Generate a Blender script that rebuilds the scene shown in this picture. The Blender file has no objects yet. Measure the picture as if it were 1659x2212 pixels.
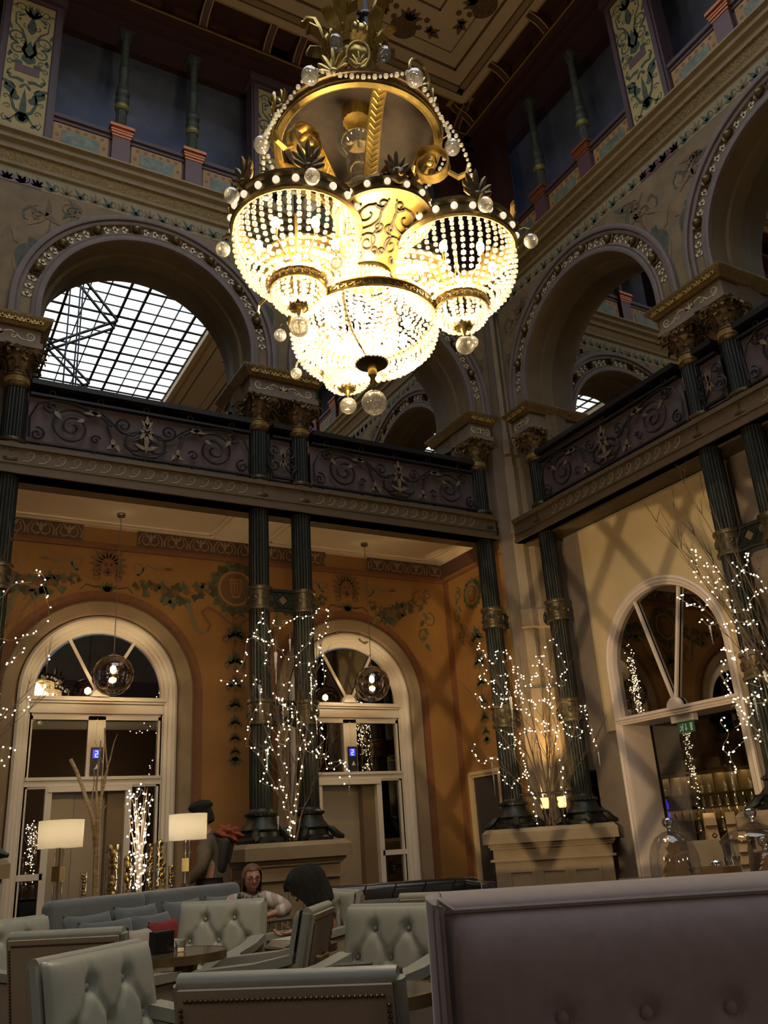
import bpy, bmesh, math, random
from mathutils import Matrix, Vector
rad = math.radians; PI = math.pi
sin, cos = math.sin, math.cos
rng = random.Random(11)
S = bpy.context.scene
COL = S.collection

# ------------------------------------------------------------------ camera
YAW, PITCH, ROLL, FPX = 0.5308, 0.3687, -0.065, 1858.7
fw = Vector((sin(YAW)*cos(PITCH), cos(YAW)*cos(PITCH), sin(PITCH)))
rt0 = Vector((cos(YAW), -sin(YAW), 0)); up0 = rt0.cross(fw)
rt = cos(ROLL)*rt0 + sin(ROLL)*up0
up = -sin(ROLL)*rt0 + cos(ROLL)*up0
EYE = Vector((0, 0, 1.2))
cam = bpy.data.cameras.new('camera')
cam.sensor_fit = 'VERTICAL'; cam.sensor_height = 24.0; cam.lens = FPX/2212*24.0
cam.clip_start = 0.05; cam.clip_end = 200
camo = bpy.data.objects.new('camera', cam); COL.objects.link(camo)
camo.matrix_world = Matrix(((rt.x, up.x, -fw.x, EYE.x), (rt.y, up.y, -fw.y, EYE.y), (rt.z, up.z, -fw.z, EYE.z), (0, 0, 0, 1)))
S.camera = camo

# ------------------------------------------------------------------ exposure, world, light
S.view_settings.view_transform = 'Standard'
S.view_settings.look = 'None'
S.view_settings.exposure = 0.0
S.view_settings.gamma = 1.0
S.view_settings.use_curve_mapping = False
S.cycles.use_denoising = True
S.cycles.max_bounces = 8
S.cycles.diffuse_bounces = 3
S.cycles.glossy_bounces = 5
S.cycles.transmission_bounces = 6
S.cycles.transparent_max_bounces = 24
S.cycles.sample_clamp_indirect = 4.0
S.cycles.caustics_reflective = False
S.cycles.caustics_refractive = False
W = bpy.data.worlds.new('dusk'); S.world = W; W.use_nodes = True
W.node_tree.nodes['Background'].inputs[0].default_value = (0.30, 0.40, 0.60, 1)
W.node_tree.nodes['Background'].inputs[1].default_value = 0.25
WARM = (1.0, 0.70, 0.36)
P_CHAND, P_PEND, P_LAMP, SKY, P_LATTICE, P_BACK = 180, 170, 3.0, 3.2, 2400, 50

def lamp(name, kind, loc, power, color=WARM, radius=0.05, parent=None, rot=None, **kw):
    l = bpy.data.lights.new(name, kind); l.energy = power; l.color = color
    if kind in ('POINT', 'SPOT'): l.shadow_soft_size = radius
    for k, v in kw.items(): setattr(l, k, v)
    o = bpy.data.objects.new(name, l); COL.objects.link(o)
    if parent: o.parent = parent
    o.location = loc
    if rot is not None: o.rotation_euler = rot
    return o

# ------------------------------------------------------------------ materials
MAT = {}
def mat(name, color, rough=0.6, metal=0.0, noise=0.0, nscale=8.0, bump=0.0, bscale=30.0, emit=None, estr=0.0,
        color2=None, coat=0.0, sheen=0.0, stretch=None, spec=0.5, sample=True):
    if name in MAT: return MAT[name]
    m = bpy.data.materials.new(name); m.use_nodes = True
    nt = m.node_tree; b = nt.nodes['Principled BSDF']
    b.inputs['Base Color'].default_value = (*color, 1); b.inputs['Roughness'].default_value = rough
    b.inputs['Metallic'].default_value = metal
    b.inputs['Specular IOR Level'].default_value = spec
    if coat: b.inputs['Coat Weight'].default_value = coat
    if sheen: b.inputs['Sheen Weight'].default_value = sheen
    if noise or color2 or bump:
        tc = nt.nodes.new('ShaderNodeTexCoord'); mp = nt.nodes.new('ShaderNodeMapping')
        nt.links.new(tc.outputs['Object'], mp.inputs['Vector'])
        if stretch: mp.inputs['Scale'].default_value = stretch
    if noise or color2:
        n = nt.nodes.new('ShaderNodeTexNoise'); n.inputs['Scale'].default_value = nscale
        n.inputs['Detail'].default_value = 5; n.inputs['Roughness'].default_value = 0.6
        nt.links.new(mp.outputs[0], n.inputs['Vector'])
        r = nt.nodes.new('ShaderNodeValToRGB')
        c2 = color2 if color2 else tuple(min(1, c*(1+noise)) for c in color)
        c1 = color if color2 else tuple(c*(1-noise) for c in color)
        r.color_ramp.elements[0].position = 0.36; r.color_ramp.elements[1].position = 0.66
        r.color_ramp.elements[0].color = (*c1, 1); r.color_ramp.elements[1].color = (*c2, 1)
        nt.links.new(n.outputs['Fac'], r.inputs['Fac']); nt.links.new(r.outputs['Color'], b.inputs['Base Color'])
    if bump:
        n2 = nt.nodes.new('ShaderNodeTexNoise'); n2.inputs['Scale'].default_value = bscale; n2.inputs['Detail'].default_value = 4
        nt.links.new(mp.outputs[0], n2.inputs['Vector'])
        bp = nt.nodes.new('ShaderNodeBump'); bp.inputs['Strength'].default_value = bump; bp.inputs['Distance'].default_value = 0.02
        nt.links.new(n2.outputs['Fac'], bp.inputs['Height']); nt.links.new(bp.outputs[0], b.inputs['Normal'])
    if emit:
        b.inputs['Emission Color'].default_value = (*emit, 1); b.inputs['Emission Strength'].default_value = estr
        if not sample:
            try: m.cycles.emission_sampling = 'NONE'
            except Exception: pass
    MAT[name] = m; return m

def glass(name, color=(1, 1, 1), clear=0.75, rough=0.03, translucent=0.0):
    """thin clear glass: see-through with a gloss; translucent adds a scattering body"""
    if name in MAT: return MAT[name]
    m = bpy.data.materials.new(name); m.use_nodes = True; nt = m.node_tree; nt.nodes.clear()
    out = nt.nodes.new('ShaderNodeOutputMaterial')
    tr = nt.nodes.new('ShaderNodeBsdfTransparent'); tr.inputs[0].default_value = (*color, 1)
    gl = nt.nodes.new('ShaderNodeBsdfGlossy'); gl.inputs['Roughness'].default_value = rough
    lw = nt.nodes.new('ShaderNodeLayerWeight'); lw.inputs[0].default_value = 0.35
    ma = nt.nodes.new('ShaderNodeMath'); ma.operation = 'MULTIPLY_ADD'; ma.inputs[1].default_value = 0.7*(1-clear)+0.25; ma.inputs[2].default_value = (1-clear)*0.5
    nt.links.new(lw.outputs['Fresnel'], ma.inputs[0])
    mx = nt.nodes.new('ShaderNodeMixShader'); nt.links.new(ma.outputs[0], mx.inputs[0])
    nt.links.new(tr.outputs[0], mx.inputs[1]); nt.links.new(gl.outputs[0], mx.inputs[2])
    last = mx
    if translucent:
        tl = nt.nodes.new('ShaderNodeBsdfTranslucent'); tl.inputs[0].default_value = (0.95, 0.93, 0.88, 1)
        df = nt.nodes.new('ShaderNodeBsdfDiffuse'); df.inputs[0].default_value = (0.9, 0.88, 0.82, 1)
        a = nt.nodes.new('ShaderNodeMixShader'); a.inputs[0].default_value = 0.5
        nt.links.new(tl.outputs[0], a.inputs[1]); nt.links.new(df.outputs[0], a.inputs[2])
        c = nt.nodes.new('ShaderNodeMixShader'); c.inputs[0].default_value = translucent
        nt.links.new(mx.outputs[0], c.inputs[1]); nt.links.new(a.outputs[0], c.inputs[2]); last = c
    nt.links.new(last.outputs[0], out.inputs[0]); MAT[name] = m; return m

# ------------------------------------------------------------------ mesh builder
class MB:
    def __init__(s): s.v = []; s.f = []; s.mi = []; s.M = None; s.cur = 0
    def add(s, vs, fs):
        b = len(s.v)
        if s.M is None: s.v.extend(tuple(p) for p in vs)
        else: s.v.extend(tuple(s.M @ Vector(p)) for p in vs)
        for f in fs: s.f.append([i+b for i in f]); s.mi.append(s.cur)
        return s
    def box(s, x0, x1, y0, y1, z0, z1):
        return s.add([(x0,y0,z0),(x1,y0,z0),(x1,y1,z0),(x0,y1,z0),(x0,y0,z1),(x1,y0,z1),(x1,y1,z1),(x0,y1,z1)],
                     [(0,3,2,1),(4,5,6,7),(0,1,5,4),(1,2,6,5),(2,3,7,6),(3,0,4,7)])
    def quad(s, a, b, c, d): return s.add([a, b, c, d], [(0,1,2,3)])
    def grid(s, fn, nu, nv, cu=False, cv=False):
        U = nu if cu else nu+1; V = nv if cv else nv+1
        vs = [fn(i/nu, j/nv) for i in range(U) for j in range(V)]
        fs = []
        for i in range(nu):
            for j in range(nv):
                i2 = (i+1) % U; j2 = (j+1) % V
                fs.append((i*V+j, i2*V+j, i2*V+j2, i*V+j2))
        return s.add(vs, fs)
    def lathe(s, prof, n=20, c=(0,0,0), a0=0.0, a1=2*PI, flute=0, fd=0.0):
        full = abs(a1-a0-2*PI) < 1e-6
        def fn(u, v):
            k = v*(len(prof)-1); r, z = prof[int(round(k))]; a = a0+u*(a1-a0)
            if flute: r = r - fd*abs(sin(a*flute/2))
            return (c[0]+r*cos(a), c[1]+r*sin(a), c[2]+z)
        return s.grid(fn, n, len(prof)-1, cu=full)
    def sphere(s, c, r, u=12, v=8, sc=(1,1,1)):
        vs = [(c[0], c[1], c[2]-r*sc[2])]; fs = []
        for j in range(1, v):
            t = -PI/2+PI*j/v
            for i in range(u):
                a = 2*PI*i/u; vs.append((c[0]+r*sc[0]*cos(t)*cos(a), c[1]+r*sc[1]*cos(t)*sin(a), c[2]+r*sc[2]*sin(t)))
        vs.append((c[0], c[1], c[2]+r*sc[2])); top = len(vs)-1
        for i in range(u):
            fs.append((0, 1+(i+1) % u, 1+i)); fs.append((top, 1+(v-2)*u+i, 1+(v-2)*u+(i+1) % u))
            for j in range(v-2): fs.append((1+j*u+i, 1+j*u+(i+1) % u, 1+(j+1)*u+(i+1) % u, 1+(j+1)*u+i))
        return s.add(vs, fs)
    def tube(s, pts, r, n=6, closed=False, flat=None):
        pts = [Vector(p) for p in pts]; N = len(pts)
        if N < 2: return s
        rs = r if isinstance(r, (list, tuple)) else [r]*N
        vs = []; prev = None
        for i, p in enumerate(pts):
            if closed: t = pts[(i+1) % N]-pts[i-1]
            else: t = pts[min(i+1, N-1)]-pts[max(i-1, 0)]
            t = t.normalized() if t.length > 1e-9 else Vector((0,0,1))
            if prev is None:
                prev = t.orthogonal().normalized()
            nx = (prev - t*prev.dot(t))
            nx = nx.normalized() if nx.length > 1e-6 else t.orthogonal().normalized()
            prev = nx; ny = t.cross(nx)
            for k in range(n):
                a = 2*PI*k/n; vs.append(p+nx*rs[i]*cos(a)+ny*rs[i]*sin(a))
        fs = []
        for i in range(N if closed else N-1):
            j = (i+1) % N
            for k in range(n): fs.append((i*n+k, i*n+(k+1) % n, j*n+(k+1) % n, j*n+k))
        if not closed: fs.append(tuple(range(n))[::-1]); fs.append(tuple((N-1)*n+k for k in range(n)))
        return s.add(vs, fs)
    def strap(s, pts, w, t, side=None):
        """flat band of width w and thickness t along pts; side = fixed width direction"""
        pts = [Vector(p) for p in pts]; N = len(pts); vs = []
        for i, p in enumerate(pts):
            tg = (pts[min(i+1, N-1)]-pts[max(i-1, 0)]).normalized()
            sd = Vector(side).normalized() if side is not None else tg.cross(Vector((0,0,1))).normalized()
            nn = tg.cross(sd).normalized()
            ww = w[i] if isinstance(w, (list, tuple)) else w
            for a, b in ((-1,-1),(1,-1),(1,1),(-1,1)): vs.append(p+sd*a*ww/2+nn*b*t/2)
        fs = [(0,1,2,3)]
        for i in range(N-1):
            for k in range(4): fs.append((i*4+k, i*4+(k+1) % 4, i*4+4+(k+1) % 4, i*4+4+k))
        fs.append(tuple((N-1)*4+k for k in (3,2,1,0)))
        return s.add(vs, fs)
    def prism(s, poly, f, h0, h1):
        """extrude 2D polygon; f(u,v,h)->xyz"""
        n = len(poly); vs = [f(u, v, h0) for u, v in poly]+[f(u, v, h1) for u, v in poly]
        fs = [tuple(range(n))[::-1], tuple(range(n, 2*n))]+[(i, (i+1) % n, n+(i+1) % n, n+i) for i in range(n)]
        return s.add(vs, fs)
    def build(s, name, mats, parent=None, M=None, smooth=40, label=None, kind=None, cat=None, group=None):
        me = bpy.data.meshes.new(name); me.from_pydata(s.v, [], s.f)
        ms = mats if isinstance(mats, (list, tuple)) else [mats]
        for m in ms: me.materials.append(m)
        if len(ms) > 1: me.polygons.foreach_set('material_index', s.mi)
        if smooth:
            me.polygons.foreach_set('use_smooth', [True]*len(me.polygons))
            me.set_sharp_from_angle(angle=rad(smooth))
        me.update()
        return link(name, me, parent, M, label, kind, cat, group)

def link(name, me, parent=None, M=None, label=None, kind=None, cat=None, group=None):
    o = bpy.data.objects.new(name, me); COL.objects.link(o)
    if parent: o.parent = parent
    if M is not None: o.matrix_basis = M
    tag(o, label, cat, group, kind)
    return o
def tag(o, label=None, cat=None, group=None, kind=None):
    if label: o['label'] = label
    if cat: o['category'] = cat
    if group: o['group'] = group
    if kind: o['kind'] = kind
    return o
def thing(name, label, cat, M=None, group=None):
    o = bpy.data.objects.new(name, None); COL.objects.link(o); o.empty_display_size = 0.1
    if M is not None: o.matrix_basis = M
    return tag(o, label, cat, group)
def copy_tree(o, parent=None):
    c = o.copy(); COL.objects.link(c)
    if parent: c.parent = parent
    for ch in list(o.children): copy_tree(ch, c)
    return c
def dup(o, M, label=None, group=None):
    c = copy_tree(o); c.matrix_basis = M
    if label: c['label'] = label
    if group: c['group'] = group
    return c
def T(x, y, z, rz=0.0, sc=1.0): return Matrix.Translation((x, y, z)) @ Matrix.Rotation(rz, 4, 'Z') @ Matrix.Scale(sc, 4)

# ---- flat ornament in a wall's (s,z) plane, painted or carved at depth d (hall is at -d)
def ribbon(mb, pts, w, d, taper=True, th=0.003):
    N = len(pts); L = []; Rr = []
    for i, (x, z) in enumerate(pts):
        a = pts[max(i-1, 0)]; b = pts[min(i+1, N-1)]
        tx, tz = b[0]-a[0], b[1]-a[1]; l = math.hypot(tx, tz) or 1
        t = i/(N-1)
        ww = (w*(0.35+0.65*sin(PI*min(1, 0.12+0.88*t))) if taper == 'mid' else (w*(1-0.75*t) if taper else w))/2
        L.append((x-tz/l*ww, z+tx/l*ww)); Rr.append((x+tz/l*ww, z-tx/l*ww))
    vs = []
    for a, b in zip(L, Rr): vs += [(a[0], d, a[1]), (b[0], d, b[1]), (a[0], d-th, a[1]), (b[0], d-th, b[1])]
    fs = []
    for i in range(N-1):
        o = 4*i; fs += [(o+2, o+3, o+7, o+6), (o, o+2, o+6, o+4), (o+1, o+5, o+7, o+3)]
    mb.add(vs, fs)
def leaf2(mb, x, z, a, l, w, d, th=0.003, bend=0.0, lobes=0):
    P = []; n = 8
    for i in range(n+1):
        t = i/n; ww = w/2*sin(PI*t**0.7)*(1+(0.35*sin(lobes*2*PI*t) if lobes else 0)); P.append((t*l, ww, bend*t*t*l))
    up_ = [(p[0], p[2]+p[1]) for p in P]; dn = [(p[0], p[2]-p[1]) for p in P[1:-1]]
    poly = up_+dn[::-1]
    ca, sa = cos(a), sin(a)
    poly = [(x+u*ca-v*sa, z+u*sa+v*ca) for u, v in poly]
    mb.prism(poly, lambda u, v, h: (u, h, v), d, d-th)
def spiral(cx, cz, r0, r1, a0, turns, n=22):
    return [(cx+(r0+(r1-r0)*i/n)*cos(a0+turns*2*PI*i/n), cz+(r0+(r1-r0)*i/n)*sin(a0+turns*2*PI*i/n)) for i in range(n+1)]
def disc(mb, x, z, r, d, th=0.003, n=16, sz=1.0):
    mb.prism([(x+r*cos(2*PI*i/n), z+r*sz*sin(2*PI*i/n)) for i in range(n)], lambda u, v, h: (u, h, v), d, d-th)
def ring2(mb, x, z, r0, r1, d, th=0.004, n=28):
    pr = [(r0, d), (r0, d-th), (r1, d-th), (r1, d)]
    mb.grid(lambda u, v: (x+pr[round(v*4) % 4][0]*cos(2*PI*u), pr[round(v*4) % 4][1], z+pr[round(v*4) % 4][0]*sin(2*PI*u)), n, 4, cu=True, cv=True)
def rect(mb, x0, x1, z0, z1, d, th=0.003): mb.box(x0, x1, d-th, d, z0, z1)
def rframe(mb, x0, x1, z0, z1, w, d, th=0.01):
    rect(mb, x0, x1, z0, z0+w, d, th); rect(mb, x0, x1, z1-w, z1, d, th); rect(mb, x0, x0+w, z0+w, z1-w, d, th); rect(mb, x1-w, x1, z0+w, z1-w, d, th)

FB = Matrix.Translation((0, 10, 0))                                                # back wall frame: s = x
FR = Matrix.Translation((8.29, 0, 0)) @ Matrix.Rotation(-PI/2, 4, 'Z')             # right wall frame: s = -y
FL = Matrix.Translation((-3.5, 0, 0)) @ Matrix.Rotation(PI/2, 4, 'Z')              # left wall: s = y
FF = Matrix.Translation((0, -5.1, 0)) @ Matrix.Rotation(PI, 4, 'Z')                # front wall: s = -x

# palette
M_ORANGE = mat('ochre_plaster', (0.29, 0.140, 0.034), 0.7, noise=0.10, nscale=1.6)
M_BAND = mat('russet_paint', (0.19, 0.075, 0.028), 0.7, noise=0.1)
M_STONE = mat('buff_stone', (0.27, 0.195, 0.115), 0.75, noise=0.1, nscale=4)
M_STONE2 = mat('grey_brown_stone', (0.20, 0.15, 0.11), 0.75, noise=0.12, nscale=3)
M_LILAC = mat('mauve_stone', (0.19, 0.145, 0.13), 0.7, noise=0.1, nscale=4)
M_SOFFIT = mat('olive_brown_plaster', (0.17, 0.125, 0.065), 0.75, noise=0.12, nscale=3)
M_CREAM = mat('cream_plaster', (0.82, 0.71, 0.53), 0.7, noise=0.04, nscale=2)
M_WHITE = mat('white_woodwork', (0.74, 0.66, 0.55), 0.4)
M_TAN = mat('tan_plaster', (0.50, 0.37, 0.20), 0.75, noise=0.04, nscale=2)
M_GREEN = mat('bottle_green_iron', (0.012, 0.014, 0.010), 0.42, metal=0.3, noise=0.3, nscale=10)
M_GOLD = mat('gilding', (0.58, 0.415, 0.125), 0.32, metal=0.9, noise=0.18, nscale=20)
M_GOLDP = mat('gold_paint', (0.50, 0.31, 0.075), 0.5, metal=0.4)
M_BRONZE = mat('aged_bronze', (0.17, 0.115, 0.045), 0.42, metal=0.7, noise=0.3, nscale=30)
M_GILTDARK = mat('dull_gilt', (0.20, 0.125, 0.04), 0.5, metal=0.5, noise=0.35, nscale=40, bump=0.5, bscale=60)
M_BLACK = mat('black_iron', (0.014, 0.012, 0.011), 0.5, metal=0.3)
M_PLUM = mat('plum_paint', (0.085, 0.050, 0.060), 0.55)
M_PURPLE = mat('purple_paint', (0.13, 0.060, 0.068), 0.5)
M_DARKRED = mat('oxblood_paint', (0.060, 0.024, 0.020), 0.55)
M_IVORY = mat('ivory_paint', (0.62, 0.54, 0.36), 0.6)
M_DKGREEN = mat('green_paint', (0.060, 0.085, 0.055), 0.7, noise=0.3, nscale=14)
M_OCHRE = mat('yellow_ochre_paint', (0.44, 0.33, 0.13), 0.65, noise=0.1, nscale=5)
M_MIRROR = mat('mirror_glass', (0.62, 0.60, 0.56), 0.0, metal=1.0)
M_DKMIRROR = mat('dark_mirror_glass', (0.27, 0.255, 0.23), 0.01, metal=1.0)
# ================================================================== THE SETTING
STR = 'structure'
ZIMP, ZSPR, RIN, ZCOR = 7.47, 7.72, 1.38, 10.2
M_MURAL = mat('mural_painting', (0.17, 0.115, 0.06), 0.75, noise=0, nscale=2.4, color2=(0.25, 0.175, 0.09))
M_MURAL2 = mat('mural_drapery', (0.085, 0.090, 0.065), 0.75, noise=0.3, nscale=5)
M_MURAL3 = mat('mural_flesh', (0.225, 0.155, 0.082), 0.75, noise=0.15, nscale=6)
M_ROSE = mat('mural_rose', (0.20, 0.115, 0.07), 0.75, noise=0.2, nscale=5)
M_FRZ = mat('olive_frieze_ground', (0.27, 0.215, 0.115), 0.7, noise=0.08)
M_CORN = mat('cornice_gilt_buff', (0.25, 0.18, 0.085), 0.5, noise=0.1)
M_DUSK = mat('gallery_wall_blue_glow', (0.22, 0.27, 0.42), 0.55, noise=0.25, nscale=1.2)  # blue colour stands in for the daylight glow up there
M_COPPER = mat('copper_paint', (0.42, 0.14, 0.06), 0.35, metal=0.5)
M_MARBLE = mat('green_marbled_paint', (0.09, 0.12, 0.085), 0.5, color2=(0.20, 0.23, 0.16), nscale=9)
M_AMBER = mat('amber_painted_border', (0.40, 0.22, 0.075), 0.6, noise=0.15, nscale=9)

# ---- floor and ceiling
b = MB(); b.box(-8, 16, -9, 15, -0.1, 0.0)
b.build('floor', mat('dark_wood_floor', (0.07, 0.04, 0.025), 0.35, noise=0.3, nscale=6, stretch=(1, 8, 1)), kind=STR)
X0, X1, Y0, Y1 = -2.83, 7.62, -4.3, 9.22       # ceiling plate inside the coving
SX0, SX1, SY0, SY1 = -1.03, 5.82, -2.5, 7.43   # skylight
M_CEIL = mat('ceiling_buff_paint', (0.54, 0.40, 0.24), 0.7, noise=0.05, nscale=1.5)
M_CEILD = mat('ceiling_brown_line', (0.12, 0.075, 0.03), 0.6)
M_CEILB = mat('ceiling_dark_band', (0.30, 0.205, 0.10), 0.6)
b = MB()
for x0, x1, y0, y1 in ((X0, X1, SY1, Y1), (X0, X1, Y0, SY0), (SX1, X1, SY0, SY1), (X0, SX0, SY0, SY1)):
    b.box(x0, x1, y0, y1, 13.5, 13.75)
ceil_ = b.build('ceiling', [M_CEIL], kind=STR)
b = MB()                                        # dark coving above the frieze
for x0, x1, y0, y1 in ((-4.2, 9.2, Y1, 11.3), (-4.2, 9.2, -6.2, Y0), (X1, 9.6, Y0, Y1), (-4.8, X0, Y0, Y1)):
    b.box(x0, x1, y0, y1, 13.62, 13.75)
b.build('ceiling', M_DARKRED, kind=STR)
def rectline(mb, off, w, z=13.5):
    x0, x1, y0, y1 = X0+off, X1-off, Y0+off, Y1-off
    for a in ((x0, x1, y1-w, y1), (x0, x1, y0, y0+w), (x0, x0+w, y0, y1), (x1-w, x1, y0, y1)): mb.box(a[0], a[1], a[2], a[3], z-0.012, z)
b = MB()
for off, w in ((0.14, 0.035), (0.27, 0.028), (0.53, 0.045), (0.80, 0.010), (1.38, 0.03), (1.62, 0.02)): rectline(b, off, w)
b.build('painted_line', M_CEILD, ceil_)
b = MB(); rectline(b, 0.172, 0.10, 13.497); b.build('painted_band', M_CEILB, ceil_)
b = MB(); rectline(b, -0.04, 0.07, 13.52); rectline(b, 1.60, 0.06, 13.49)
b.build('gilt_edge', M_GOLDP, ceil_)
def ceil_medal(x, y, a):
    f = MB(); f.M = Matrix.Translation((x, y, 13.495)) @ Matrix.Rotation(a, 4, 'Z')
    P = [(0.24*cos(t)*(1.0 if sin(t) > 0 else 0.8+0.1*cos(6*t)), 0.24*sin(t)+0.06) for t in [2*PI*i/24 for i in range(24)]]
    f.prism(P, lambda u, v, h: (u, v, h), 0, -0.006)
    for i in range(5): leaf3(f, 0, -0.05, -PI/2+(i-2)*0.5, 0.24, 0.10)
    return f.build('painted_medallion', mat('ceiling_medallion_paint', (0.085, 0.05, 0.025), 0.6, color2=(0.17, 0.10, 0.04), nscale=22), ceil_)
def leaf3(f, x, y, a, l, w):
    n = 6; P = [(t/n*l, w/2*sin(PI*(t/n)**0.7)) for t in range(n+1)]; P = P+[(u, -v) for u, v in P[1:-1]][::-1]
    f.prism([(x+u*cos(a)-v*sin(a), y+u*sin(a)+v*cos(a)) for u, v in P], lambda u, v, h: (u, v, h), 0, -0.008)
def ceil_motif(x, y, a):
    f = MB(); f.M = Matrix.Translation((x, y, 13.495)) @ Matrix.Rotation(a, 4, 'Z')
    for t, l, w in ((0, .20, .09), (0.9, .15, .07), (-0.9, .15, .07), (PI, .12, .10), (2.4, .12, .07), (-2.4, .12, .07)): leaf3(f, 0, 0, t, l, w)
    for sg in (-1, 1):
        f.prism([(0.05*cos(t)-0.2, sg*0.09+0.05*sin(t)) for t in [2*PI*i/8 for i in range(8)]], lambda u, v, h: (u, v, h), 0, -0.006)
    f.build('painted_spray', MAT['ceiling_medallion_paint'], ceil_)
for k in range(5):
    ceil_medal(5.86-1.85*k, 8.26, 0); 
    ceil_motif(6.30-1.85*k, 8.22, 0.3); ceil_motif(5.40-1.85*k, 8.22, PI-0.3)
for k in range(4):
    ceil_medal(6.73, 7.45-1.85*k, -PI/2); ceil_motif(6.67, 7.90-1.85*k, PI/2-0.3); ceil_motif(6.67, 7.0-1.85*k, -PI/2+0.3)

# ---- skylight: lit glass over a grid of iron bars
b = MB(); b.quad((SX0, SY0, 13.74), (SX1, SY0, 13.74), (SX1, SY1, 13.74), (SX0, SY1, 13.74))
sky = b.build('window_1', mat('skylight_glass', (0.8, 0.85, 0.9), 0.4, emit=(0.80, 0.91, 1.0), estr=SKY), kind=STR)
b = MB()
nx = 16; ny = 24
for i in range(nx+1):
    x = SX0+(SX1-SX0)*i/nx; w = 0.030 if i % 4 in (0, 3) else 0.012
    b.box(x-w, x+w, SY0, SY1, 13.68, 13.73)
for j in range(ny+1):
    y = SY0+(SY1-SY0)*j/ny; w = 0.030 if j % 4 in (2, 3) else 0.012
    b.box(SX0, SX1, y-w, y+w, 13.69, 13.72)
cxs, hw = 2.395, 1.28
for (xa, ya, xb, yb) in [(cxs+sg*hw, 1.87+3.3*k, cxs, 1.87+3.3*k+dy) for k in (-1, 0, 1) for sg in (-1, 1) for dy in (-1.65, 1.65)]:
    for o_ in (-0.17, 0.17):
        b.tube([(xa, ya+o_, 13.58), (xb, yb+o_, 13.58)], 0.035, 4)
b.build('glazing_bars', M_BLACK, sky)

# ---- one bay of the arcade wall, z from the imposts up to the ceiling
def archpts(c, r, n, z0, zs): return [(c+r*cos(PI*i/n), zs+r*sin(PI*i/n)) for i in range(n+1)]
def bay_mesh(c, hp=1.85):
    """wall face with arch opening + soffit, between the two pier centre lines"""
    n = 36; d0, d1 = -0.15, 0.32; zt = 9.75
    b = MB()
    inn = [(c+RIN, ZIMP)]+archpts(c, RIN, n, 0, ZSPR)+[(c-RIN, ZIMP)]
    out = []
    for i, (x, z) in enumerate(inn):
        if i == 0: out.append((c+hp, ZIMP))
        elif i == len(inn)-1: out.append((c-hp, ZIMP))
        else:
            a = PI*(i-1)/n; dx, dz = cos(a), sin(a)
            k = min(hp/abs(dx) if abs(dx) > 1e-6 else 9e9, (zt-ZSPR)/dz if dz > 1e-6 else 9e9)
            out.append((c+dx*k, ZSPR+dz*k))
    vs = [(x, d0, z) for x, z in inn]+[(x, d0, z) for x, z in out]; N = len(inn)
    b.cur = 0; b.add(vs, [(i, i+1, N+i+1, N+i) for i in range(N-1)])
    b.add([(c+hp, d0, zt), (out[1][0], d0, out[1][1])], [])
    # top corners
    b.add([(c+hp, d0, zt)]+[(out[i][0], d0, out[i][1]) for i in range(1, n+2) if abs(out[i][0]-(c+hp)) < 1e-6][-1:]+[(out[i][0], d0, out[i][1]) for i in range(1, n+2) if abs(out[i][1]-zt) < 1e-6][:1], [(0, 2, 1)])
    b.add([(c-hp, d0, zt)]+[(out[i][0], d0, out[i][1]) for i in range(1, n+2) if abs(out[i][1]-zt) < 1e-6][-1:]+[(out[i][0], d0, out[i][1]) for i in range(1, n+2) if abs(out[i][0]-(c-hp)) < 1e-6][:1], [(0, 2, 1)])
    # soffit in two steps
    b.cur = 1
    def ringp(r): return [(c+r, ZIMP-0.6)]+archpts(c, r, n, 0, ZSPR)+[(c-r, ZIMP-0.6)]
    steps = [(RIN, d0), (RIN-0.01, d0+0.25), (RIN-0.06, d0+0.25), (RIN-0.08, d1)]
    for (ra, da), (rb, db) in zip(steps[:-1], steps[1:]):
        A, B2 = ringp(ra), ringp(rb); m = len(A)
        b.add([(x, da, z) for x, z in A]+[(x, db, z) for x, z in B2], [(i, m+i, m+i+1, i+1) for i in range(m-1)])
    return b
def archivolt(c):
    """raised mouldings round the arch"""
    n = 40; b = MB()
    for r0, r1, d in ((1.38, 1.45, -0.20), (1.45, 1.50, -0.185), (1.63, 1.69, -0.19), (1.69, 1.76, -0.225)):
        pr = [(r0, -0.14), (r0, d), ((r0+r1)/2, d-0.012), (r1, d), (r1, -0.14)]
        def fn(u, v, pr=pr):
            r, dd = pr[round(v*4)]; k = u*(n+2)
            if k < 1: return (c+r, dd, ZIMP+(ZSPR-ZIMP)*k)
            if k > n+1: return (c-r, dd, ZSPR-(ZSPR-ZIMP)*(k-n-1))
            a = PI*(k-1)/n; return (c+r*cos(a), dd, ZSPR+r*sin(a))
        b.grid(fn, n+2, 4)
    return b
def arch_leaves(c):
    b = MB()
    for k in range(-5, 5):
        for j in (-1, 0, 1):
            a = rad(90+20*k+20+j*4.6); x, z = c+1.565*cos(a), ZSPR+1.565*sin(a)
            if a < 0.02 or a > PI-0.02: continue
            for t in (0, 1.1, -1.1): leaf2(b, x-0.03*cos(a-PI/2), z-0.03*sin(a-PI/2), a-PI/2+t, 0.075, 0.05, -0.155, 0.006)
    return b
def boss(c, a):
    b = MB(); x, z = c+1.565*cos(a), ZSPR+1.565*sin(a)
    b.sphere((x, -0.20, z), 0.058, 12, 8)
    pr = [(0.095, -0.14), (0.10, -0.175), (0.085, -0.195), (0.062, -0.18)]
    b.grid(lambda u, v: (x+pr[round(v*3)][0]*cos(2*PI*u), pr[round(v*3)][1], z+pr[round(v*3)][0]*sin(2*PI*u)), 20, 3, cu=True)
    return b
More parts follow.
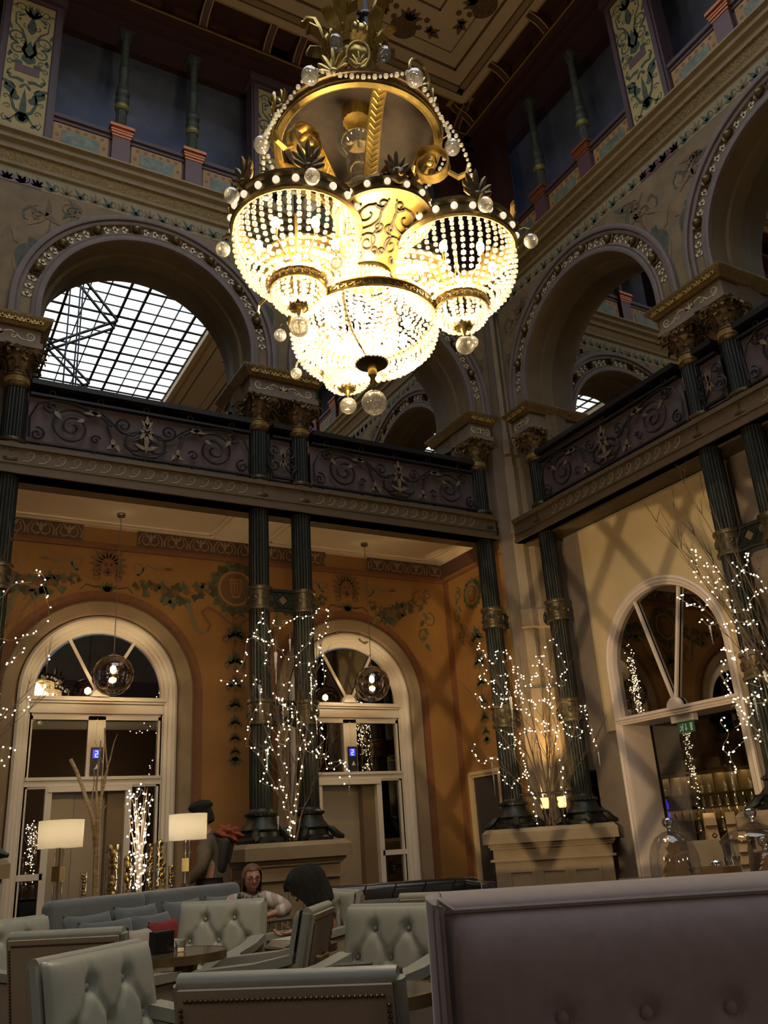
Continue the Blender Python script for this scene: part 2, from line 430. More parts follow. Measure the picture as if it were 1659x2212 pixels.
def spandrel(c):
    """painted figures and foliage left and right over the arch"""
    out = {}
    a, dd, fl, ro = MB(), MB(), MB(), MB()
    for sg in (-1, 1):
        X = lambda u: c+sg*u
        # figure
        leaf2(fl, X(1.66), 8.55, PI/2-sg*0.05, 0.42, 0.24, -0.153); disc(fl, X(1.63), 9.08, 0.085, -0.154, n=14, sz=1.25)
        ribbon(fl, [(X(1.66), 8.92), (X(1.50), 9.0), (X(1.36), 9.15)], 0.075, -0.155)
        ribbon(fl, [(X(1.70), 8.90), (X(1.80), 8.78), (X(1.76), 8.6)], 0.07, -0.155)
        ribbon(fl, [(X(1.66), 8.58), (X(1.74), 8.3), (X(1.70), 8.05)], 0.11, -0.155)
        leaf2(dd, X(1.62), 8.62, -PI/2+sg*0.1, 0.5, 0.22, -0.157); leaf2(dd, X(1.60), 8.72, -PI/2-sg*0.6, 0.3, 0.12, -0.157)
        ribbon(dd, [(X(1.56), 9.15), (X(1.62), 9.2), (X(1.7), 9.1), (X(1.68), 8.98)], 0.06, -0.158)
        for k in range(7):
            q = rng.random(); x, z = X(0.85+0.55*q+0.1*rng.random()), 9.12+0.25*rng.random()-0.1*q
            leaf2((ro, a, dd)[k % 3], x, z, rng.random()*6, 0.2+0.12*rng.random(), 0.09, -0.153, bend=0.4)
            ribbon(a, spiral(x+0.1*sg, z-0.03, 0.02, 0.11, rng.random()*6, 0.9*sg, 12), 0.022, -0.156)
        ribbon(a, [(X(1.42+0.06*sin(k)), 8.3+0.15*k) for k in range(7)], 0.05, -0.154)
    return a, dd, fl, ro
def floral_frieze(s0, s1):
    g, y = MB(), MB(); n = int((s1-s0)/0.185); st = (s1-s0)/n
    for k in range(n):
        x = s0+st*(k+0.5)
        if k % 2 == 0:
            for a, l in ((PI/2+0.25, .17), (PI/2-0.5, .13), (PI/2+0.9, .10)): leaf2(g, x, 9.52, a, l, 0.05, -0.156, bend=0.25)
            ribbon(y, spiral(x+0.04, 9.6, 0.07, 0.015, 3.6, 1.2, 12), 0.014, -0.156)
        else:
            for a, l in ((PI/2, .16), (PI/2+0.6, .13), (PI/2-0.6, .13), (0.3, .09), (PI-0.3, .09)): leaf2(y, x, 9.535, a, l, 0.035, -0.156)
    return g, y
PROF_C = [(-0.15, 9.74), (-0.19, 9.76), (-0.20, 9.80), (-0.23, 9.93), (-0.26, 9.95), (-0.27, 9.99), (-0.24, 10.0), (-0.25, 10.05), (-0.31, 10.08), (-0.32, 10.12), (-0.30, 10.13), (-0.31, 10.16), (-0.36, 10.18), (-0.36, 10.205), (0.12, 10.21)]
def cornice(s0, s1):
    b = MB(); P = PROF_C
    b.add([(s0, d, z) for d, z in P]+[(s1, d, z) for d, z in P], [(i, i+1, len(P)+i+1, len(P)+i) for i in range(len(P)-1)])
    for i in range(len(P)-1): b.mi[i] = 1 if i in (2, 3) else 0
    return b
def parapet_bay(c, hp=1.85):
    """low wall of painted panels under the colonnettes, openings above, pilaster frames at the ends"""
    o = {}
    plum, amb, mar = MB(), MB(), MB()
    plum.box(c-1.48, c+1.48, -0.02, 0.16, 10.2, 10.90); plum.box(c-1.48, c+1.48, -0.08, 0.18, 10.90, 10.965); plum.box(c-1.48, c+1.48, -0.05, 0.0, 10.84, 10.90)
    for x0, x1 in ((-1.47, -0.66), (-0.40, 0.40), (0.66, 1.47)):
        amb.box(c+x0+0.03, c+x1-0.03, -0.035, 0, 10.22, 10.83)
        mar.box(c+x0+0.15, c+x1-0.15, -0.045, 0, 10.33, 10.72)
    vines = MB()
    for x0, x1 in ((-1.47, -0.66), (-0.40, 0.40), (0.66, 1.47)):
        for k in range(6):
            x = c+x0+0.12+(x1-x0-0.24)*k/5
            for z in (10.275, 10.775): disc(vines, x, z, 0.028, -0.036, n=8)
        for z in (10.42, 10.62):
            for x in (x0+0.09, x1-0.09): disc(vines, c+x, z, 0.028, -0.036, n=8)
    return plum, amb, mar, vines
def arabesque(b, x, z0, z1, w, d):
    """mirrored scrollwork on a tall panel"""
    H = z1-z0
    Z = lambda t: z0+H*t
    for sg in (-1, 1):
        X = lambda u: x+sg*u*w
        ribbon(b, [(X(0.02), Z(.06)), (X(.12), Z(.10)), (X(.26), Z(.05)), (X(.40), Z(.03)), (X(.45), Z(.06)), (X(.40), Z(.08))], 0.035, d)
        ribbon(b, [(X(.02), Z(.10)), (X(.2), Z(.14)), (X(.30), Z(.22)), (X(.22), Z(.30)), (X(.34), Z(.33))], 0.055, d)
        leaf2(b, X(.16), Z(.20), PI/2 - sg*0.3, 0.28, 0.12, d, bend=-0.3*sg, lobes=2); leaf2(b, X(.26), Z(.28), PI/2-sg*0.5, 0.2, 0.1, d, bend=-0.4*sg)
        ribbon(b, [(X(.05), Z(.36)), (X(.20), Z(.37)), (X(.36), Z(.36)), (X(.44), Z(.40)), (X(.36), Z(.43))], 0.06, d)
        ribbon(b, spiral(X(.26), Z(.60), 0.10, 0.02, PI/2, -sg*1.3), 0.03, d); ribbon(b, spiral(X(.30), Z(.70), 0.12, 0.02, -PI/2, sg*1.4), 0.032, d)
        ribbon(b, [(X(.02), Z(.55)), (X(.14), Z(.60)), (X(.10), Z(.68)), (X(.22), Z(.76)), (X(.38), Z(.80)), (X(.40), Z(.88)), (X(.28), Z(.90))], 0.045, d)
        leaf2(b, X(.12), Z(.50), -sg*0.2 if sg > 0 else PI+0.2, 0.15, 0.09, d); leaf2(b, X(.04), Z(.88), PI/2-sg*0.7, 0.16, 0.05, d); leaf2(b, X(.04), Z(.88), PI/2-sg*0.25, 0.18, 0.05, d)
        ribbon(b, spiral(X(.28), Z(.94), 0.08, 0.02, PI, sg*1.1), 0.022, d)
        disc(b, X(.42), Z(.30), 0.022, d, n=8); disc(b, X(.40), Z(.55), 0.022, d, n=8); disc(b, X(.3), Z(.84), 0.022, d, n=8)
    for sg in (-1, 1):
        X = lambda u: x+sg*u*w
        for (u, t, r, a, tn) in ((.34, .14, .05, 0, 1.1), (.40, .21, .045, PI, -1.1), (.10, .44, .04, 1, 1.2), (.40, .48, .05, 2, -1.2), (.14, .66, .045, 0, 1.2), (.40, .66, .045, 3, -1.1), (.12, .80, .05, 1, -1.2), (.42, .93, .04, 0, 1.0), (.16, .96, .04, 2, 1.0), (.38, .38, .035, 0, 1), (.30, .53, .045, 1, 1.2)):
            ribbon(b, spiral(X(u), Z(t), r, .008, a if sg > 0 else PI-a, sg*tn, 12), .016, d)
        for (u, t, a) in ((.42, .26, 1.2), (.12, .30, 1.9), (.44, .52, 1.4), (.08, .62, 1.2), (.44, .74, 1.0), (.06, .92, 1.4), (.20, .03, .4), (.34, .86, 2.2)): leaf2(b, X(u), Z(t), a if sg > 0 else PI-a, .13, .045, d, bend=.3*sg)
    disc(b, x, Z(.085), 0.09, d, n=14); leaf2(b, x, Z(.05), PI/2, 0.6, 0.09, d); leaf2(b, x, Z(.50), PI/2, 0.45, 0.20, d, lobes=2); leaf2(b, x, Z(.74), PI/2, 0.35, 0.12, d)
    for k in range(-2, 3): leaf2(b, x, Z(.87), PI/2+k*0.35, 0.2, 0.045, d)
def pilaster(x):
    fr, pn, ar, pl = MB(), MB(), MB(), MB()
    fr.box(x-0.40, x+0.40, -0.10, 0.15, 10.2, 13.06); rframe(fr, x-0.37, x+0.37, 10.34, 12.86, 0.07, -0.10, 0.035); fr.box(x-0.44, x+0.44, -0.16, 0.15, 12.90, 13.06); fr.box(x-0.42, x+0.42, -0.13, 0.1, 10.2, 10.32)
    pn.box(x-0.285, x+0.285, -0.112, -0.09, 10.42, 12.78)
    arabesque(ar, x, 10.44, 12.76, 0.56, -0.113)
    rect(pl, x-0.16, x+0.16, 11.42, 11.56, -0.116)
    return fr, pn, ar, pl
def entablature(s0, s1, c_list):
    b, gl, pn = MB(), MB(), MB()
    b.box(s0, s1, -0.12, 0.30, 13.02, 13.20); b.box(s0, s1, -0.42, 0.30, 13.20, 13.27); b.box(s0, s1, -0.28, 0.2, 13.12, 13.20)
    b.box(s0, s1, -0.30, 0.30, 13.27, 13.64)
    gl.box(s0, s1, -0.435, -0.40, 13.205, 13.222)
    for c in c_list:
        for k in range(-2, 2):
            x0 = c+1.06*k+0.53-0.53+0.09; pn.box(x0+0.53-0.53+0.0, x0+0.88, -0.315, -0.29, 13.31, 13.60)
    return b, gl, pn
def bracket(b, g, x):
    """S-shaped console under the ceiling edge"""
    P = [(-0.30, 13.27), (-0.40, 13.28), (-0.46, 13.36), (-0.58, 13.44), (-0.74, 13.48), (-0.80, 13.56), (-0.80, 13.62), (-0.30, 13.62)]
    b.prism(P, lambda u, v, h: (h, u, v), x-0.07, x+0.07)
    for e in (-0.055, 0.055): g.tube([(x+e, u-0.006, v) for u, v in P[1:7]], 0.010, 4)
    g.box(x-0.10, x+0.10, -0.88, -0.70, 13.60, 13.63)

UPPER = {}
def upper_wall(F, name, centers, detail, smin, smax):
    root = MB(); root.box(smin, smax, 0.95, 1.05, 10.2, 13.7)            # wall behind the top gallery, bluish glow put into its colour
    root.box(smin, smax, 0.12, 1.0, 10.1, 10.2)
    R0 = root.build(name, M_DUSK, M=F, kind=STR)
    cb = cornice(smin, smax).build('cornice', [M_CORN, M_GILTDARK], R0)
    e, gl, pn = entablature(smin, smax, centers)
    e.build('entablature', M_DARKRED, R0); gl.build('gilt_line', M_GOLDP, R0)
    if detail: pn.build('frieze_panel', mat('rust_panel_paint', (0.11, 0.05, 0.025), 0.6), R0)
    bk, bg = MB(), MB()
    for c in centers:
        bay_mesh(c).build('arch_wall', [M_MURAL, M_SOFFIT], R0)
        archivolt(c).build('arch_moulding', M_LILAC, R0)
        ft = MB(); ft.box(c-1.85, c+1.85, -0.153, -0.12, 9.49, 9.745)
        ft.build('floral_frieze', M_FRZ, R0)
        for k in (-1.59, -0.53, 0.53, 1.59): bracket(bk, bg, c+k)
        arch_leaves(c).build('arch_leaves', M_IVORY, R0)
        for k in range(8): boss(c, rad(20+20*k)).build('arch_boss', M_BRONZE, R0)
        pl, am, ma, vi = parapet_bay(c)
        pl.build('parapet', M_PLUM, R0); am.build('parapet_panel', M_AMBER, R0); ma.build('parapet_inset', M_MARBLE, R0); vi.build('parapet_rosettes', mat('rosette_paint', (0.24, 0.11, 0.045), 0.6), R0)
        g, y = floral_frieze(c-1.85, c+1.85)
        g.build('painted_foliage', M_DKGREEN, R0); y.build('painted_palmettes', mat('pale_olive_paint', (0.17, 0.12, 0.055), 0.7), R0)
        if detail:
            a, dd, fl, ro = spandrel(c)
            a.build('painted_scrolls', mat('mural_umber', (0.145, 0.098, 0.052), 0.75), R0); dd.build('painted_drapery', M_MURAL2, R0); fl.build('painted_figures', M_MURAL3, R0); ro.build('painted_blooms', M_ROSE, R0)
            tb = MB()
            for sg in (-1, 1): tb.box(c+sg*1.85-(0.34 if sg > 0 else 0), c+sg*1.85+(0.34 if sg < 0 else 0), -0.159, -0.15, 9.50, 9.63)
            tb.build('painted_tablet', M_PURPLE, R0)
    for x in sorted({round(c+k*1.85, 3) for c in centers for k in (-1, 1)}):
        if name == 'wall_back' and x > 7 or name == 'wall_right' and x < -9:
            f2 = MB(); f2.box(x-0.5, x+0.5, -0.06, 0.15, 10.2, 13.06)
            for e in (-0.3, -0.1, 0.1, 0.3): f2.box(x+e-0.03, x+e+0.03, -0.10, -0.05, 10.9, 13.0)
            f2.build('corner_panelling', M_DARKRED, R0)
        elif smin < x < smax:
            fr, pn2, ar, pl = pilaster(x)
            fr.build('pilaster', M_PLUM, R0); pn2.build('pilaster_panel', M_OCHRE, R0); ar.build('painted_arabesque', M_DKGREEN, R0); pl.build('painted_plaque', M_PURPLE, R0)
    bk.build('console_brackets', M_DARKRED, R0); bg.build('bracket_gilding', M_GOLDP, R0)
    # mirrors that close the arches
    mm = MB()
    for c in centers: mm.box(c-1.45, c+1.45, 0.30, 0.32, 5.8, 9.3)
    mm.build('arch_mirror', M_MIRROR, R0)
    UPPER[name] = R0
    return R0
BC = [6.095, 2.395, -1.305]; RC = [-7.785, -4.085, -0.385, 3.315]
upper_wall(FB, 'wall_back', BC, True, -3.4, 8.2)
upper_wall(FR, 'wall_right', RC, True, -10.0, 5.2)
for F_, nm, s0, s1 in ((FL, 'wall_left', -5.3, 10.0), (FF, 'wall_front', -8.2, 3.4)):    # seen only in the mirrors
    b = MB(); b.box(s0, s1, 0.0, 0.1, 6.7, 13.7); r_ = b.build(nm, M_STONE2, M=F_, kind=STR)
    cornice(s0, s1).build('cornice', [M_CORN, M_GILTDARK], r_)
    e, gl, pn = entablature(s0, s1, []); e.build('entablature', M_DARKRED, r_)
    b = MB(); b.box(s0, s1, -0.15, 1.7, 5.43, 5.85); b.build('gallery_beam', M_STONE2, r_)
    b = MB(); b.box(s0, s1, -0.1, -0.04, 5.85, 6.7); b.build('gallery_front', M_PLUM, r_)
    b = MB(); b.box(s0, s1, 1.7, 1.8, 0, 5.5); b.build('lower_wall', mat('wall_in_painted_shade', (0.09, 0.05, 0.022), 0.7), r_)  # ochre wall coloured dark, so the lift panes reflect shade
    b = MB(); b.box(s0, s1, -0.1, 1.7, 5.40, 5.43); b.build('gallery_soffit', M_CREAM, r_)
# ================================================================== gallery level, columns, lower walls
ZG = 5.43
M_PANEL = mat('brown_plum_panel', (0.085, 0.058, 0.062), 0.7, noise=0.08)
M_IRON = mat('dark_wrought_iron', (0.018, 0.014, 0.013), 0.5, metal=0.4)
M_BEAM = mat('umber_beam_paint', (0.095, 0.063, 0.032), 0.6, noise=0.1)
M_WAVE = mat('wave_scroll_paint', (0.27, 0.21, 0.11), 0.6)
def wave_scroll(b, s0, s1, z, d):
    n = int((s1-s0)/0.165); st = (s1-s0)/n
    for k in range(n):
        x = s0+st*k
        ribbon(b, [(x, z-0.055), (x+st*.35, z-0.05), (x+st*.62, z-0.01), (x+st*.70, z+0.04)]+[(x+st*.48+0.045*cos(t), z+0.025+0.045*sin(t)) for t in (0.6, 1.4, 2.2, 3.0, 3.8, 4.6, 5.4)], 0.016, d)
def gallery(F, name, segs, smin, smax, depth):
    b = MB()
    b.box(smin, smax, -0.15, 0.30, ZG, 5.80); b.box(smin, smax, -0.19, 0.1, 5.745, 5.80); b.box(smin, smax, -0.18, 0.1, ZG, ZG+0.045); b.box(smin, smax, -0.165, 0.1, 5.55, 5.575)
    b.box(smin, smax, 0.1, depth, 5.68, 5.80)
    r_ = b.build(name, M_BEAM, M=F, kind=STR)
    w = MB()
    for s0, s1 in segs: wave_scroll(w, s0, s1, 5.65, -0.152)
    w.build('wave_scroll', M_WAVE, r_)
    return r_
gallery(FB, 'trim_1', [(0.98, 3.78), (4.72, 7.40), (-2.7, 0.08)], -3.4, 7.75, 1.9)
gallery(FR, 'trim_2', [(-9.0, -6.45), (-5.3, -2.6)], -9.9, 5.0, 1.5)

# ---- balcony railing panels
def rail_mesh(x0, x1, full=True):
    """iron scrolls in front of a panel, z from 5.8 to 6.7; returns (scrolls, leaves, rails, panel, rosettes)"""
    L = x1-x0; c = (x0+x1)/2; sc, lf, rl, pn, rg = MB(), MB(), MB(), MB(), MB()
    d = -0.11
    pn.box(x0, x1, -0.05, -0.03, 5.82 if full else 5.90, 6.66)
    rl.box(x0, x1, -0.17, 0.02, 6.63, 6.70); rl.box(x0, x1, -0.13, -0.02, 6.50, 6.531); rl.box(x0, x1, -0.05, -0.01, 6.529, 6.632); rl.M = None; lb = MB(); rl.lower = lb; lb.box(x0, x1, -0.13, -0.09, 5.865 if full else 5.9, 5.89 if full else 5.925)
    if full:
        for k in range(5): 
            x = c+(k-2)*L*0.205
            rg.M = None; rg.tube([(x+0.035*cos(t), -0.075, 6.58+0.035*sin(t)) for t in [2*PI*i/14 for i in range(14)]], 0.007, 4, closed=True)
        for k in range(5): lb.box(c+(k-2)*L*.22-0.012, c+(k-2)*L*.22+0.012, -0.12, -0.08, 5.81, 5.87)
    P = lambda pts, r=0.013: sc.tube([(x, d, z) for x, z in pts], r, 5)
    H = 6.5-5.89; zc = 5.89+H/2
    sp = lambda cx, cz, r0, r1, a0, t, n=22: spiral(cx, cz, r0, r1, a0, t, n)
    if full:
        for sg in (-1, 1):
            X = lambda u: c+sg*u*L/2
            A = lambda a: a if sg > 0 else PI-a
            # great spiral near the end
            P(sp(X(.64), zc-0.04, 0.255, 0.03, A(2.4), -sg*2.1, 44))
            P([(X(.64)+0.255*cos(A(2.4)), zc-0.04+0.255*sin(A(2.4))), (X(.46), zc+.25), (X(.36), zc+.17), (X(.22), zc-.0), (X(.12), zc-.02), (X(.05), zc+.06)])
            P([(X(.98), zc-.25), (X(.99), zc), (X(.93), zc+.2), (X(.80), zc+.29), (X(.64), zc+.28), (X(.46), zc+.22), (X(.30), zc+.05)])
            P(sp(X(.20), zc+.10, 0.10, 0.015, A(-0.8), sg*1.4)); P(sp(X(.82), zc+.19, 0.085, 0.012, A(0.3), -sg*1.3)); P(sp(X(.92), zc-.20, 0.09, 0.012, A(1.4), sg*1.4)); P(sp(X(.44), zc-.16, 0.065, 0.01, A(2.8), -sg*1.2))
            P(sp(X(.085), zc-.12, 0.16, 0.03, A(1.9), -sg*1.2)); P([(X(.0), zc-.29), (X(.10), zc-.27), (X(.19), zc-.16)])
            P([(X(.36), zc+.18), (X(.33), zc+.02), (X(.29), zc-.15), (X(.25), zc-.27)])
            M = Matrix.Identity(4)
            for x, z, a, l in ((X(.42), zc+.21, A(-0.5), .20), (X(.40), zc+.17, A(0.0), .16), (X(.30), zc-.12, A(-1.9), .14), (X(.28), zc-.2, A(-0.9), .11), (X(.27), zc-.2, A(-2.4), .10), (X(.80), zc+.12, A(-2.6), .13), (X(.55), zc+.08, A(-0.8), .10)):
                leaf2(lf, x, z, a, l, 0.055, d-0.012, 0.012, bend=0.3*sg)
        for a, l, w in ((PI/2, .18, .06), (PI/2+.6, .13, .05), (PI/2-.6, .13, .05)): leaf2(lf, c, zc+.10, a, l, w, d-0.02, 0.014)
        for a, l, w in ((-PI/2, .30, .06), (-PI/2+.7, .14, .06), (-PI/2-.7, .14, .06), (0.2, .10, .05), (PI-.2, .10, .05), (.9, .09, .04), (PI-.9, .09, .04)): leaf2(lf, c, zc+.04, a, l, w, d-0.02, 0.016)
        leaf2(lf, c, zc-.2, 0.4, .16, .05, d-0.02, .014); leaf2(lf, c, zc-.2, PI-.4, .16, .05, d-0.02, .014)
    else:
        for sg in (-1, 1):
            X = lambda u: c+sg*u
            A = lambda a: a if sg > 0 else PI-a
            P(sp(X(.11), zc+.12, .09, .012, A(-1.5), sg*1.4)); P(sp(X(.12), zc-.10, .11, .012, A(1.6), -sg*1.5)); P([(X(.2), zc-.05), (X(.13), zc-.25), (X(.0), zc-.28)])
        for a, l in ((PI/2, .2), (PI/2+.25, .18), (PI/2-.25, .18), (-PI/2, .13), (-PI/2+.5, .12), (-PI/2-.5, .12)): leaf2(lf, c, zc-.02, a, l, 0.035, d-0.02, 0.012)
    return sc, lf, rl, pn, rg
def railing(F, x0, x1, label, full=True):
    sc, lf, rl, pn, rg = rail_mesh(x0, x1, full)
    t = thing('balcony_railing', label, 'railing', F.copy(), 'gallery railings')
    sc.build('iron_scrolls', M_IRON, t); lf.build('gilt_leaves', mat('worn_gilt_leaf', (0.20, 0.145, 0.085), 0.5, metal=0.4, noise=0.3, nscale=25), t)
    rl.build('handrail', M_IRON, t); rl.lower.build('lower_bar', M_IRON, t); pn.build('back_panel', M_PANEL, t)
    if full: rg.build('ring_ornaments', M_BRONZE, t)
railing(FB, 1.0, 3.79, 'dark iron scroll railing on the gallery below the arch that shows the skylight')
railing(FB, 4.11, 4.39, 'narrow railing piece between the two green columns above the central pedestal', False)
railing(FB, 4.70, 7.46, 'dark iron scroll railing between the central columns and the corner pier')
railing(FR, -9.18, -6.39, 'dark iron scroll railing above the tan wall with the arched doorway')
railing(FR, -6.08, -5.78, 'narrow railing piece between the paired columns beside the arched doorway', False)
railing(FR, -5.45, -2.7, 'dark iron scroll railing at the edge of the picture past the paired columns')
railing(FB, -2.7, 0.09, 'dark iron scroll railing past the leftmost column')

# ---- fluted iron columns
M_JEWEL = mat('red_enamel_boss', (0.09, 0.02, 0.012), 0.15)
def column_meshes():
    ME = {}
    b = MB(); b.lathe([(0.135, 1.62), (0.137, 1.70), (0.135, 2.6), (0.132, 4.2), (0.128, 6.60)], 72, flute=24, fd=0.010)
    b.lathe([(0.135, 2.62), (0.130, 2.62)], 24); ME['shaft'] = (b, M_GREEN)
    b = MB(); b.lathe([(0.29, 1.303), (0.29, 1.335), (0.235, 1.37), (0.225, 1.42), (0.245, 1.45), (0.225, 1.48), (0.18, 1.53), (0.165, 1.585), (0.185, 1.60), (0.185, 1.63), (0.15, 1.65), (0.136, 1.68)], 28)
    for k in range(4):
        a = PI/4+k*PI/2
        b.M = Matrix.Rotation(a, 4, 'Z'); b.tube([(0.20, 0, 1.45), (0.27, 0, 1.42), (0.31, 0, 1.375), (0.36, 0, 1.345), (0.42, 0, 1.328)], [0.02, 0.045, 0.05, 0.04, 0.022], 6); b.M = None
    for k in range(22):
        a = 2*PI*k/22; b.sphere((0.185*cos(a), 0.185*sin(a), 1.615), 0.014, 6, 4)
    ME['column_base'] = (b, M_GREEN)
    b = MB()
    for zc in (2.79, 4.215, 5.74):
        b.lathe([(0.13, zc-0.155), (0.168, zc-0.15), (0.172, zc-0.13), (0.168, zc-0.11), (0.15, zc-0.10), (0.152, zc+0.10), (0.168, zc+0.11), (0.172, zc+0.13), (0.168, zc+0.15), (0.13, zc+0.155)], 32)
        for k in range(8):
            a = 2*PI*(k+.5)/8+0.25; b.M = Matrix.Rotation(a, 4, 'Z') @ Matrix.Translation((0.152, 0, zc)) @ Matrix.Rotation(PI/2, 4, 'Y')
            b.lathe([(0.048, -0.004), (0.05, 0.012), (0.036, 0.016), (0.030, 0.006), (0.018, 0.012), (0.0, 0.020)] if k % 2 == 0 else [(0.030, -0.004), (0.022, 0.008), (0.0, 0.012)], 12); b.M = None
    ME['collar_band'] = (b, mat('bronzed_iron_collar', (0.10, 0.075, 0.04), 0.4, metal=0.65, noise=0.45, nscale=22))
    b = MB()
    b.lathe([(0.128, 6.58), (0.15, 6.60), (0.155, 6.625), (0.14, 6.64), (0.138, 6.72), (0.15, 6.73), (0.15, 6.75), (0.135, 6.76), (0.14, 6.85), (0.17, 6.95), (0.22, 7.02)], 28)
    for row, (n, z, l, ou, w, ph) in enumerate(((8, 6.76, .17, .10, .085, 0), (8, 6.82, .20, .13, .085, PI/8), (4, 6.84, .24, .20, .07, PI/4))):
        for k in range(n):
            a = 2*PI*k/n+ph; b.M = Matrix.Rotation(a, 4, 'Z')
            pts = [(0.138+ou*t**2.2+0.012, 0, z+l*sin(t*1.75)/sin(1.6)*0.95 if t < .95 else z+l*0.86) for t in (0, .2, .4, .6, .8, 1.0)]
            pts.append((pts[-1][0]+0.022, 0, pts[-1][2]-0.045))
            b.strap(pts, [w*q for q in (.55, .85, 1.0, 1.05, .95, .7, .3)], 0.012, side=(0, 1, 0)); b.M = None
    for k in range(4):
        a = PI/4+k*PI/2; b.M = Matrix.Rotation(a, 4, 'Z')
        b.tube([(0.26+x, 0, 6.985+z) for x, z in spiral(0, 0, 0.058, 0.008, 2.6, -1.6, 20)], 0.014, 5)
        b.tube([(0.14, 0, 6.84), (0.17, 0, 6.95), (0.22, 0, 7.02), (0.25, 0, 7.04)], 0.016, 5); b.M = None
        b.M = Matrix.Rotation(k*PI/2, 4, 'Z')
        for t in range(6): b.sphere((0.215+0.01*(t % 2), 0.03*(t-2.5)/1.5, 7.0+0.02*(t % 3)), 0.024, 6, 4)
        for e in (-1, 1): b.strap([(0.2, e*0.02, 6.98), (0.24, e*0.07, 7.02), (0.26, e*0.13, 7.03), (0.27, e*0.17, 7.0)], [.03, .06, .05, .02], 0.012, side=(0.3, 0, 1)); 
        b.M = None
    b.box(-0.215, 0.215, -0.215, 0.215, 7.03, 7.065)
    ME['capital'] = (b, mat('gilt_bronze_capital', (0.135, 0.085, 0.032), 0.45, metal=0.55, noise=0.5, nscale=26))
    b = MB()
    for k in range(20):
        for j in range(2):
            a = 2*PI*(k+0.5*j)/20
            b.M = Matrix.Rotation(a, 4, 'Z'); b.strap([(0.143, -0.02, 6.648), (0.143, 0.02, 6.712)], 0.006, 0.005, side=(1, 0, 0)); b.strap([(0.143, 0.02, 6.648), (0.143, -0.02, 6.712)], 0.006, 0.005, side=(1, 0, 0)); b.M = None
    ME['neck_lattice'] = (b, M_GOLDP)
    return ME
CM = None
col_cache = {}
def column(x, y, label):
    global CM
    t = thing('iron_column', label, 'column', T(x, y, 0, 0.2), 'green fluted iron columns')
    if not col_cache:
        for k, (b, m) in column_meshes().items():
            o = b.build(k, m, t); col_cache[k] = o.data
    else:
        for k, me in col_cache.items(): link(k, me, t)
    return t
column(3.942, 10, 'tall dark green fluted iron column, nearer the lift with the table lamps, on the central pedestal')
column(4.549, 10, 'tall dark green fluted iron column of the central pair, on the side of the corner pier')
column(0.846, 10, 'tall dark fluted column cut by the left edge of the picture')
column(0.24, 10, 'tall dark fluted column hidden beyond the left edge column')
column(7.613, 10, 'dark green fluted iron column on the corner pedestal, standing before the orange wall')
column(8.289, 9.338, 'dark green fluted iron column on the corner pedestal, standing beside the tan wall')
column(8.289, 6.230, 'dark bronze-green fluted column against the tan wall beside the arched doorway')
column(8.289, 5.605, 'dark fluted column at the right edge of the picture, twin of the one by the doorway')

# ---- link plates between paired columns
def link_plate(F, s, label):
    for zc in (2.79, 4.215, 5.74):
        b = MB()
        b.box(s-0.19, s+0.19, -0.04, 0.04, zc-0.10, zc+0.10)
        for e in (-1, 1): b.tube([(s-0.2, -0.02, zc+e*0.13), (s, -0.04, zc+e*0.125), (s+0.2, -0.02, zc+e*0.13)], 0.026, 6)
        for e in (-1, 1):
            for f in (-1, 1): b.tube([(s+e*0.02, -0.05, zc+f*0.09), (s+e*0.10, -0.05, zc)], 0.010, 4); b.tube([(s+e*0.13, -0.05, zc+f*0.02), (s+e*0.19, -0.05, zc+f*0.08)], 0.010, 4)
        t = tag(b.build('link_plate', M_GREEN if zc != 5.74 else M_BLACK, M=F), label % {2.79: 'lowest', 4.215: 'middle', 5.74: 'topmost'}[zc], 'column link', 'iron links between paired columns')
        g = MB(); g.prism([(s-0.06, zc), (s, zc-0.06), (s+0.06, zc), (s, zc+0.06)], lambda u, v, h: (u, h, v), -0.045, -0.056); g.build('diamond', mat('bronze_diamond', (0.20, 0.14, 0.07), 0.4, metal=0.6), t)
link_plate(FB, 4.245, '%s iron link plate with a diamond joining the central pair of columns')
link_plate(FR, -5.918, '%s iron link plate with a diamond joining the paired columns beside the doorway')

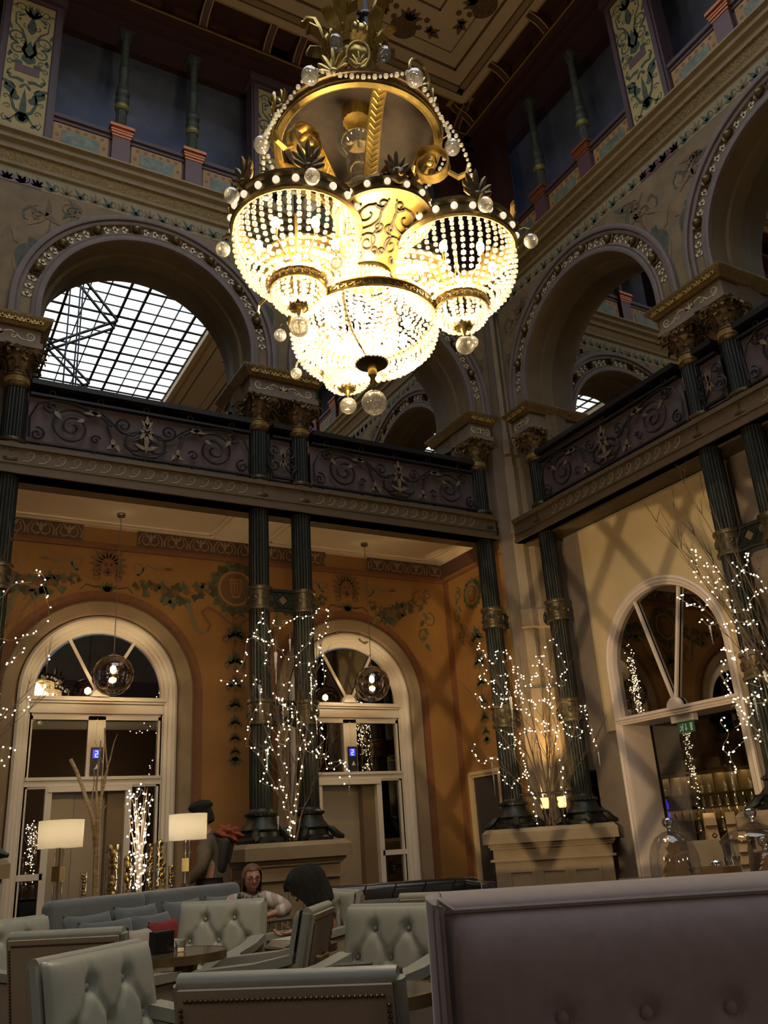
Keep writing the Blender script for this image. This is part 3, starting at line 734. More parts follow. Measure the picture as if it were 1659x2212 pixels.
# ---- imposts: carved blocks over the capitals
def impost(F, s0, s1, name, diag=None):
    b, g, w = MB(), MB(), MB()
    b.box(s0, s1, -0.24, 0.30, 7.065, 7.14); b.box(s0+0.03, s1-0.03, -0.21, 0.30, 7.14, 7.32)
    r_ = b.build(name, M_STONE2, M=F, kind=STR)
    P = [(-0.22, 7.32), (-0.25, 7.33), (-0.255, 7.345), (-0.30, 7.40), (-0.33, 7.44), (-0.33, 7.47), (0.3, 7.475)]
    q = MB()
    for sd in (0,):
        vs = []
        for d, z in P:
            e = -d-0.22
            vs += [(s0+0.02-max(0, e), 0.30, z), (s0+0.02-max(0, e), d, z), (s1-0.02+max(0, e), d, z), (s1-0.02+max(0, e), 0.30, z)]
        n = len(P)-1; fs = []
        for i in range(n):
            for k in range(3): fs.append((4*i+k, 4*i+k+1, 4*i+5+k, 4*i+4+k))
        q.add(vs, fs)
    q.build('impost_cornice', M_GILTDARK, r_)
    k = int((s1-s0)/0.075)
    for i in range(k):
        x = s0+0.02+(s1-s0-0.04)*(i+.5)/k; dd = -0.275; z = 7.365
        for a in (PI/2, PI/2+.8, PI/2-.8) if i % 2 else (PI/2, 0.3, PI-.3): leaf2(g, x, z, a, 0.055, 0.035, dd-0.02, 0.02)
    g.build('gilt_leaf_band', M_GOLDP, r_)
    c = (s0+s1)/2; hw = (s1-s0)/2-0.08
    for sg in (-1, 1):
        ribbon(w, [(c+sg*hw*u, 7.22+0.05*sin(v)) for u, v in ((.05, -1.2), (.2, .6), (.35, 1.2), (.5, 0), (.62, -1.2), (.75, -1.4))], 0.022, -0.212, 'mid')
        ribbon(w, spiral(c+sg*hw*.84, 7.225, 0.06, 0.012, -2.2 if sg > 0 else PI+2.2, sg*1.5), 0.02, -0.212); ribbon(w, spiral(c+sg*hw*.42, 7.20, 0.035, 0.01, PI/2, -sg*1.3), 0.016, -0.212)
        for a in (PI/2-sg*.4, PI/2-sg*.9): leaf2(w, c+sg*.02, 7.19, a, 0.08, 0.03, -0.212)
    leaf2(w, c, 7.19, PI/2, 0.10, 0.035, -0.212)
    w.build('painted_scroll', M_IVORY, r_)
impost(FB, 3.72, 4.77, 'trim_3'); impost(FB, 0.02, 1.07, 'trim_4')
impost(FR, -6.45, -5.39, 'trim_5'); impost(FB, 7.38, 7.84, 'trim_6'); impost(FR, -9.57, -9.11, 'trim_7')
# pier blocks behind the paired columns, from gallery floor up to the arch springing
b = MB()
for s0, s1 in ((3.77, 4.72), (0.07, 1.02), (7.46, 8.4)): b.box(s0, s1, 0.16, 0.48, 5.8, 7.47)
b.build('trim_8', M_STONE2, M=FB, kind=STR)
b = MB()
for s0, s1 in ((-6.40, -5.44), (-10.0, -9.16)): b.box(s0, s1, 0.16, 0.48, 5.8, 7.47)
b.build('trim_9', M_STONE2, M=FR, kind=STR)

# ---- corner pier: clustered stone shaft at 45 degrees
PX, PY = 8.28, 10.0
b = MB(); M45 = Matrix.Translation((PX, PY, 0)) @ Matrix.Rotation(-PI/4, 4, 'Z')   # local -y faces the hall
def pier_sec(w, dd): return [(-w-.2, .5), (-w, .12), (-w*.62, -.02+dd), (-w*.38, -.02+dd), (-w*.20, -.12+dd), (w*.20, -.12+dd), (w*.38, -.02+dd), (w*.62, -.02+dd), (w, .12), (w+.2, .5)]
secs = [(1.25, .40, 0), (3.2, .40, 0), (3.22, .36, .02), (4.10, .36, .02), (4.12, .42, -.03), (4.38, .42, -.03), (4.42, .37, .02), (5.62, .37, .02), (5.64, .41, -.02), (5.80, .41, -.02), (5.84, .34, .03), (6.75, .34, .03), (6.78, .30, .05), (6.95, .30, .05), (6.98, .26, .0), (7.10, .26, .0), (7.12, .30, .03), (7.40, .18, .05), (9.74, .18, .05)]
vs = []; N = 10
for z, w, dd in secs: vs += [(x, y, z) for x, y in pier_sec(w, dd)]
b.M = M45; b.add(vs, [(i*N+k, i*N+k+1, i*N+N+k+1, i*N+N+k) for i in range(len(secs)-1) for k in range(N-1)])
pier = b.build('trim_10', M_STONE, kind=STR, smooth=25)
b = MB(); b.M = None; b.box(7.95, 9.2, 10.0, 12.2, 0, 9.7); b.box(8.62, 9.3, 9.5, 12.0, 2.0, 9.7)
b.build('trim_11', M_STONE2, kind=STR)
# scroll clasps that hold the two corner columns to the pier
for (x, y), a, lab in (((7.613, 10.0), 0.0, 'orange wall'), ((8.289, 9.338), PI/2, 'tan wall')):
    for zc, nm in ((2.79, 'lowest'), (4.215, 'middle'), (5.74, 'topmost')):
        b = MB(); b.M = Matrix.Translation((x, y, zc)) @ Matrix.Rotation(a+(PI/9 if a == 0 else -PI/9), 4, 'Z')
        b.box(0.10, 0.30, -0.06, 0.06, -0.11, 0.11)
        for e in (-1, 1): b.tube([(0.33+u, e*0.05, v) for u, v in spiral(0, 0, 0.10, 0.03, -2.2, 1.25, 18)], 0.022, 6)
        b.sphere((0.36, 0, 0), 0.045, 10, 6)
        for e in (-0.12, 0.12): b.tube([(0.10, 0, e), (0.28, 0, e)], 0.022, 6)
        tag(b.build('column_clasp', M_GREEN), '%s iron scroll clasp tying the corner column by the %s to the stone pier' % (nm, lab), 'clasp', 'iron clasps on the corner pier')

# ---- pedestals
def pedestal(M, hw, hd, label):
    t = thing('stone_pedestal', label, 'pedestal', M)
    b = MB(); b.box(-hw, hw, -hd, hd, 1.12, 1.25); b.add([(-hw, -hd, 1.25), (hw, -hd, 1.25), (hw, hd, 1.25), (-hw, hd, 1.25), (-hw+.05, -hd+.05, 1.30), (hw-.05, -hd+.05, 1.30), (hw-.05, hd-.05, 1.30), (-hw+.05, hd-.05, 1.30)], [(4,5,6,7), (0,1,5,4), (1,2,6,5), (2,3,7,6), (3,0,4,7)])
    b.build('cap_slab', M_STONE, t)
    b = MB()
    for i, (e, z0, z1) in enumerate(((.06, 1.08, 1.12), (.08, 1.05, 1.08), (.11, 0.93, 1.05), (.07, 0.90, 0.93), (.12, 0.12, 0.90), (.05, 0.0, 0.12))): b.box(-hw+e, hw-e, -hd+e, hd-e, z0, z1)
    b.build('body', M_STONE, t)
    n = 3
    for k in range(n):
        w = (2*hw-0.5)/n; x = -hw+0.25+w*k
        f = MB(); rframe(f, x+.03, x+w-.03, 0.25, 0.80, 0.04, -hd+.12, 0.02); f.build('panel_moulding', M_STONE, t)
    return t
pedestal(T(4.245, 10, 0), 0.66, 0.42, 'carved buff stone pedestal carrying the central pair of green columns')
pedestal(T(0.545, 10, 0), 0.66, 0.42, 'stone pedestal at the left edge of the picture under the cut column')
pedestal(Matrix.Translation((7.95, 9.67, 0)) @ Matrix.Rotation(math.atan2(-.662, .676), 4, 'Z') @ Matrix.Translation((0.0, 0.05, 0)), 0.88, 0.42, 'wide panelled stone pedestal carrying the two columns at the corner pier')
pedestal(FR @ T(-5.918, 0, 0), 0.66, 0.42, 'stone pedestal under the paired columns past the arched doorway')

# ---- lower gallery: soffit, orange back wall with two arched lift fronts
ZS = 5.58; YW = 1.72
b = MB(); b.box(-3.4, 7.96, 0.2, YW+.1, ZS, ZS+0.1); sf = b.build('ceiling', M_CREAM, M=FB, kind=STR)
b = MB()
for c in BC:
    for off in (0.0, 0.09):
        x0, x1, y0, y1 = c-1.48+off, c+1.48-off, 0.42+off, 1.56-off
        for a in ((x0, x1, y0, y0+.035), (x0, x1, y1-.035, y1), (x0, x0+.035, y0, y1), (x1-.035, x1, y0, y1)): b.box(a[0], a[1], a[2], a[3], ZS-0.02, ZS)
b.build('ceiling_moulding', M_CREAM, sf)
RA = 1.23
def wall_with_arches(F, cs, smin, smax, z1, d0, d1, r, zs, m, name):
    """flat wall with round-headed openings that reach the floor"""
    b = MB(); n = 28; edges = [smin]
    cs = sorted(cs)
    mids = [smin]+[(a+b_)/2 for a, b_ in zip(cs, cs[1:])]+[smax]
    for i, c in enumerate(cs):
        L, Rr = mids[i], mids[i+1]
        inn = [(c+r, 0)]+archpts(c, r, n, 0, zs)+[(c-r, 0)]; out = []
        for k, (x, z) in enumerate(inn):
            if k == 0: out.append((Rr, 0))
            elif k == len(inn)-1: out.append((L, 0))
            else:
                a = PI*(k-1)/n; dx, dz = cos(a), sin(a)
                kk = min((Rr-c)/dx if dx > 1e-6 else 9e9, (c-L)/-dx if dx < -1e-6 else 9e9, (z1-zs)/dz if dz > 1e-6 else 9e9)
                out.append((c+dx*kk, zs+dz*kk))
        N = len(inn)
        b.add([(x, d0, z) for x, z in inn+out], [(k, k+1, N+k+1, N+k) for k in range(N-1)])
        for e, sgn in ((Rr, 1), (L, -1)):
            side = [q for q in out[1:-1] if abs(q[0]-e) < 1e-6]; top = [q for q in out[1:-1] if abs(q[1]-z1) < 1e-6]
            zz = max(q[1] for q in side); xx = max(q[0] for q in top) if sgn > 0 else min(q[0] for q in top)
            b.add([(e, d0, z1), (e, d0, zz), (xx, d0, z1)], [(0, 1, 2)])
        b.add([(x, d0, z) for x, z in inn]+[(x, d1, z) for x, z in inn], [(k, N+k, N+k+1, k+1) for k in range(N-1)])
    return b.build(name, m, M=F, kind=STR)
wb = wall_with_arches(FB, [6.095, 2.395, -1.305], -3.4, 7.96, 5.76, YW, YW+.3, RA-.02, 3.3, M_ORANGE, 'wall_back_lower')
wb.name = 'wall_gallery'
# band painted round each arch, stone surround
for c in BC[:2]:
    b = MB(); n = 36
    def hoop(b, r0, r1, da, db, zs=3.3):
        A = [(c+r0, 0)]+archpts(c, r0, n, 0, zs)+[(c-r0, 0)]; B2 = [(c+r1, 0)]+archpts(c, r1, n, 0, zs)+[(c-r1, 0)]; N = len(A)
        b.add([(x, da, z) for x, z in A]+[(x, db, z) for x, z in B2], [(k, k+1, N+k+1, N+k) for k in range(N-1)])
    hoop(b, RA-.01, RA+.145, YW-.004, YW-.004); b.build('painted_arch_band', M_BAND, wb)
    b = MB(); hoop(b, RA, RA, YW-.035, YW+.05); hoop(b, RA, RA-.02, YW-.035, YW-.05); hoop(b, RA-.02, 1.06, YW-.05, YW-.04); hoop(b, 1.06, 1.04, YW-.04, YW+.02); hoop(b, 1.04, 1.0, YW+.02, YW+.12); b.build('stone_arch', M_STONE, wb)
b = MB(); b.box(-3.4, 7.96, YW-.05, YW, 5.27, 5.31); b.box(-3.4, 7.96, YW-.03, YW, 5.31, 5.36); b.build('cornice_band', M_BAND, wb)
cf, cp = MB(), MB()
for a0, a1 in ((-2.6, -1.7), (-0.9, 2.02), (2.77, 5.72), (6.47, 7.96)):
    cf.add([(a0, YW-.035, 5.36), (a1, YW-.035, 5.36), (a1, YW-.06, 5.585), (a0, YW-.06, 5.585)], [(0, 1, 2, 3)])
    n = int((a1-a0)/0.36); st = (a1-a0)/max(1, n)
    for k in range(n):
        x = a0+st*(k+.5)
        cp.M = Matrix.Translation((0, YW-.039, 5.36)) @ Matrix.Rotation(math.atan2(.025, .225), 4, 'X')
        for sg in (-1, 1):
            ribbon(cp, [(x+sg*.01, .05), (x+sg*.07, .03), (x+sg*.12, .08), (x+sg*.10, .16), (x+sg*.05, .17), (x+sg*.04, .13)], 0.022, 0.0)
            ribbon(cp, [(x+sg*.16, .03), (x+sg*.17, .11), (x+sg*.12, .19), (x+sg*.06, .20), (x+sg*.05, .17)], 0.022, 0.0)
            leaf2(cp, x+sg*.03, .13, PI/2-sg*.5, .08, .04, 0.0)
        leaf2(cp, x, .06, PI/2, .15, .05, 0.0)
        cp.M = None
cf.build('frieze_cove', mat('maroon_frieze_ground', (0.085, 0.035, 0.022), 0.7), wb)
cp.build('frieze_scrollwork', mat('frieze_scroll_paint', (0.24, 0.165, 0.09), 0.6), wb)
# ---- colonnettes of the top gallery on their plum pedestals
M_VERD = mat('grey_green_paint', (0.055, 0.065, 0.048), 0.55, noise=0.25, nscale=14)
M_LIME = mat('olive_gilt_ring', (0.24, 0.22, 0.07), 0.45, metal=0.3)
col2 = None
def colonnette(F, s, label):
    global col2
    M = F @ T(s, 0.02, 0)
    if col2 is not None: return dup(col2, M, label)
    t = thing('colonnette', label, 'small column', M, 'colonnettes of the top gallery'); col2 = t
    b = MB(); b.box(-.125, .125, -.125, .125, 10.212, 10.88); b.build('plum_pedestal', M_PURPLE, t)
    b = MB()
    for w, z0, z1 in ((.135, 10.86, 10.90), (.15, 10.90, 10.94), (.16, 10.94, 10.965), (.145, 10.965, 11.0), (.175, 11.0, 11.04), (.165, 11.04, 11.06)): b.box(-w, w, -w, w, z0, z1)
    b.build('copper_cap', M_COPPER, t)
    b = MB(); b.lathe([(.105, 11.06), (.105, 11.10), (.082, 11.13), (.078, 11.46)], 40, flute=14, fd=.010); b.build('fluted_drum', M_VERD, t)
    b = MB(); b.lathe([(.08, 11.46), (.10, 11.48), (.108, 11.52), (.095, 11.56), (.085, 11.575)], 24); b.build('olive_ring', M_LIME, t)
    b = MB(); b.lathe([(.085, 11.575), (.10, 11.60), (.105, 11.66), (.085, 11.70), (.082, 11.73), (.098, 11.75), (.105, 11.80), (.095, 11.84), (.075, 11.86)], 24); b.build('turned_bulbs', M_VERD, t)
    b = MB(); b.lathe([(.075, 11.86), (.088, 11.88), (.078, 11.91), (.072, 11.95), (.068, 12.25), (.075, 12.27), (.062, 12.30), (.056, 12.80), (.07, 12.82), (.06, 12.84)], 24); b.build('shaft', M_VERD, t)
    b = MB(); b.lathe([(.056, 12.82), (.07, 12.88), (.10, 12.96), (.105, 12.975)], 20); b.box(-.115, .115, -.10, .10, 12.975, 13.015)
    for k in range(8):
        a = 2*PI*k/8; b.M = Matrix.Rotation(a, 4, 'Z'); b.strap([(.062, 0, 12.83), (.078, 0, 12.91), (.105, 0, 12.95), (.12, 0, 12.93)], [.04, .05, .045, .02], .01, side=(0, 1, 0)); b.M = None
    b.build('capital', M_VERD, t); return t
for F_, c, bay in ((FB, 2.395, 'above the skylight arch'), (FB, 6.095, 'above the arch behind the chandelier'), (FR, -7.785, 'above the first right-hand arch'), (FR, -4.085, 'past the painted panel at top right')):
    for k, nm in ((-.53, 'first'), (.53, 'second')): colonnette(F_, c+k, 'green turned colonnette on plum pedestal, %s of two %s' % (nm, bay))
# ================================================================== lift fronts under the left and right arches of the gallery
M_LIFT = mat('beige_lift_door', (0.40, 0.32, 0.22), 0.35, metal=0.2)
M_BLUE = mat('blue_screen', (0.02, 0.02, 0.1), 0.2, emit=(0.05, 0.03, 1.0), estr=2.5)
M_CYAN = mat('cyan_digit', (0.1, 0.3, 0.4), 0.2, emit=(0.25, 0.75, 1.0), estr=2.2)
M_WMARK = mat('white_marking', (0.75, 0.72, 0.70), 0.5)
M_BLKPL = mat('black_plate', (0.012, 0.010, 0.012), 0.25)
def lift_front(c, n, lab):
    y0 = 10+YW+.10; M = Matrix.Translation((c, y0, 0)); w = MB(); NN = 36
    def ring(prof, zs):
        N = len(prof)-1
        def fn(u, v):
            r, d = prof[round(v*N)]; k = u*(NN+2)
            if k < 1-1e-6: return (r, d, zs*k)
            if k > NN+1+1e-6: return (-r, d, zs*(NN+2-k))
            a = PI*(k-1)/NN; return (r*cos(a), d, zs+r*sin(a))
        w.grid(fn, NN+2, N)
    ring([(1.02, .10), (1.02, -.10), (.99, -.12), (.96, -.12), (.95, -.09), (.91, -.085), (.90, -.055), (.86, -.05), (.85, -.02), (.82, -.02), (.81, .0), (.81, .08)], 3.3)
    for a, b_, z0, z1, d in ((-.84, .84, 3.07, 3.25, -.03), (-.87, .87, 3.19, 3.23, -.085), (-.86, .86, 3.16, 3.19, -.06), (-.85, .85, 3.03, 3.07, -.05), (-.84, .84, 2.95, 3.05, -.02), (-.12, .10, 2.22, 3.0, -.02), (-.013, -.005, 2.25, 2.97, -.03),
                            (-.84, .84, 2.13, 2.24, -.03), (-.84, .84, 2.20, 2.235, -.05), (-.84, .84, 2.105, 2.14, -.02), (-.585, -.505, 0, 2.13, -.03), (.395, .475, 0, 2.13, -.03), (-.56, .45, 2.06, 2.125, -.045), (-.84, -.55, 1.06, 1.13, -.03), (.44, .84, 1.06, 1.13, -.03), (-.84, -.80, 0, 3, -.02), (.79, .84, 0, 3, -.02)):
        w.box(a, b_, d, .06, z0, z1)
    for sg in (-1, 1):
        a = PI/2+sg*0.54; w.strap([(0, -.012, 3.24), (.83*cos(a), -.012, 3.27+.85*sin(a))], .042, .03, side=(sin(a), 0, -cos(a)))
    w.lathe([(0.0, -0.05), (.13, -0.05), (.13, .02)], 18) if False else None
    w.M = Matrix.Translation((0, -.02, 3.25)) @ Matrix.Rotation(PI/2, 4, 'X'); w.lathe([(0, .04), (.10, .035), (.125, .01), (.125, -.03)], 20, a0=0, a1=PI); w.M = None
    d_ = w.build('door_%d' % n, M_WHITE, M=M, kind=STR, smooth=30)
    g = MB(); g.box(-.80, .80, .02, .03, 2.2, 3.0); g.prism([(.81*cos(PI*i/20), 3.25+.84*sin(PI*i/20)) for i in range(21)], lambda u, v, h: (u, h, v), .02, .03)
    g.build('mirror_panes', M_DKMIRROR, d_)
    for a, b_ in ((-.80, -.58), (.47, .80)):
        g = MB(); g.box(a, b_, .02, .03, 1.10, 2.12); g.box(a, b_, .02, .03, 0.3, 1.07); g.build('side_panes', M_DKMIRROR, d_)
    l = MB(); l.box(-.505, -.20, .18, .2, 0, 2.1); l.box(-.19, .20, .20, .22, 0, 2.1); l.box(.20, .395, .05, .22, 0, 2.1) if False else None
    l.build('lift_leaf', M_LIFT, d_)
    l = MB(); l.box(-.192, .40, .235, .25, 0, 2.1); l.build('lift_leaf', M_LIFT, d_)
    l = MB(); l.box(.19, .40, .06, .236, 0, 2.08); l.build('lift_jamb', mat('brown_lift_jamb', (0.20, 0.13, 0.07), 0.4), d_)
    # floor indicator on the mullion
    t = thing('lift_indicator', 'black floor indicator with blue screen, %s' % lab, 'lift display', M @ T(-.01, -.035, 0))
    q = MB(); q.box(-.062, .092, -.012, 0, 2.25, 2.60); q.build('plate', M_BLKPL, t)
    q = MB(); q.box(-.035, .055, -.016, -.012, 2.465, 2.57); q.build('screen', M_BLUE, t)
    q = MB()
    for a, b_, z0, z1 in ((-.008, .028, 2.548, 2.556), (.020, .028, 2.515, 2.556), (-.008, .028, 2.512, 2.520), (-.008, 0, 2.478, 2.520), (-.008, .028, 2.476, 2.484)): q.box(a, b_, -.019, -.016, z0, z1)
    q.build('digit_two', M_CYAN, t)
    q = MB(); q.prism([(-.008, 2.325), (.022, 2.332), (.052, 2.325), (.022, 2.395)], lambda u, v, h: (u, h, v), -.012, -.016); q.build('up_arrow', M_WMARK, t)
    return d_
lift_front(2.395, 1, 'over the lift behind the birch branches'); lift_front(6.095, 2, 'over the corner-side lift')
t = thing('call_button_plate', 'black lift call plate with two round buttons low beside the lift door', 'call button', Matrix.Translation((6.095, 10+YW+.09, 0)))
q = MB(); q.box(.57, .67, .0, .02, .80, .98); q.build('plate', M_BLKPL, t)
for z in (.905, .865):
    q = MB(); q.M = Matrix.Translation((.62, 0, z)) @ Matrix.Rotation(PI/2, 4, 'X'); q.lathe([(.012, 0), (.012, .006), (0, .008)], 12); q.build('button', mat('steel_button', (.45, .45, .45), .25, metal=.9), t)

# ---- painted garlands of the orange wall
M_LEAFG = mat('garland_green_paint', (0.085, 0.095, 0.045), 0.7, noise=0.35, nscale=16)
M_LEAFD = mat('garland_dark_paint', (0.055, 0.050, 0.022), 0.7)  # darkest pigment: leaf veins, berries, mask features
M_UMBER = mat('umber_garland_paint', (0.15, 0.075, 0.025), 0.7)  # plain brown pigment of the painted scrolls
M_RIB = mat('red_ribbon_paint', (0.20, 0.075, 0.03), 0.7)
M_RIBG = mat('green_ribbon_paint', (0.15, 0.15, 0.075), 0.7)
GD, GG, GU, GR, GRG, GI = MB(), MB(), MB(), MB(), MB(), MB()
dW = YW-.005
def acanthus(x, z, s, up=1):
    for a, l in ((PI/2, .22), (PI/2+.7, .18), (PI/2-.7, .18), (PI/2+1.4, .14), (PI/2-1.4, .14)):
        leaf2(GG, x, z, a if up > 0 else -a, l*s, .085*s, dW, bend=.2, lobes=2)
    leaf2(GD, x, z+.02*up*s, PI/2 if up > 0 else -PI/2, .15*s, .035*s, dW-.004)
def drop(x, ztop, zbot):
    z = ztop; k = 0; s = 1.0
    while z > zbot+.1:
        acanthus(x, z-.26*s, s, 1); 
        for sg in (-1, 1):
            ribbon(GU, spiral(x+sg*.15*s, z-.30*s, .07*s, .015*s, PI/2, sg*1.2, 12), .018, dW); ribbon(GRG, [(x+sg*.04, z-.33*s), (x+sg*.13*s, z-.38*s), (x+sg*.19*s, z-.33*s)], .02, dW)
            leaf2(GG, x+sg*.04*s, z-.26*s, PI/2-sg*2.1, .14*s, .06*s, dW, bend=.4*sg)
        leaf2(GU, x, z-.30*s, -PI/2, .12*s, .05*s, dW)
        z -= .42*s; s *= .86; k += 1
    for a in (-PI/2, -PI/2+.5, -PI/2-.5, -PI/2+1.0, -PI/2-1.0): leaf2(GG, x, z, a, .14, .05, dW)
def medallion(x, z, initial=None, s=1.0):
    for k in range(16):
        a = 2*PI*k/16
        for e in (0, 1): leaf2(GG if (k+e) % 3 else GD, x+.29*s*cos(a), z+.29*s*sin(a), a+(.9 if e else -.4), .15*s, .10*s, dW-.002*e)
    for k in range(16): disc(GD, x+.34*s*cos(2*PI*k/16+.2), z+.34*s*sin(2*PI*k/16+.2), .022*s, dW-.007, n=7)
    disc(GI, x, z, .27*s, dW-.008, n=30); disc(GR, x, z, .235*s, dW-.012, n=30); disc(GU, x, z, .215*s, dW-.015, n=30)
    P = [(-.10, .13), (-.07, .15), (0, .135), (.07, .15), (.10, .13), (.085, -.04), (.05, -.15), (-.05, -.15), (-.085, -.04)]
    GI.prism([(x+u*s, z+v*s) for u, v in P], lambda u, v, h: (u, h, v), dW-.018, dW-.021)
    GR.prism([(x+u*s*.8, z+v*s*.8) for u, v in P], lambda u, v, h: (u, h, v), dW-.021, dW-.023)
    for u0, v0, u1, v1 in (((-.06, .07, .06, .09), (-.03, -.09, -.01, .07), (.01, -.09, .03, .07)) if not initial else ((-.06, -.08, -.03, .08), (.03, -.08, .06, .08), (-.03, -.015, .03, .015))): rect(GI, x+u0*s, x+u1*s, z+v0*s, z+v1*s, dW-.024)
def swag(x0, z0, x1, z1, sag):
    n = 7
    for k in range(n):
        t = (k+.5)/n; x = x0+(x1-x0)*t; z = z0+(z1-z0)*t-sag*4*t*(1-t); s = .6+1.2*sin(PI*t)
        for j in range(5):
            a = rng.random()*6.3; leaf2((GG, GD, GG)[j % 3], x+.03*s*cos(a), z+.03*s*sin(a), a, .09*s, .07*s, dW-.001*j, lobes=1)
        disc(GU, x+.03, z+.04, .03*s, dW-.006, n=8)
def ribbons(x, z, sg):
    ribbon(GRG, [(x, z), (x-sg*.06, z+.10), (x-sg*.18, z+.13), (x-sg*.28, z+.05), (x-sg*.33, z-.12), (x-sg*.38, z-.27), (x-sg*.48, z-.34), (x-sg*.56, z-.30)], .055, dW-.002, 'mid')
    ribbon(GR, [(x-sg*.56, z-.30), (x-sg*.60, z-.20), (x-sg*.52, z-.10), (x-sg*.48, z-.02), (x-sg*.56, z+.05), (x-sg*.70, z+.0), (x-sg*.84, z-.12), (x-sg*1.0, z-.22)], .05, dW-.002, 'mid')
def mask(x, z):
    for k in range(11):
        a = PI*(k/10)*1.3-.47; leaf2(GU, x+.05*cos(a), z+.05+.05*sin(a), a, .22, .07, dW-.001)
    for sg in (-1, 1):
        for e in (0, .07, .13): ribbon(GU, spiral(x+sg*.16, z-.02-e, .07, .012, PI/2, sg*1.2, 12), .02, dW-.003)
        ribbon(GRG, spiral(x+sg*.40, z+.02, .10, .03, -PI/2, sg*1.1, 14), .022, dW); ribbon(GRG, [(x+sg*.40, z-.08), (x+sg*.55, z+.08), (x+sg*.68, z+.02), (x+sg*.80, z+.05)], .035, dW)
        leaf2(GU, x+sg*.78, z+.05, 0 if sg > 0 else PI, .14, .05, dW)
        ribbon(GD, [(x+sg*.02, z-.28), (x+sg*.15, z-.30), (x+sg*.28, z-.27), (x+sg*.36, z-.36)], .03, dW)
    disc(GR, x, z, .10, dW-.005, n=16, sz=1.3); 
    for sg in (-1, 1): disc(GD, x+sg*.04, z+.03, .02, dW-.008, n=8)
    leaf2(GD, x, z-.02, -PI/2, .10, .05, dW-.008); ribbon(GD, [(x-.06, z-.07), (x, z-.09), (x+.06, z-.07)], .02, dW-.008)
    for k in (-2, -1, 0, 1, 2): leaf2(GG, x, z-.36, PI/2+k*.45, .16, .06, dW-.002)
for c in BC[:2]:
    mask(c, 5.02)
for x in (4.245, 0.545):
    medallion(x, 4.87); drop(x, 4.42, 2.45)
    for sg in (-1, 1):
        swag(x+sg*.36, 4.92, x+sg*1.50, 4.86, .20); ribbons(x+sg*.98, 4.50, sg)
        ribbon(GR, [(x, 4.40), (x+sg*.08, 4.48), (x+sg*.2, 4.42)], .03, dW)
swag(6.095+.40, 4.86, 7.35, 4.95, .24); ribbons(6.85, 4.5, 1)
for (x, z, r, t) in ((7.45, 4.95, .16, 1.2), (7.6, 4.62, .13, -1.3), (7.48, 4.35, .11, 1.2), (7.62, 5.05, .09, 1.1)): ribbon(GU, spiral(x, z, r, .02, PI/2, t, 18), .03, dW)
for k in range(7): leaf2(GG, 7.5, 5.0-.13*k, -PI/2+.6*(-1)**k, .15, .07, dW-.002)
for m_, q, nm in ((M_UMBER, GU, 'painted_scrolls'), (M_LEAFG, GG, 'painted_leaves'), (M_LEAFD, GD, 'painted_dark_accents'), (M_RIB, GR, 'painted_red_ribbons'), (M_RIBG, GRG, 'painted_green_ribbons'), (mat('gold_painted_ring', (0.30, 0.18, 0.06), 0.6), GI, 'painted_medallion')): q.build(nm, m_, wb)

# ---- return wall beside the corner pier, with its small door
FX = Matrix.Translation((7.945, 0, 0)) @ Matrix.Rotation(-PI/2, 4, 'Z')      # s=-y
b = MB(); b.box(-11.8, -10.05, 0, .05, 0, 5.6); rw = b.build('wall_return', M_ORANGE, M=FX, kind=STR)
b = MB(); b.box(-11.74, -11.56, -.004, 0, 0, 5.3); b.box(-11.72, -10.05, -.03, 0, 5.27, 5.31); b.build('painted_band', M_BAND, rw)
b = MB(); b.add([(-11.72, -.03, 5.36), (-10.05, -.03, 5.36), (-10.05, -.055, 5.585), (-11.72, -.055, 5.585)], [(0, 1, 2, 3)]); b.build('frieze_cove', MAT['maroon_frieze_ground'], rw)
GD, GG, GU, GR, GRG, GI = MB(), MB(), MB(), MB(), MB(), MB(); dW = -.005
medallion(-10.9, 4.88, 'H', .62); drop(-10.9, 4.42, 2.6)
for sg in (-1, 1):
    for (dx, z, r, t) in ((.42, 4.98, .12, 1.2), (.46, 4.62, .11, -1.3), (.40, 4.30, .09, 1.2)): ribbon(GU, spiral(-10.9+sg*dx, z, r, .02, PI/2, t*sg, 16), .026, dW)
    for k in range(7): leaf2(GG, -10.9+sg*.42, 5.05-.14*k, -PI/2+.6*(-1)**k, .13, .06, dW-.002)
for m_, q, nm in ((M_UMBER, GU, 'painted_scrolls'), (M_LEAFG, GG, 'painted_leaves'), (M_LEAFD, GD, 'painted_dark_accents'), (M_RIB, GR, 'painted_red_ribbons'), (M_RIBG, GRG, 'painted_green_ribbons'), (MAT['gold_painted_ring'], GI, 'painted_medallion')): q.build(nm, m_, rw)
b = MB(); rframe(b, -11.42, -10.58, 0, 2.16, .09, 0, .05); rframe(b, -11.40, -10.60, 0, 2.14, .03, -.04, .03)
d3 = b.build('door_3', M_TAN, M=FX, kind=STR)
b = MB(); b.box(-11.33, -10.67, -.012, 0, .05, 2.07); b.build('door_leaf', mat('charcoal_door', (0.035, 0.032, 0.033), 0.4), d3)
b = MB(); b.box(-10.84, -10.76, -.03, -.012, 1.30, 1.42); b.build('card_reader', mat('dark_red_plastic', (.10, .015, .01), .3), d3)

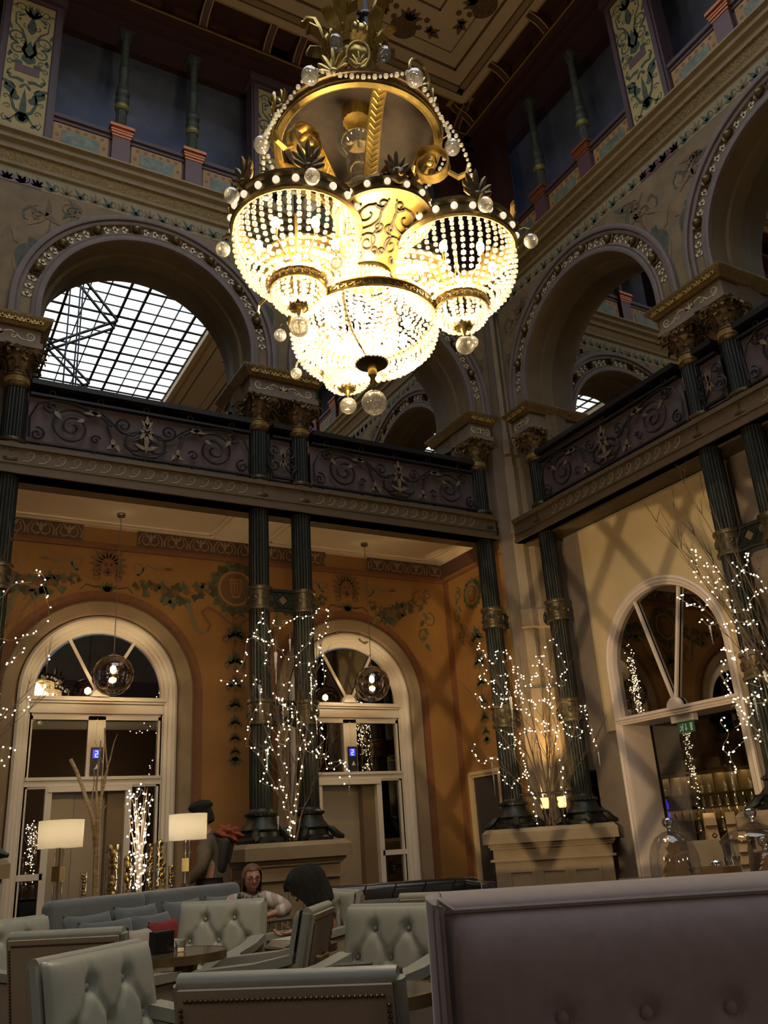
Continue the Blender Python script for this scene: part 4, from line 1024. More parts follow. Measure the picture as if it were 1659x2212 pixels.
# ================================================================== right wall under its gallery: tan panel, arched doorway to the bar
RC0 = -7.785; XP = .36
rwall = wall_with_arches(FR, [RC0, RC0+3.72], -9.4, 4.0, 5.45, XP, XP+.10, 1.0, 3.23, M_STONE2, 'wall_right_lower')
b = MB(); 
inn = [(RC0+1.0, 2.46)]+archpts(RC0, 1.0, 30, 0, 3.23)+[(RC0-1.0, 2.46)]
L, Rr, zt = -9.02, -6.30, 5.37; out = []
for k, (x, z) in enumerate(inn):
    if k in (0, len(inn)-1): out.append((Rr if k == 0 else L, 2.46)); continue
    a = PI*(k-1)/30; dx, dz = cos(a), sin(a); kk = min((Rr-RC0)/dx if dx > 1e-6 else 9e9, (L-RC0)/dx if dx < -1e-6 else 9e9, (zt-3.23)/dz if dz > 1e-6 else 9e9); out.append((RC0+dx*kk, 3.23+dz*kk))
N = len(inn); b.add([(x, XP-.02, z) for x, z in inn+out], [(k, k+1, N+k+1, N+k) for k in range(N-1)])
for e in (Rr, L):
    sd = [q for q in out[1:-1] if abs(q[0]-e) < 1e-6]; tp = [q for q in out[1:-1] if abs(q[1]-zt) < 1e-6]
    xx = max(q[0] for q in tp) if e == Rr else min(q[0] for q in tp)
    b.add([(e, XP-.02, zt), (e, XP-.02, max(q[1] for q in sd)), (xx, XP-.02, zt)], [(0, 1, 2)])
b.build('tan_plaster_panel', M_TAN, rwall)
b = MB()
for s0, s1, z0, z1 in ((-9.03, -6.29, 5.36, 5.385), (-9.035, -9.015, 2.46, 5.38)): b.box(s0, s1, XP-.035, XP, z0, z1)
b.build('panel_edge', mat('panel_edge_beige', (.42, .33, .2), .6), rwall)
b = MB(); b.box(-9.9, 5.0, 0.0, XP+.1, 5.40, 5.46); b.build('beam_soffit', M_BEAM, rwall)
w = MB(); NN = 36
def rring(prof, zs):
    N = len(prof)-1
    def fn(u, v):
        r, d = prof[round(v*N)]; k = u*(NN+2)
        if k < 1-1e-6: return (RC0+r, d, zs*k)
        if k > NN+1+1e-6: return (RC0-r, d, zs*(NN+2-k))
        a = PI*(k-1)/NN; return (RC0+r*cos(a), d, zs+r*sin(a))
    w.grid(fn, NN+2, N)
rring([(1.06, XP-.02), (1.06, XP-.06), (1.03, XP-.075), (1.01, XP-.06), (.98, XP-.06), (.97, XP-.045), (.94, XP-.045), (.93, XP-.02), (.93, XP+.45)], 3.23)
for a, b_, z0, z1, d in ((-1.0, 1.0, 2.50, 2.60, XP-.05), (-1.02, 1.02, 2.565, 2.60, XP-.08), (-1.02, 1.02, 2.53, 2.545, XP-.065)): w.box(RC0+a, RC0+b_, d, XP+.45, z0, z1)
for sg in (-1, 1):
    a = PI/2+sg*.42; w.strap([(RC0, XP-.0, 2.62), (RC0+.94*cos(a)*1.02, XP-.0, 3.23-.02+.95*sin(a))], .04, .035, side=(sin(a), 0, -cos(a)))
w.M = Matrix.Translation((RC0, XP-.02, 2.60)) @ Matrix.Rotation(PI/2, 4, 'X'); w.lathe([(0, .05), (.10, .045), (.125, .01), (.125, -.03)], 20, a0=0, a1=PI); w.M = None
d4 = w.build('door_4', mat('pinkish_white_woodwork', (0.62, 0.50, 0.42), 0.45), M=FR, kind=STR, smooth=30)
g = MB(); g.prism([(RC0+.94*cos(PI*i/24), 3.23+.94*sin(PI*i/24)) for i in range(25)]+[(RC0-.94, 2.58), (RC0+.94, 2.58)], lambda u, v, h: (u, h, v), XP+.03, XP+.04); g.build('fanlight_mirror', M_DKMIRROR, d4)
g = MB(); g.box(RC0+.16, RC0+.19, XP+.46, XP+.50, 0, 2.5); g.box(RC0-.93, RC0+.93, XP+.47, XP+.475, .0, 2.5); g.cur = 0
gp = g.build('glass_door_pane', glass('door_glass', (.86, .84, .80), clear=.97, rough=.02), d4)
# exit sign under the transom
t = thing('exit_sign', 'green emergency exit sign with running figure, arrow and door under a white housing', 'exit sign', FR @ T(RC0-.0, XP+.12, 0))
q = MB(); q.box(-.20, .17, -.04, .04, 2.42, 2.50); q.build('housing', mat('white_plastic', (.6, .55, .5), .4), t)
q = MB(); q.box(-.14, .13, -.006, .006, 2.285, 2.42); q.build('sign_plate', mat('green_sign', (.012, .11, .035), .35, emit=(.01, .16, .05), estr=.12), t)
q = MB()
q.box(.065, .10, -.010, -.006, 2.305, 2.40)
q.box(-.012, .002, -.010, -.006, 2.335, 2.395); q.prism([(-.027, 2.34), (.017, 2.34), (-.005, 2.305)], lambda u, v, h: (u, h, v), -.006, -.010)
for pts, wd in (([(-.058, 2.372), (-.075, 2.345)], .022), ([(-.075, 2.345), (-.09, 2.325), (-.115, 2.31)], .011), ([(-.073, 2.345), (-.058, 2.33), (-.06, 2.305)], .011), ([(-.06, 2.37), (-.09, 2.375), (-.10, 2.36)], .009), ([(-.058, 2.368), (-.045, 2.35)], .009)): ribbon(q, pts, wd, -.006, taper=False, th=.004)
disc(q, -.048, 2.388, .010, -.006, th=.004, n=10)
q.build('pictogram', mat('sign_white', (.55, .6, .5), .5, emit=(.5, .6, .45), estr=.15), t)

# ---- bar room beyond the doorway
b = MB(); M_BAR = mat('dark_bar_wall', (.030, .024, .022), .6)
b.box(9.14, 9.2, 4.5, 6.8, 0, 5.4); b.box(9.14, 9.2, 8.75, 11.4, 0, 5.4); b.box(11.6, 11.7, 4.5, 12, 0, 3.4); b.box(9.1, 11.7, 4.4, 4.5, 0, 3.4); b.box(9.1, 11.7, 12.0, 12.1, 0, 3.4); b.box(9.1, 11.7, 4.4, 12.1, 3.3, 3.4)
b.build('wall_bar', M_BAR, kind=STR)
FBAR = Matrix.Translation((11.55, 0, 0)) @ Matrix.Rotation(-PI/2, 4, 'Z')
t = thing('back_bar', 'lit back bar shelving full of bottles seen through the arched doorway', 'bar shelving', FBAR)
b = MB(); b.box(-11.6, -6.2, -.02, .02, .2, 2.0); b.build('back_board', mat('bar_backing', (.16, .13, .07), .5), t)
SHZ = [1.10, 1.28, 1.46, 1.66]
for z in SHZ: q = MB(); q.box(-11.6, -6.2, -.26, -.02, z-.025, z); q.build('shelf', mat('bar_shelf_wood', (.22, .17, .09), .4), t)
q = MB(); q.box(-11.6, -6.2, -.28, 0, 1.98, 2.02); q.box(-11.6, -6.2, -.5, 0, .0, .9); q.build('cabinet', mat('bar_cabinet', (.10, .08, .05), .5), t)
for k in range(12): q = MB(); q.box(-11.5+.45*k, -11.47+.45*k, -.26, 0, 1.66, 1.98); q.build('divider', MAT['bar_shelf_wood'], t)
q = MB(); q.box(-11.4, -9.7, -.3, -.02, 2.02, 2.18); tag(q.build('wooden_crate', mat('beige_box', (.30, .25, .17), .6), M=FBAR), 'long beige box lying on top of the back bar shelving', 'box')
lamp('shelf_light', 'AREA', (11.45, 8.8, 1.94), 7, WARM, rot=(0, 0, 0), shape='RECTANGLE', size=.15, size_y=5)
lamp('shelf_light_lower', 'AREA', (11.46, 8.8, 1.43), 3, WARM, rot=(0, 0, 0), shape='RECTANGLE', size=.12, size_y=5)
def bottle_mesh(h, r, nk):
    b = MB(); b.lathe([(0, 0), (r, 0), (r, h*.58), (r*.8, h*.68), (nk, h*.75), (nk, h*.97), (nk*1.2, h*.975), (nk*1.2, h), (0, h)], 10); return b
BT = []
for nm, h, r, nk, colr in (('clear', .15, .030, .010, (.55, .52, .46)), ('amber', .15, .028, .009, (.45, .27, .07)), ('blue', .16, .030, .010, (.02, .03, .5)), ('green', .16, .029, .010, (.06, .12, .04))):
    m_ = mat('%s_bottle_glass' % nm, colr, .12, coat=.4, emit=(.05, .05, 1) if nm == 'blue' else None, estr=.8)
    o = bottle_mesh(h, r, nk); me = bpy.data.meshes.new('bottle'); me.from_pydata(o.v, [], o.f); me.materials.append(m_); me.polygons.foreach_set('use_smooth', [True]*len(me.polygons)); me.set_sharp_from_angle(angle=rad(35)); BT.append((nm, me))
SHN = ['lowest', 'second', 'third', 'top']
for si, z in enumerate(SHZ):
    for k in range(30):
        s = -11.45+.155*k
        if s > -6.9: continue
        nm, me = BT[2] if (si in (1, 2) and k < 5 and k % 2 == 0) else BT[(0, 1, 0, 0)[si]] if k % 7 else BT[3]
        link('bottle', me, None, FBAR @ T(s, -.15, z+.001), '%s glass bottle standing on the %s shelf of the back bar' % (nm, SHN[si]), None, 'bottle', '%s bottles on the %s bar shelf' % (nm, SHN[si]))

# ---- pendant globes of the lower gallery
M_BANDM = glass('bronze_mirror_band', (.62, .48, .36), clear=.25, rough=.03)
def pendant(x, y, label):
    zc = 3.40; r = .255
    t = thing('pendant_lamp', label, 'pendant lamp', T(x, y, 0), None)
    b = MB(); b.lathe([(.0, ZS-.065), (.02, ZS-.06), (.05, ZS-.05), (.062, ZS-.03), (.062, ZS-.001), (0, ZS-.001)], 20); b.build('canopy', mat('polished_nickel', (.5, .46, .4), .12, metal=1), t)
    b = MB(); b.tube([(0, 0, ZS-.06), (0, 0, zc+r+.02)], .006, 5); b.build('cable', mat('clear_grey_cable', (.16, .14, .12), .4), t)
    b = MB(); b.lathe([(r*cos(a), zc+r*sin(a)) for a in [rad(-89+178*i/28) for i in range(29)]], 36); b.build('glass_globe', glass('pendant_glass', (.97, .93, .88), clear=.72, rough=.01), t, smooth=180)
    for a0, a1 in ((58, 80), (26, 40), (2, 15), (-22, -8), (-46, -32), (-74, -56)):
        b = MB(); b.lathe([((r+.002)*cos(rad(a)), zc+(r+.002)*sin(rad(a))) for a in (a0, (a0+a1)/2, a1)], 36); b.build('mirrored_band', M_BANDM, t, smooth=180)
    b = MB(); b.lathe([(0, zc+r+.03), (.03, zc+r+.02), (.035, zc+r-.02), (.02, zc+r-.06), (.018, zc+.13), (0, zc+.13)], 14); b.build('socket', MAT['polished_nickel'], t)
    b = MB(); b.sphere((0, 0, zc+.07), .038, 14, 10, (1, 1, 1.35)); b.build('bulb', mat('warm_bulb', (1, .9, .7), .3, emit=(1, .78, .45), estr=45, sample=False), t)
    lamp('pendant_light', 'POINT', (0, 0, zc+.07), P_PEND, (1, .74, .42), .045, t)
pendant(2.395, 11.07, 'striped mirrored glass globe pendant before the lift with the birch branches')
pendant(6.095, 11.05, 'striped mirrored glass globe pendant on the corner side of the central columns')
# ================================================================== the chandelier
AX, AY = 2.40, 4.12
M_BEAD = glass('crystal_bead', (1, .97, .9), clear=.62, rough=.08, translucent=.34)
M_BALL = glass('crystal_ball', (.90, .89, .86), clear=.42, rough=.10, translucent=.16)
M_PEARL = mat('milk_glass_pearl_glow', (.85, .80, .70), .2, coat=.5, emit=(1, .86, .62), estr=.9, sample=False)  # emission stands in for bulb light shining through the milk glass
M_BULB = mat('candle_bulb', (1, .9, .7), .3, emit=(1, .80, .48), estr=40, sample=False)
M_WIRE = mat('brass_wire', (.45, .30, .08), .35, metal=.9)
ICO = None
def ico():
    global ICO
    if ICO is None:
        bm = bmesh.new(); bmesh.ops.create_icosphere(bm, subdivisions=2, radius=1.0)
        bm.verts.ensure_lookup_table(); ICO = ([v.co.copy() for v in bm.verts], [[v.index for v in f.verts] for f in bm.faces]); bm.free()
    return ICO
def oct_():
    bm = bmesh.new(); bmesh.ops.create_icosphere(bm, subdivisions=1, radius=1.0)
    bm.verts.ensure_lookup_table(); r_ = ([v.co.copy() for v in bm.verts], [[v.index for v in f.verts] for f in bm.faces]); bm.free(); return r_
ICO1 = oct_()
def bead(b, p, r, I=None):
    V, Fc = I or ICO1; b.add([(p[0]+v.x*r, p[1]+v.y*r, p[2]+v.z*r) for v in V], Fc)
def along(prof, step):
    """points at equal spacing along a polyline of (r, z)"""
    out = []; acc = 0.0; want = 0.0
    for (r0, z0), (r1, z1) in zip(prof, prof[1:]):
        l = math.hypot(r1-r0, z1-z0)
        while want <= acc+l: t = (want-acc)/l; out.append((r0+(r1-r0)*t, z0+(z1-z0)*t)); want += step
        acc += l
    return out
def bead_bowl(prof, n, step, r, a_off=0.0):
    b = MB()
    for k in range(n):
        for i, (rr, z) in enumerate(along(prof, step)):
            nn = rr*2*PI/n
            if nn < r*1.7 and (k % 2): continue
            a = 2*PI*(k+.5*(i % 2)*0)/n+a_off; bead(b, (rr*cos(a), rr*sin(a), z), r*(.85+.3*((k*7+i*3) % 5)/4))
    return b
def palmette(b, x, z, s, n=5, d=0.0):
    for k in range(n):
        a = PI/2+(k-(n-1)/2)*.42; l = s*(1.0-.16*abs(k-(n-1)/2))
        pts = [(x+d*t*l*.3, l*t*cos(a), z+l*t*sin(a)) for t in (0, .3, .6, .85, 1.0)]
        b.tube([(p[0]+.05*s*(i/4)**2*4*.5, p[1], p[2]) for i, p in enumerate(pts)], [s*w for w in (.05, .09, .10, .09, .03)], 6)
    b.sphere((x+.02*s, 0, z), .16*s, 8, 6)
CH = thing('chandelier', 'huge gilt crystal chandelier with three glowing beaded baskets round a lower central bowl', 'chandelier', T(AX, AY, 0))
# -- suspension rods
for k in range(3):
    a = rad(200+120*k); b = MB()
    b.tube([(.10*cos(a), .10*sin(a), 6.86), (.13*cos(a), .13*sin(a), 7.05), (.16*cos(a), .16*sin(a), 13.58)], .018, 6)
    b.tube([(.12*cos(a), .12*sin(a), 6.92), (.12*cos(a), .12*sin(a), 7.06)], .034, 8); b.sphere((.12*cos(a), .12*sin(a), 7.08), .05, 8, 6)
    b.tube([(.12*cos(a), .12*sin(a), 7.09), (.13*cos(a+2.09), .13*sin(a+2.09), 7.09)], .016, 6)
    b.build('suspension_rod', mat('blue_black_steel', (.03, .032, .05), .45, metal=.5), CH)
# -- crown: urn, plumes, dome ribs
b = MB(); b.lathe([(.0, 6.05), (.10, 6.06), (.11, 6.2), (.07, 6.3), (.06, 6.38), (.12, 6.46), (.17, 6.56), (.175, 6.62), (.15, 6.66), (.16, 6.70), (.20, 6.73), (.215, 6.78), (.20, 6.82), (.16, 6.83), (.05, 6.90), (0, 6.92)], 32, flute=16, fd=.006)
for k in range(24): a = 2*PI*k/24; b.tube([(.19*cos(a), .19*sin(a), 6.725), (.222*cos(a), .222*sin(a), 6.78), (.2*cos(a), .2*sin(a), 6.825)], .010, 4)
b.build('crown_urn', M_GOLD, CH)
for k in range(5):
    a = rad(236+72*k-10); b = MB(); b.M = Matrix.Rotation(a, 4, 'Z')
    pts = [(.16, 0, 6.68), (.21, 0, 6.80), (.235, 0, 6.93), (.27, 0, 7.03), (.33, 0, 7.06), (.365, 0, 7.02)]
    b.strap(pts, [.06, .10, .12, .11, .08, .05], .025, side=(0, 1, 0))
    for e in (-1, 1):
        b.strap([(.19, e*.03, 6.74), (.24, e*.08, 6.84), (.31, e*.10, 6.87), (.34, e*.09, 6.83)], [.06, .09, .08, .03], .018, side=(0, 1, .3)); b.tube([(p[0], p[1]+e*.02, p[2]) for p in pts], .013, 5)
    b.build('crown_plume', M_GOLD, CH)
b = MB(); b.lathe([(.575, 5.885), (.56, 5.93), (.48, 6.02), (.34, 6.10), (.20, 6.15), (.10, 6.17), (0, 6.17)], 48); b.build('crown_dome', mat('dome_opening_dark', (.020, .012, .007), .8, noise=.3, nscale=14), CH)  # near-black colour stands in for the dark opening inside the ring
# -- great ring with palmettes, loops, pearls and swags
b = MB(); b.lathe([(.54, 5.80), (.58, 5.795), (.60, 5.815), (.585, 5.83), (.59, 5.86), (.61, 5.87), (.615, 5.89), (.58, 5.90), (.54, 5.885), (.54, 5.80)], 64)
b.build('crown_ring', M_BRONZE, CH)
b = MB(); b.lathe([(.545, 5.80), (.57, 5.775), (.595, 5.79), (.57, 5.802)], 64); b.build('ring_fillet', M_GOLD, CH)
DA = [257.5, 17.5, 137.5]; BA = [196.6, 318.1, 77.5]
for k in range(6):
    a = rad(257.5+60*k+30); b = MB(); b.M = Matrix.Rotation(a, 4, 'Z')
    if k % 2: palmette(b, .59, 5.90, .20, 7)
    else:
        b.tube([(.60+.01*sin(t), .085*sin(t), 6.03-.13*cos(t)) for t in [2*PI*i/20 for i in range(20)]], .012, 6, closed=True); palmette(b, .60, 5.93, .13, 5)
    b.build('ring_palmette', M_GOLD, CH)
for k in range(6):
    a = rad(257.5+60*k-14); b = MB(); b.M = Matrix.Rotation(a, 4, 'Z')
    if k % 2 == 0: b.tube([(.60+.01*sin(t), .075*sin(t), 6.02-.12*cos(t)) for t in [2*PI*i/20 for i in range(20)]], .011, 6, closed=True); palmette(b, .60, 5.92, .12, 5)
    else: palmette(b, .59, 5.90, .15, 5)
    b.build('ring_palmette', M_GOLD, CH)
SW = []
for k in range(6):
    a = rad(257.5+60*k+18); SW.append(a)
    b = MB(); b.sphere((.68*cos(a), .68*sin(a), 5.84), .058, 18, 12, (1, 1, 1.12)); b.build('ring_glass_ball', M_BALL, CH)
    b = MB(); b.tube([(.60*cos(a), .60*sin(a), 5.90), (.66*cos(a), .66*sin(a), 5.95), (.68*cos(a), .68*sin(a), 5.91)], .006, 5); b.build('ball_hook', M_WIRE, CH)
    b = MB(); a2 = a+rad(60)
    for i in range(1, 18):
        t = i/18; aa = a+(a2-a)*t; r_ = .665-.03*4*t*(1-t); z = 5.91-.12*4*t*(1-t); bead(b, (r_*cos(aa), r_*sin(aa), z), .019 if i % 2 else .013)
    tag(b.build('bead_swag', M_BEAD, CH), kind='stuff')
for k, A in enumerate(BA):
    a = rad(A-8); b = MB()
    for i in range(18): t = i/17; r_ = .66+.10*t+.06*sin(PI*t); bead(b, (r_*cos(a), r_*sin(a), 5.78-.78*t), .017 if i % 2 else .012)
    tag(b.build('bead_drop', M_BEAD, CH), kind='stuff')
for k in range(4):
    a = rad(215+90*k); b = MB(); b.sphere((.26*cos(a), .26*sin(a), 6.58), .05, 16, 10, (1, 1, 1.35)); b.build('crown_glass_ball', M_BALL, CH)
# -- glass baluster
b = MB(); b.lathe([(0, 5.02), (.05, 5.03), (.06, 5.14), (.045, 5.2), (.07, 5.26), (.085, 5.36), (.065, 5.42), (.09, 5.46), (.095, 5.52), (.07, 5.57), (.085, 5.62), (.095, 5.70), (.07, 5.76), (.13, 5.82), (.15, 5.86), (.12, 5.89), (0, 5.9)], 24)
b.build('glass_baluster', glass('smoky_baluster_glass', (.80, .78, .72), clear=.30, rough=.04, translucent=.08), CH)
# -- arms
def chevrons(b, pts, w):
    for p0, p1 in zip(pts, pts[1:]):
        p0, p1 = Vector(p0), Vector(p1); tg = (p1-p0).normalized(); nn = tg.cross(Vector((0, 1, 0))).normalized()
        n = max(2, int((p1-p0).length/.035))
        for i in range(n):
            m_ = p0.lerp(p1, (i+.5)/n)
            for s_ in (-1, 1):
                for sg in (-1, 1): b.tube([m_+nn*s_*.011+Vector((0, sg*w*.42, 0))+tg*.03, m_+nn*s_*.011], .0055, 4)
for A in DA:
    b = MB(); b.M = Matrix.Rotation(rad(A), 4, 'Z')
    pts = [(.13, 0, 5.00), (.16, 0, 5.15), (.23, 0, 5.35), (.34, 0, 5.58), (.46, 0, 5.74), (.56, 0, 5.81)]
    b.strap(pts, .085, .016, side=(0, 1, 0)); b.tube([(p[0], .042, p[2]) for p in pts], .009, 5); b.tube([(p[0], -.042, p[2]) for p in pts], .009, 5); chevrons(b, pts, .085)
    b.build('strap_arm', M_GOLD, CH)
for A in BA:
    b = MB(); b.M = Matrix.Rotation(rad(A), 4, 'Z')
    pts = [(.13, 0, 5.00), (.18, 0, 5.16), (.26, 0, 5.32), (.34, 0, 5.45), (.40, 0, 5.56)]
    cx, cz = .50, 5.47
    vol = [(cx+(.155-.090*i/26)*cos(2.4-.30*i), 0, cz+.05+(.155-.090*i/26)*sin(2.4-.30*i)) for i in range(27)]
    b.strap(pts+vol[1:], .085, .012, side=(0, 1, 0)); b.tube([(p[0], .042, p[2]) for p in pts], .009, 5); b.tube([(p[0], -.042, p[2]) for p in pts], .009, 5); chevrons(b, pts, .085)
    b.sphere((cx, .045, cz+.04), .03, 8, 6); b.sphere((cx, -.045, cz+.04), .03, 8, 6)
    b.strap([(.62, 0, 5.44), (.68, 0, 5.38), (.74, 0, 5.40), (.76, 0, 5.47)], [.03, .04, .03, .015], .02, side=(0, 1, 0))
    b.build('volute_arm', M_GOLD, CH)
    b = MB(); b.M = Matrix.Rotation(rad(A+28), 4, 'Z'); b.strap([(.15, 0, 5.02), (.22, 0, 5.20), (.32, 0, 5.24), (.40, 0, 5.16), (.40, 0, 5.06), (.34, 0, 5.03)], [.09, .09, .10, .10, .08, .05], .014, side=(0, 1, 0)); b.build('base_scroll', M_GOLD, CH)
b = MB(); b.lathe([(.0, 5.05), (.14, 5.04), (.18, 4.98), (.15, 4.90), (.20, 4.86), (.16, 4.74), (.15, 4.69), (.13, 4.69), (0, 4.75)], 32); b.build('hub', M_GOLD, CH)
# -- three openwork lobes between the baskets
lobe0 = None
def lobe_surf(u, v, off=0.0):
    t = v; c = .42-.37*t**.8; r = .285-.135*t; z = 4.83-.13*t**1.4
    a = 2*PI*u; return (c+r*cos(a), r*sin(a), z-off)
for A in DA:
    if lobe0 is None:
        P = bpy.data.objects.new('openwork_lobe', None); COL.objects.link(P); P.parent = CH; lobe0 = P
        b = MB(); b.grid(lambda u, v: lobe_surf(u, v), 40, 10, cu=True); b.build('gilt_dish', M_GOLD, P)
        b = MB()
        def su(x, y): # map (across, along) on the underside, outer half of the lobe
            t = max(0, min(1, y)); c = .42-.37*t**.8; r = .285-.135*t; return c, r, 4.83-.13*t**1.4
        def P3(x, y):
            # x in [-1,1] around the outer half, y along
            c, r, z = su(x, y); a = x*1.45; return (c+r*cos(a)*1.004, r*sin(a)*1.004, z-.004)
        for sg in (-1, 1):
            for (cx_, cy_, r0, r1, a0, tn) in ((.15, .16, .07, .02, 0, 1.2), (.62, .14, .08, .02, 2, -1.2), (.12, .5, .08, .02, 1, 1.2), (.55, .62, .09, .02, 0, -1.3), (.10, .84, .06, .015, 2, 1.2), (.85, .25, .09, .02, 1, 1.1), (.50, .88, .07, .02, 0, 1.2), (.36, .30, .20, .03, 1.0, 1.5), (.30, .72, .15, .03, -1.0, -1.3), (.70, .42, .13, .03, 2.0, 1.3)):
                pts = [P3(sg*(cx_+1.5*p[0]), cy_+p[1]) for p in spiral(0, 0, r0, r1, a0, tn, 20)]
                b.tube(pts, [.009-.004*i/20 for i in range(21)], 4)
            b.tube([P3(sg*x, y) for x, y in ((.06, .1), (.14, .3), (.10, .5), (.22, .62), (.16, .85))], .007, 4)
            b.tube([P3(sg*x, y) for x, y in ((.5, .12), (.62, .2), (.86, .2), (.92, .4))], .007, 4)
        b.build('scroll_hole_shade', mat('scroll_shadow_brown', (.035, .02, .006), .6), P)  # dark strips on the solid dish stand in for shaded holes
        b = MB(); b.lathe([(.282, 4.825), (.31, 4.82), (.315, 4.835), (.30, 4.85), (.30, 4.895), (.32, 4.905), (.315, 4.925), (.28, 4.92), (.28, 4.83)], 40, c=(.42, 0, 0)); b.build('lobe_band', M_BRONZE, P)
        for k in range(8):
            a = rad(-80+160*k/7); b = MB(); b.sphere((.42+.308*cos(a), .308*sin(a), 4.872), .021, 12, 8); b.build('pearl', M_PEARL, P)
        b = MB(); b.M = Matrix.Translation((.42+.31, 0, 4.88)); palmette(b, 0, .06, .15, 5); b.sphere((.02, 0, .02), .05, 10, 8, (.8, 1, 1.2)); b.sphere((.065, 0, .0), .018, 8, 6)
        for sg in (-1, 1): b.sphere((.05, sg*.02, .035), .012, 6, 5); b.strap([(.0, sg*.03, .05), (.02, sg*.07, .07), (.0, sg*.10, .03)], [.03, .05, .02], .02, side=(1, 0, 0))
        b.build('lion_mask', M_BRONZE, P)
        P.matrix_basis = Matrix.Rotation(rad(A), 4, 'Z')
    else: dup(lobe0, Matrix.Rotation(rad(A), 4, 'Z')).parent = CH
# -- three big baskets
RB = .602
def basket():
    P = bpy.data.objects.new('beaded_basket', None); COL.objects.link(P); P.parent = CH
    b = MB(); b.lathe([(.375, 4.76), (.40, 4.755), (.41, 4.77), (.395, 4.785), (.395, 4.85), (.412, 4.862), (.412, 4.885), (.385, 4.895), (.37, 4.885), (.372, 4.77), (.375, 4.76)], 56); b.build('rim', M_BRONZE, P)
    b = MB(); b.lathe([(.374, 4.758), (.39, 4.748), (.405, 4.757)], 56); b.build('rim_fillet', M_GOLD, P)
    me = None
    for k in range(22):
        a = 2*PI*k/22
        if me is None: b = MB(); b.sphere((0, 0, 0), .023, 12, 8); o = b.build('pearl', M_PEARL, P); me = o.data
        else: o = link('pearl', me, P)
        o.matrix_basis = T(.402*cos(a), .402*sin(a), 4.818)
    prof = [(.375, 4.745), (.383, 4.66), (.37, 4.57), (.325, 4.47), (.25, 4.39), (.17, 4.345)]
    tag(bead_bowl(prof, 42, .040, .0162).build('bead_strings', M_BEAD, P), kind='stuff')
    b = MB()
    for k in range(42): a = 2*PI*k/42; b.tube([(r_*cos(a), r_*sin(a), z) for r_, z in prof], .0016, 3)
    b.build('string_wires', M_WIRE, P)
    me = None
    for k in range(7):
        a = 2*PI*k/6+.3; rr = .235 if k < 6 else 0.0
        if me is None: b = MB(); b.sphere((0, 0, 0), .026, 12, 8, (1, 1, 1.7)); o = b.build('candle_bulb', M_BULB, P); me = o.data
        else: o = link('candle_bulb', me, P)
        o.matrix_basis = T(rr*cos(a), rr*sin(a), 4.66 if k < 6 else 4.53)
    b = MB()
    for k in range(6): a = 2*PI*k/6+.3; b.tube([(0, 0, 4.52), (.12*cos(a), .12*sin(a), 4.50), (.235*cos(a), .235*sin(a), 4.56), (.235*cos(a), .235*sin(a), 4.62)], [.008, .008, .008, .014], 6)
    b.tube([(0, 0, 4.9), (0, 0, 4.40)], .012, 6)
    pass
    b.build('lamp_cluster', M_GOLD, P)
    # lower small basket
    b = MB(); b.lathe([(.158, 4.325), (.172, 4.32), (.176, 4.332), (.166, 4.34), (.166, 4.37), (.178, 4.38), (.172, 4.392), (.158, 4.388), (.158, 4.325)], 36); b.build('small_rim', M_GOLD, P)
    b = MB()
    for k in range(22): a = 2*PI*k/22; b.M = Matrix.Rotation(a, 4, 'Z'); b.tube([(.168, .016*cos(t), 4.355+.014*sin(t)) for t in [2*PI*i/8 for i in range(8)]], .004, 4, closed=True); b.M = None
    b.build('pierced_frieze', M_GOLD, P)
    tag(bead_bowl([(.158, 4.315), (.160, 4.285), (.145, 4.25), (.10, 4.222), (.05, 4.21)], 26, .028, .0130).build('small_bead_strings', M_BEAD, P), kind='stuff')
    b = MB(); b.lathe([(0, 4.235), (.05, 4.228), (.062, 4.215), (.045, 4.20), (.02, 4.19), (.012, 4.16), (0, 4.14)], 16)
    for k in range(8): a = 2*PI*k/8; b.M = Matrix.Rotation(a, 4, 'Z'); b.strap([(.02, 0, 4.20), (.055, 0, 4.205), (.07, 0, 4.225)], [.02, .03, .012], .006, side=(0, 1, 0)); b.M = None
    b.build('leaf_finial', M_GOLD, P)
    b = MB(); b.sphere((0, 0, 4.075), .060, 22, 14); b.build('glass_ball', M_BALL, P)
    for aa in (-60, 0, 60):
        b = MB(); b.M = Matrix.Rotation(rad(aa), 4, 'Z'); palmette(b, .40, 4.90, .19, 7); b.tube([(.40, 0, 4.84), (.46, 0, 4.86), (.49, 0, 4.84)], .010, 5); b.tube([(.49, 0, 4.84), (.49, 0, 4.80)], .003, 4); b.build('rim_palmette', M_BRONZE, P)
        b = MB(); b.M = Matrix.Rotation(rad(aa), 4, 'Z'); b.sphere((.49, 0, 4.755), .046, 18, 12, (1, 1, 1.08)); b.build('hanging_glass_ball', M_BALL, P)
    for aa in (-120, 120):
        b = MB(); b.M = Matrix.Rotation(rad(aa*.72), 4, 'Z'); b.tube([(.29, 0, 4.42), (.35, 0, 4.40), (.36, 0, 4.36)], .008, 5); b.sphere((.36, 0, 4.31), .04, 16, 10) if aa > 0 else b.sphere((.36, 0, 4.35), .012, 8, 6); b.build('side_drop', M_BALL if aa > 0 else M_GOLD, P)
    return P
bk0 = basket()
for k, A in enumerate(BA):
    M_ = Matrix.Rotation(rad(A), 4, 'Z') @ Matrix.Translation((RB, 0, 0))
    if k == 0: bk0.matrix_basis = M_
    else: dup(bk0, M_).parent = CH
    b = MB(); b.M = Matrix.Rotation(rad(A), 4, 'Z'); b.tube([(.44, 0, 4.35), (.445, 0, 4.36), (RB-.165, 0, 4.36)], .012, 6); b.build('basket_link', M_BRONZE, CH)
    lamp('basket_light', 'POINT', (RB*cos(rad(A)), RB*sin(rad(A)), 4.60), P_CHAND, (1, .74, .40), .16, CH)
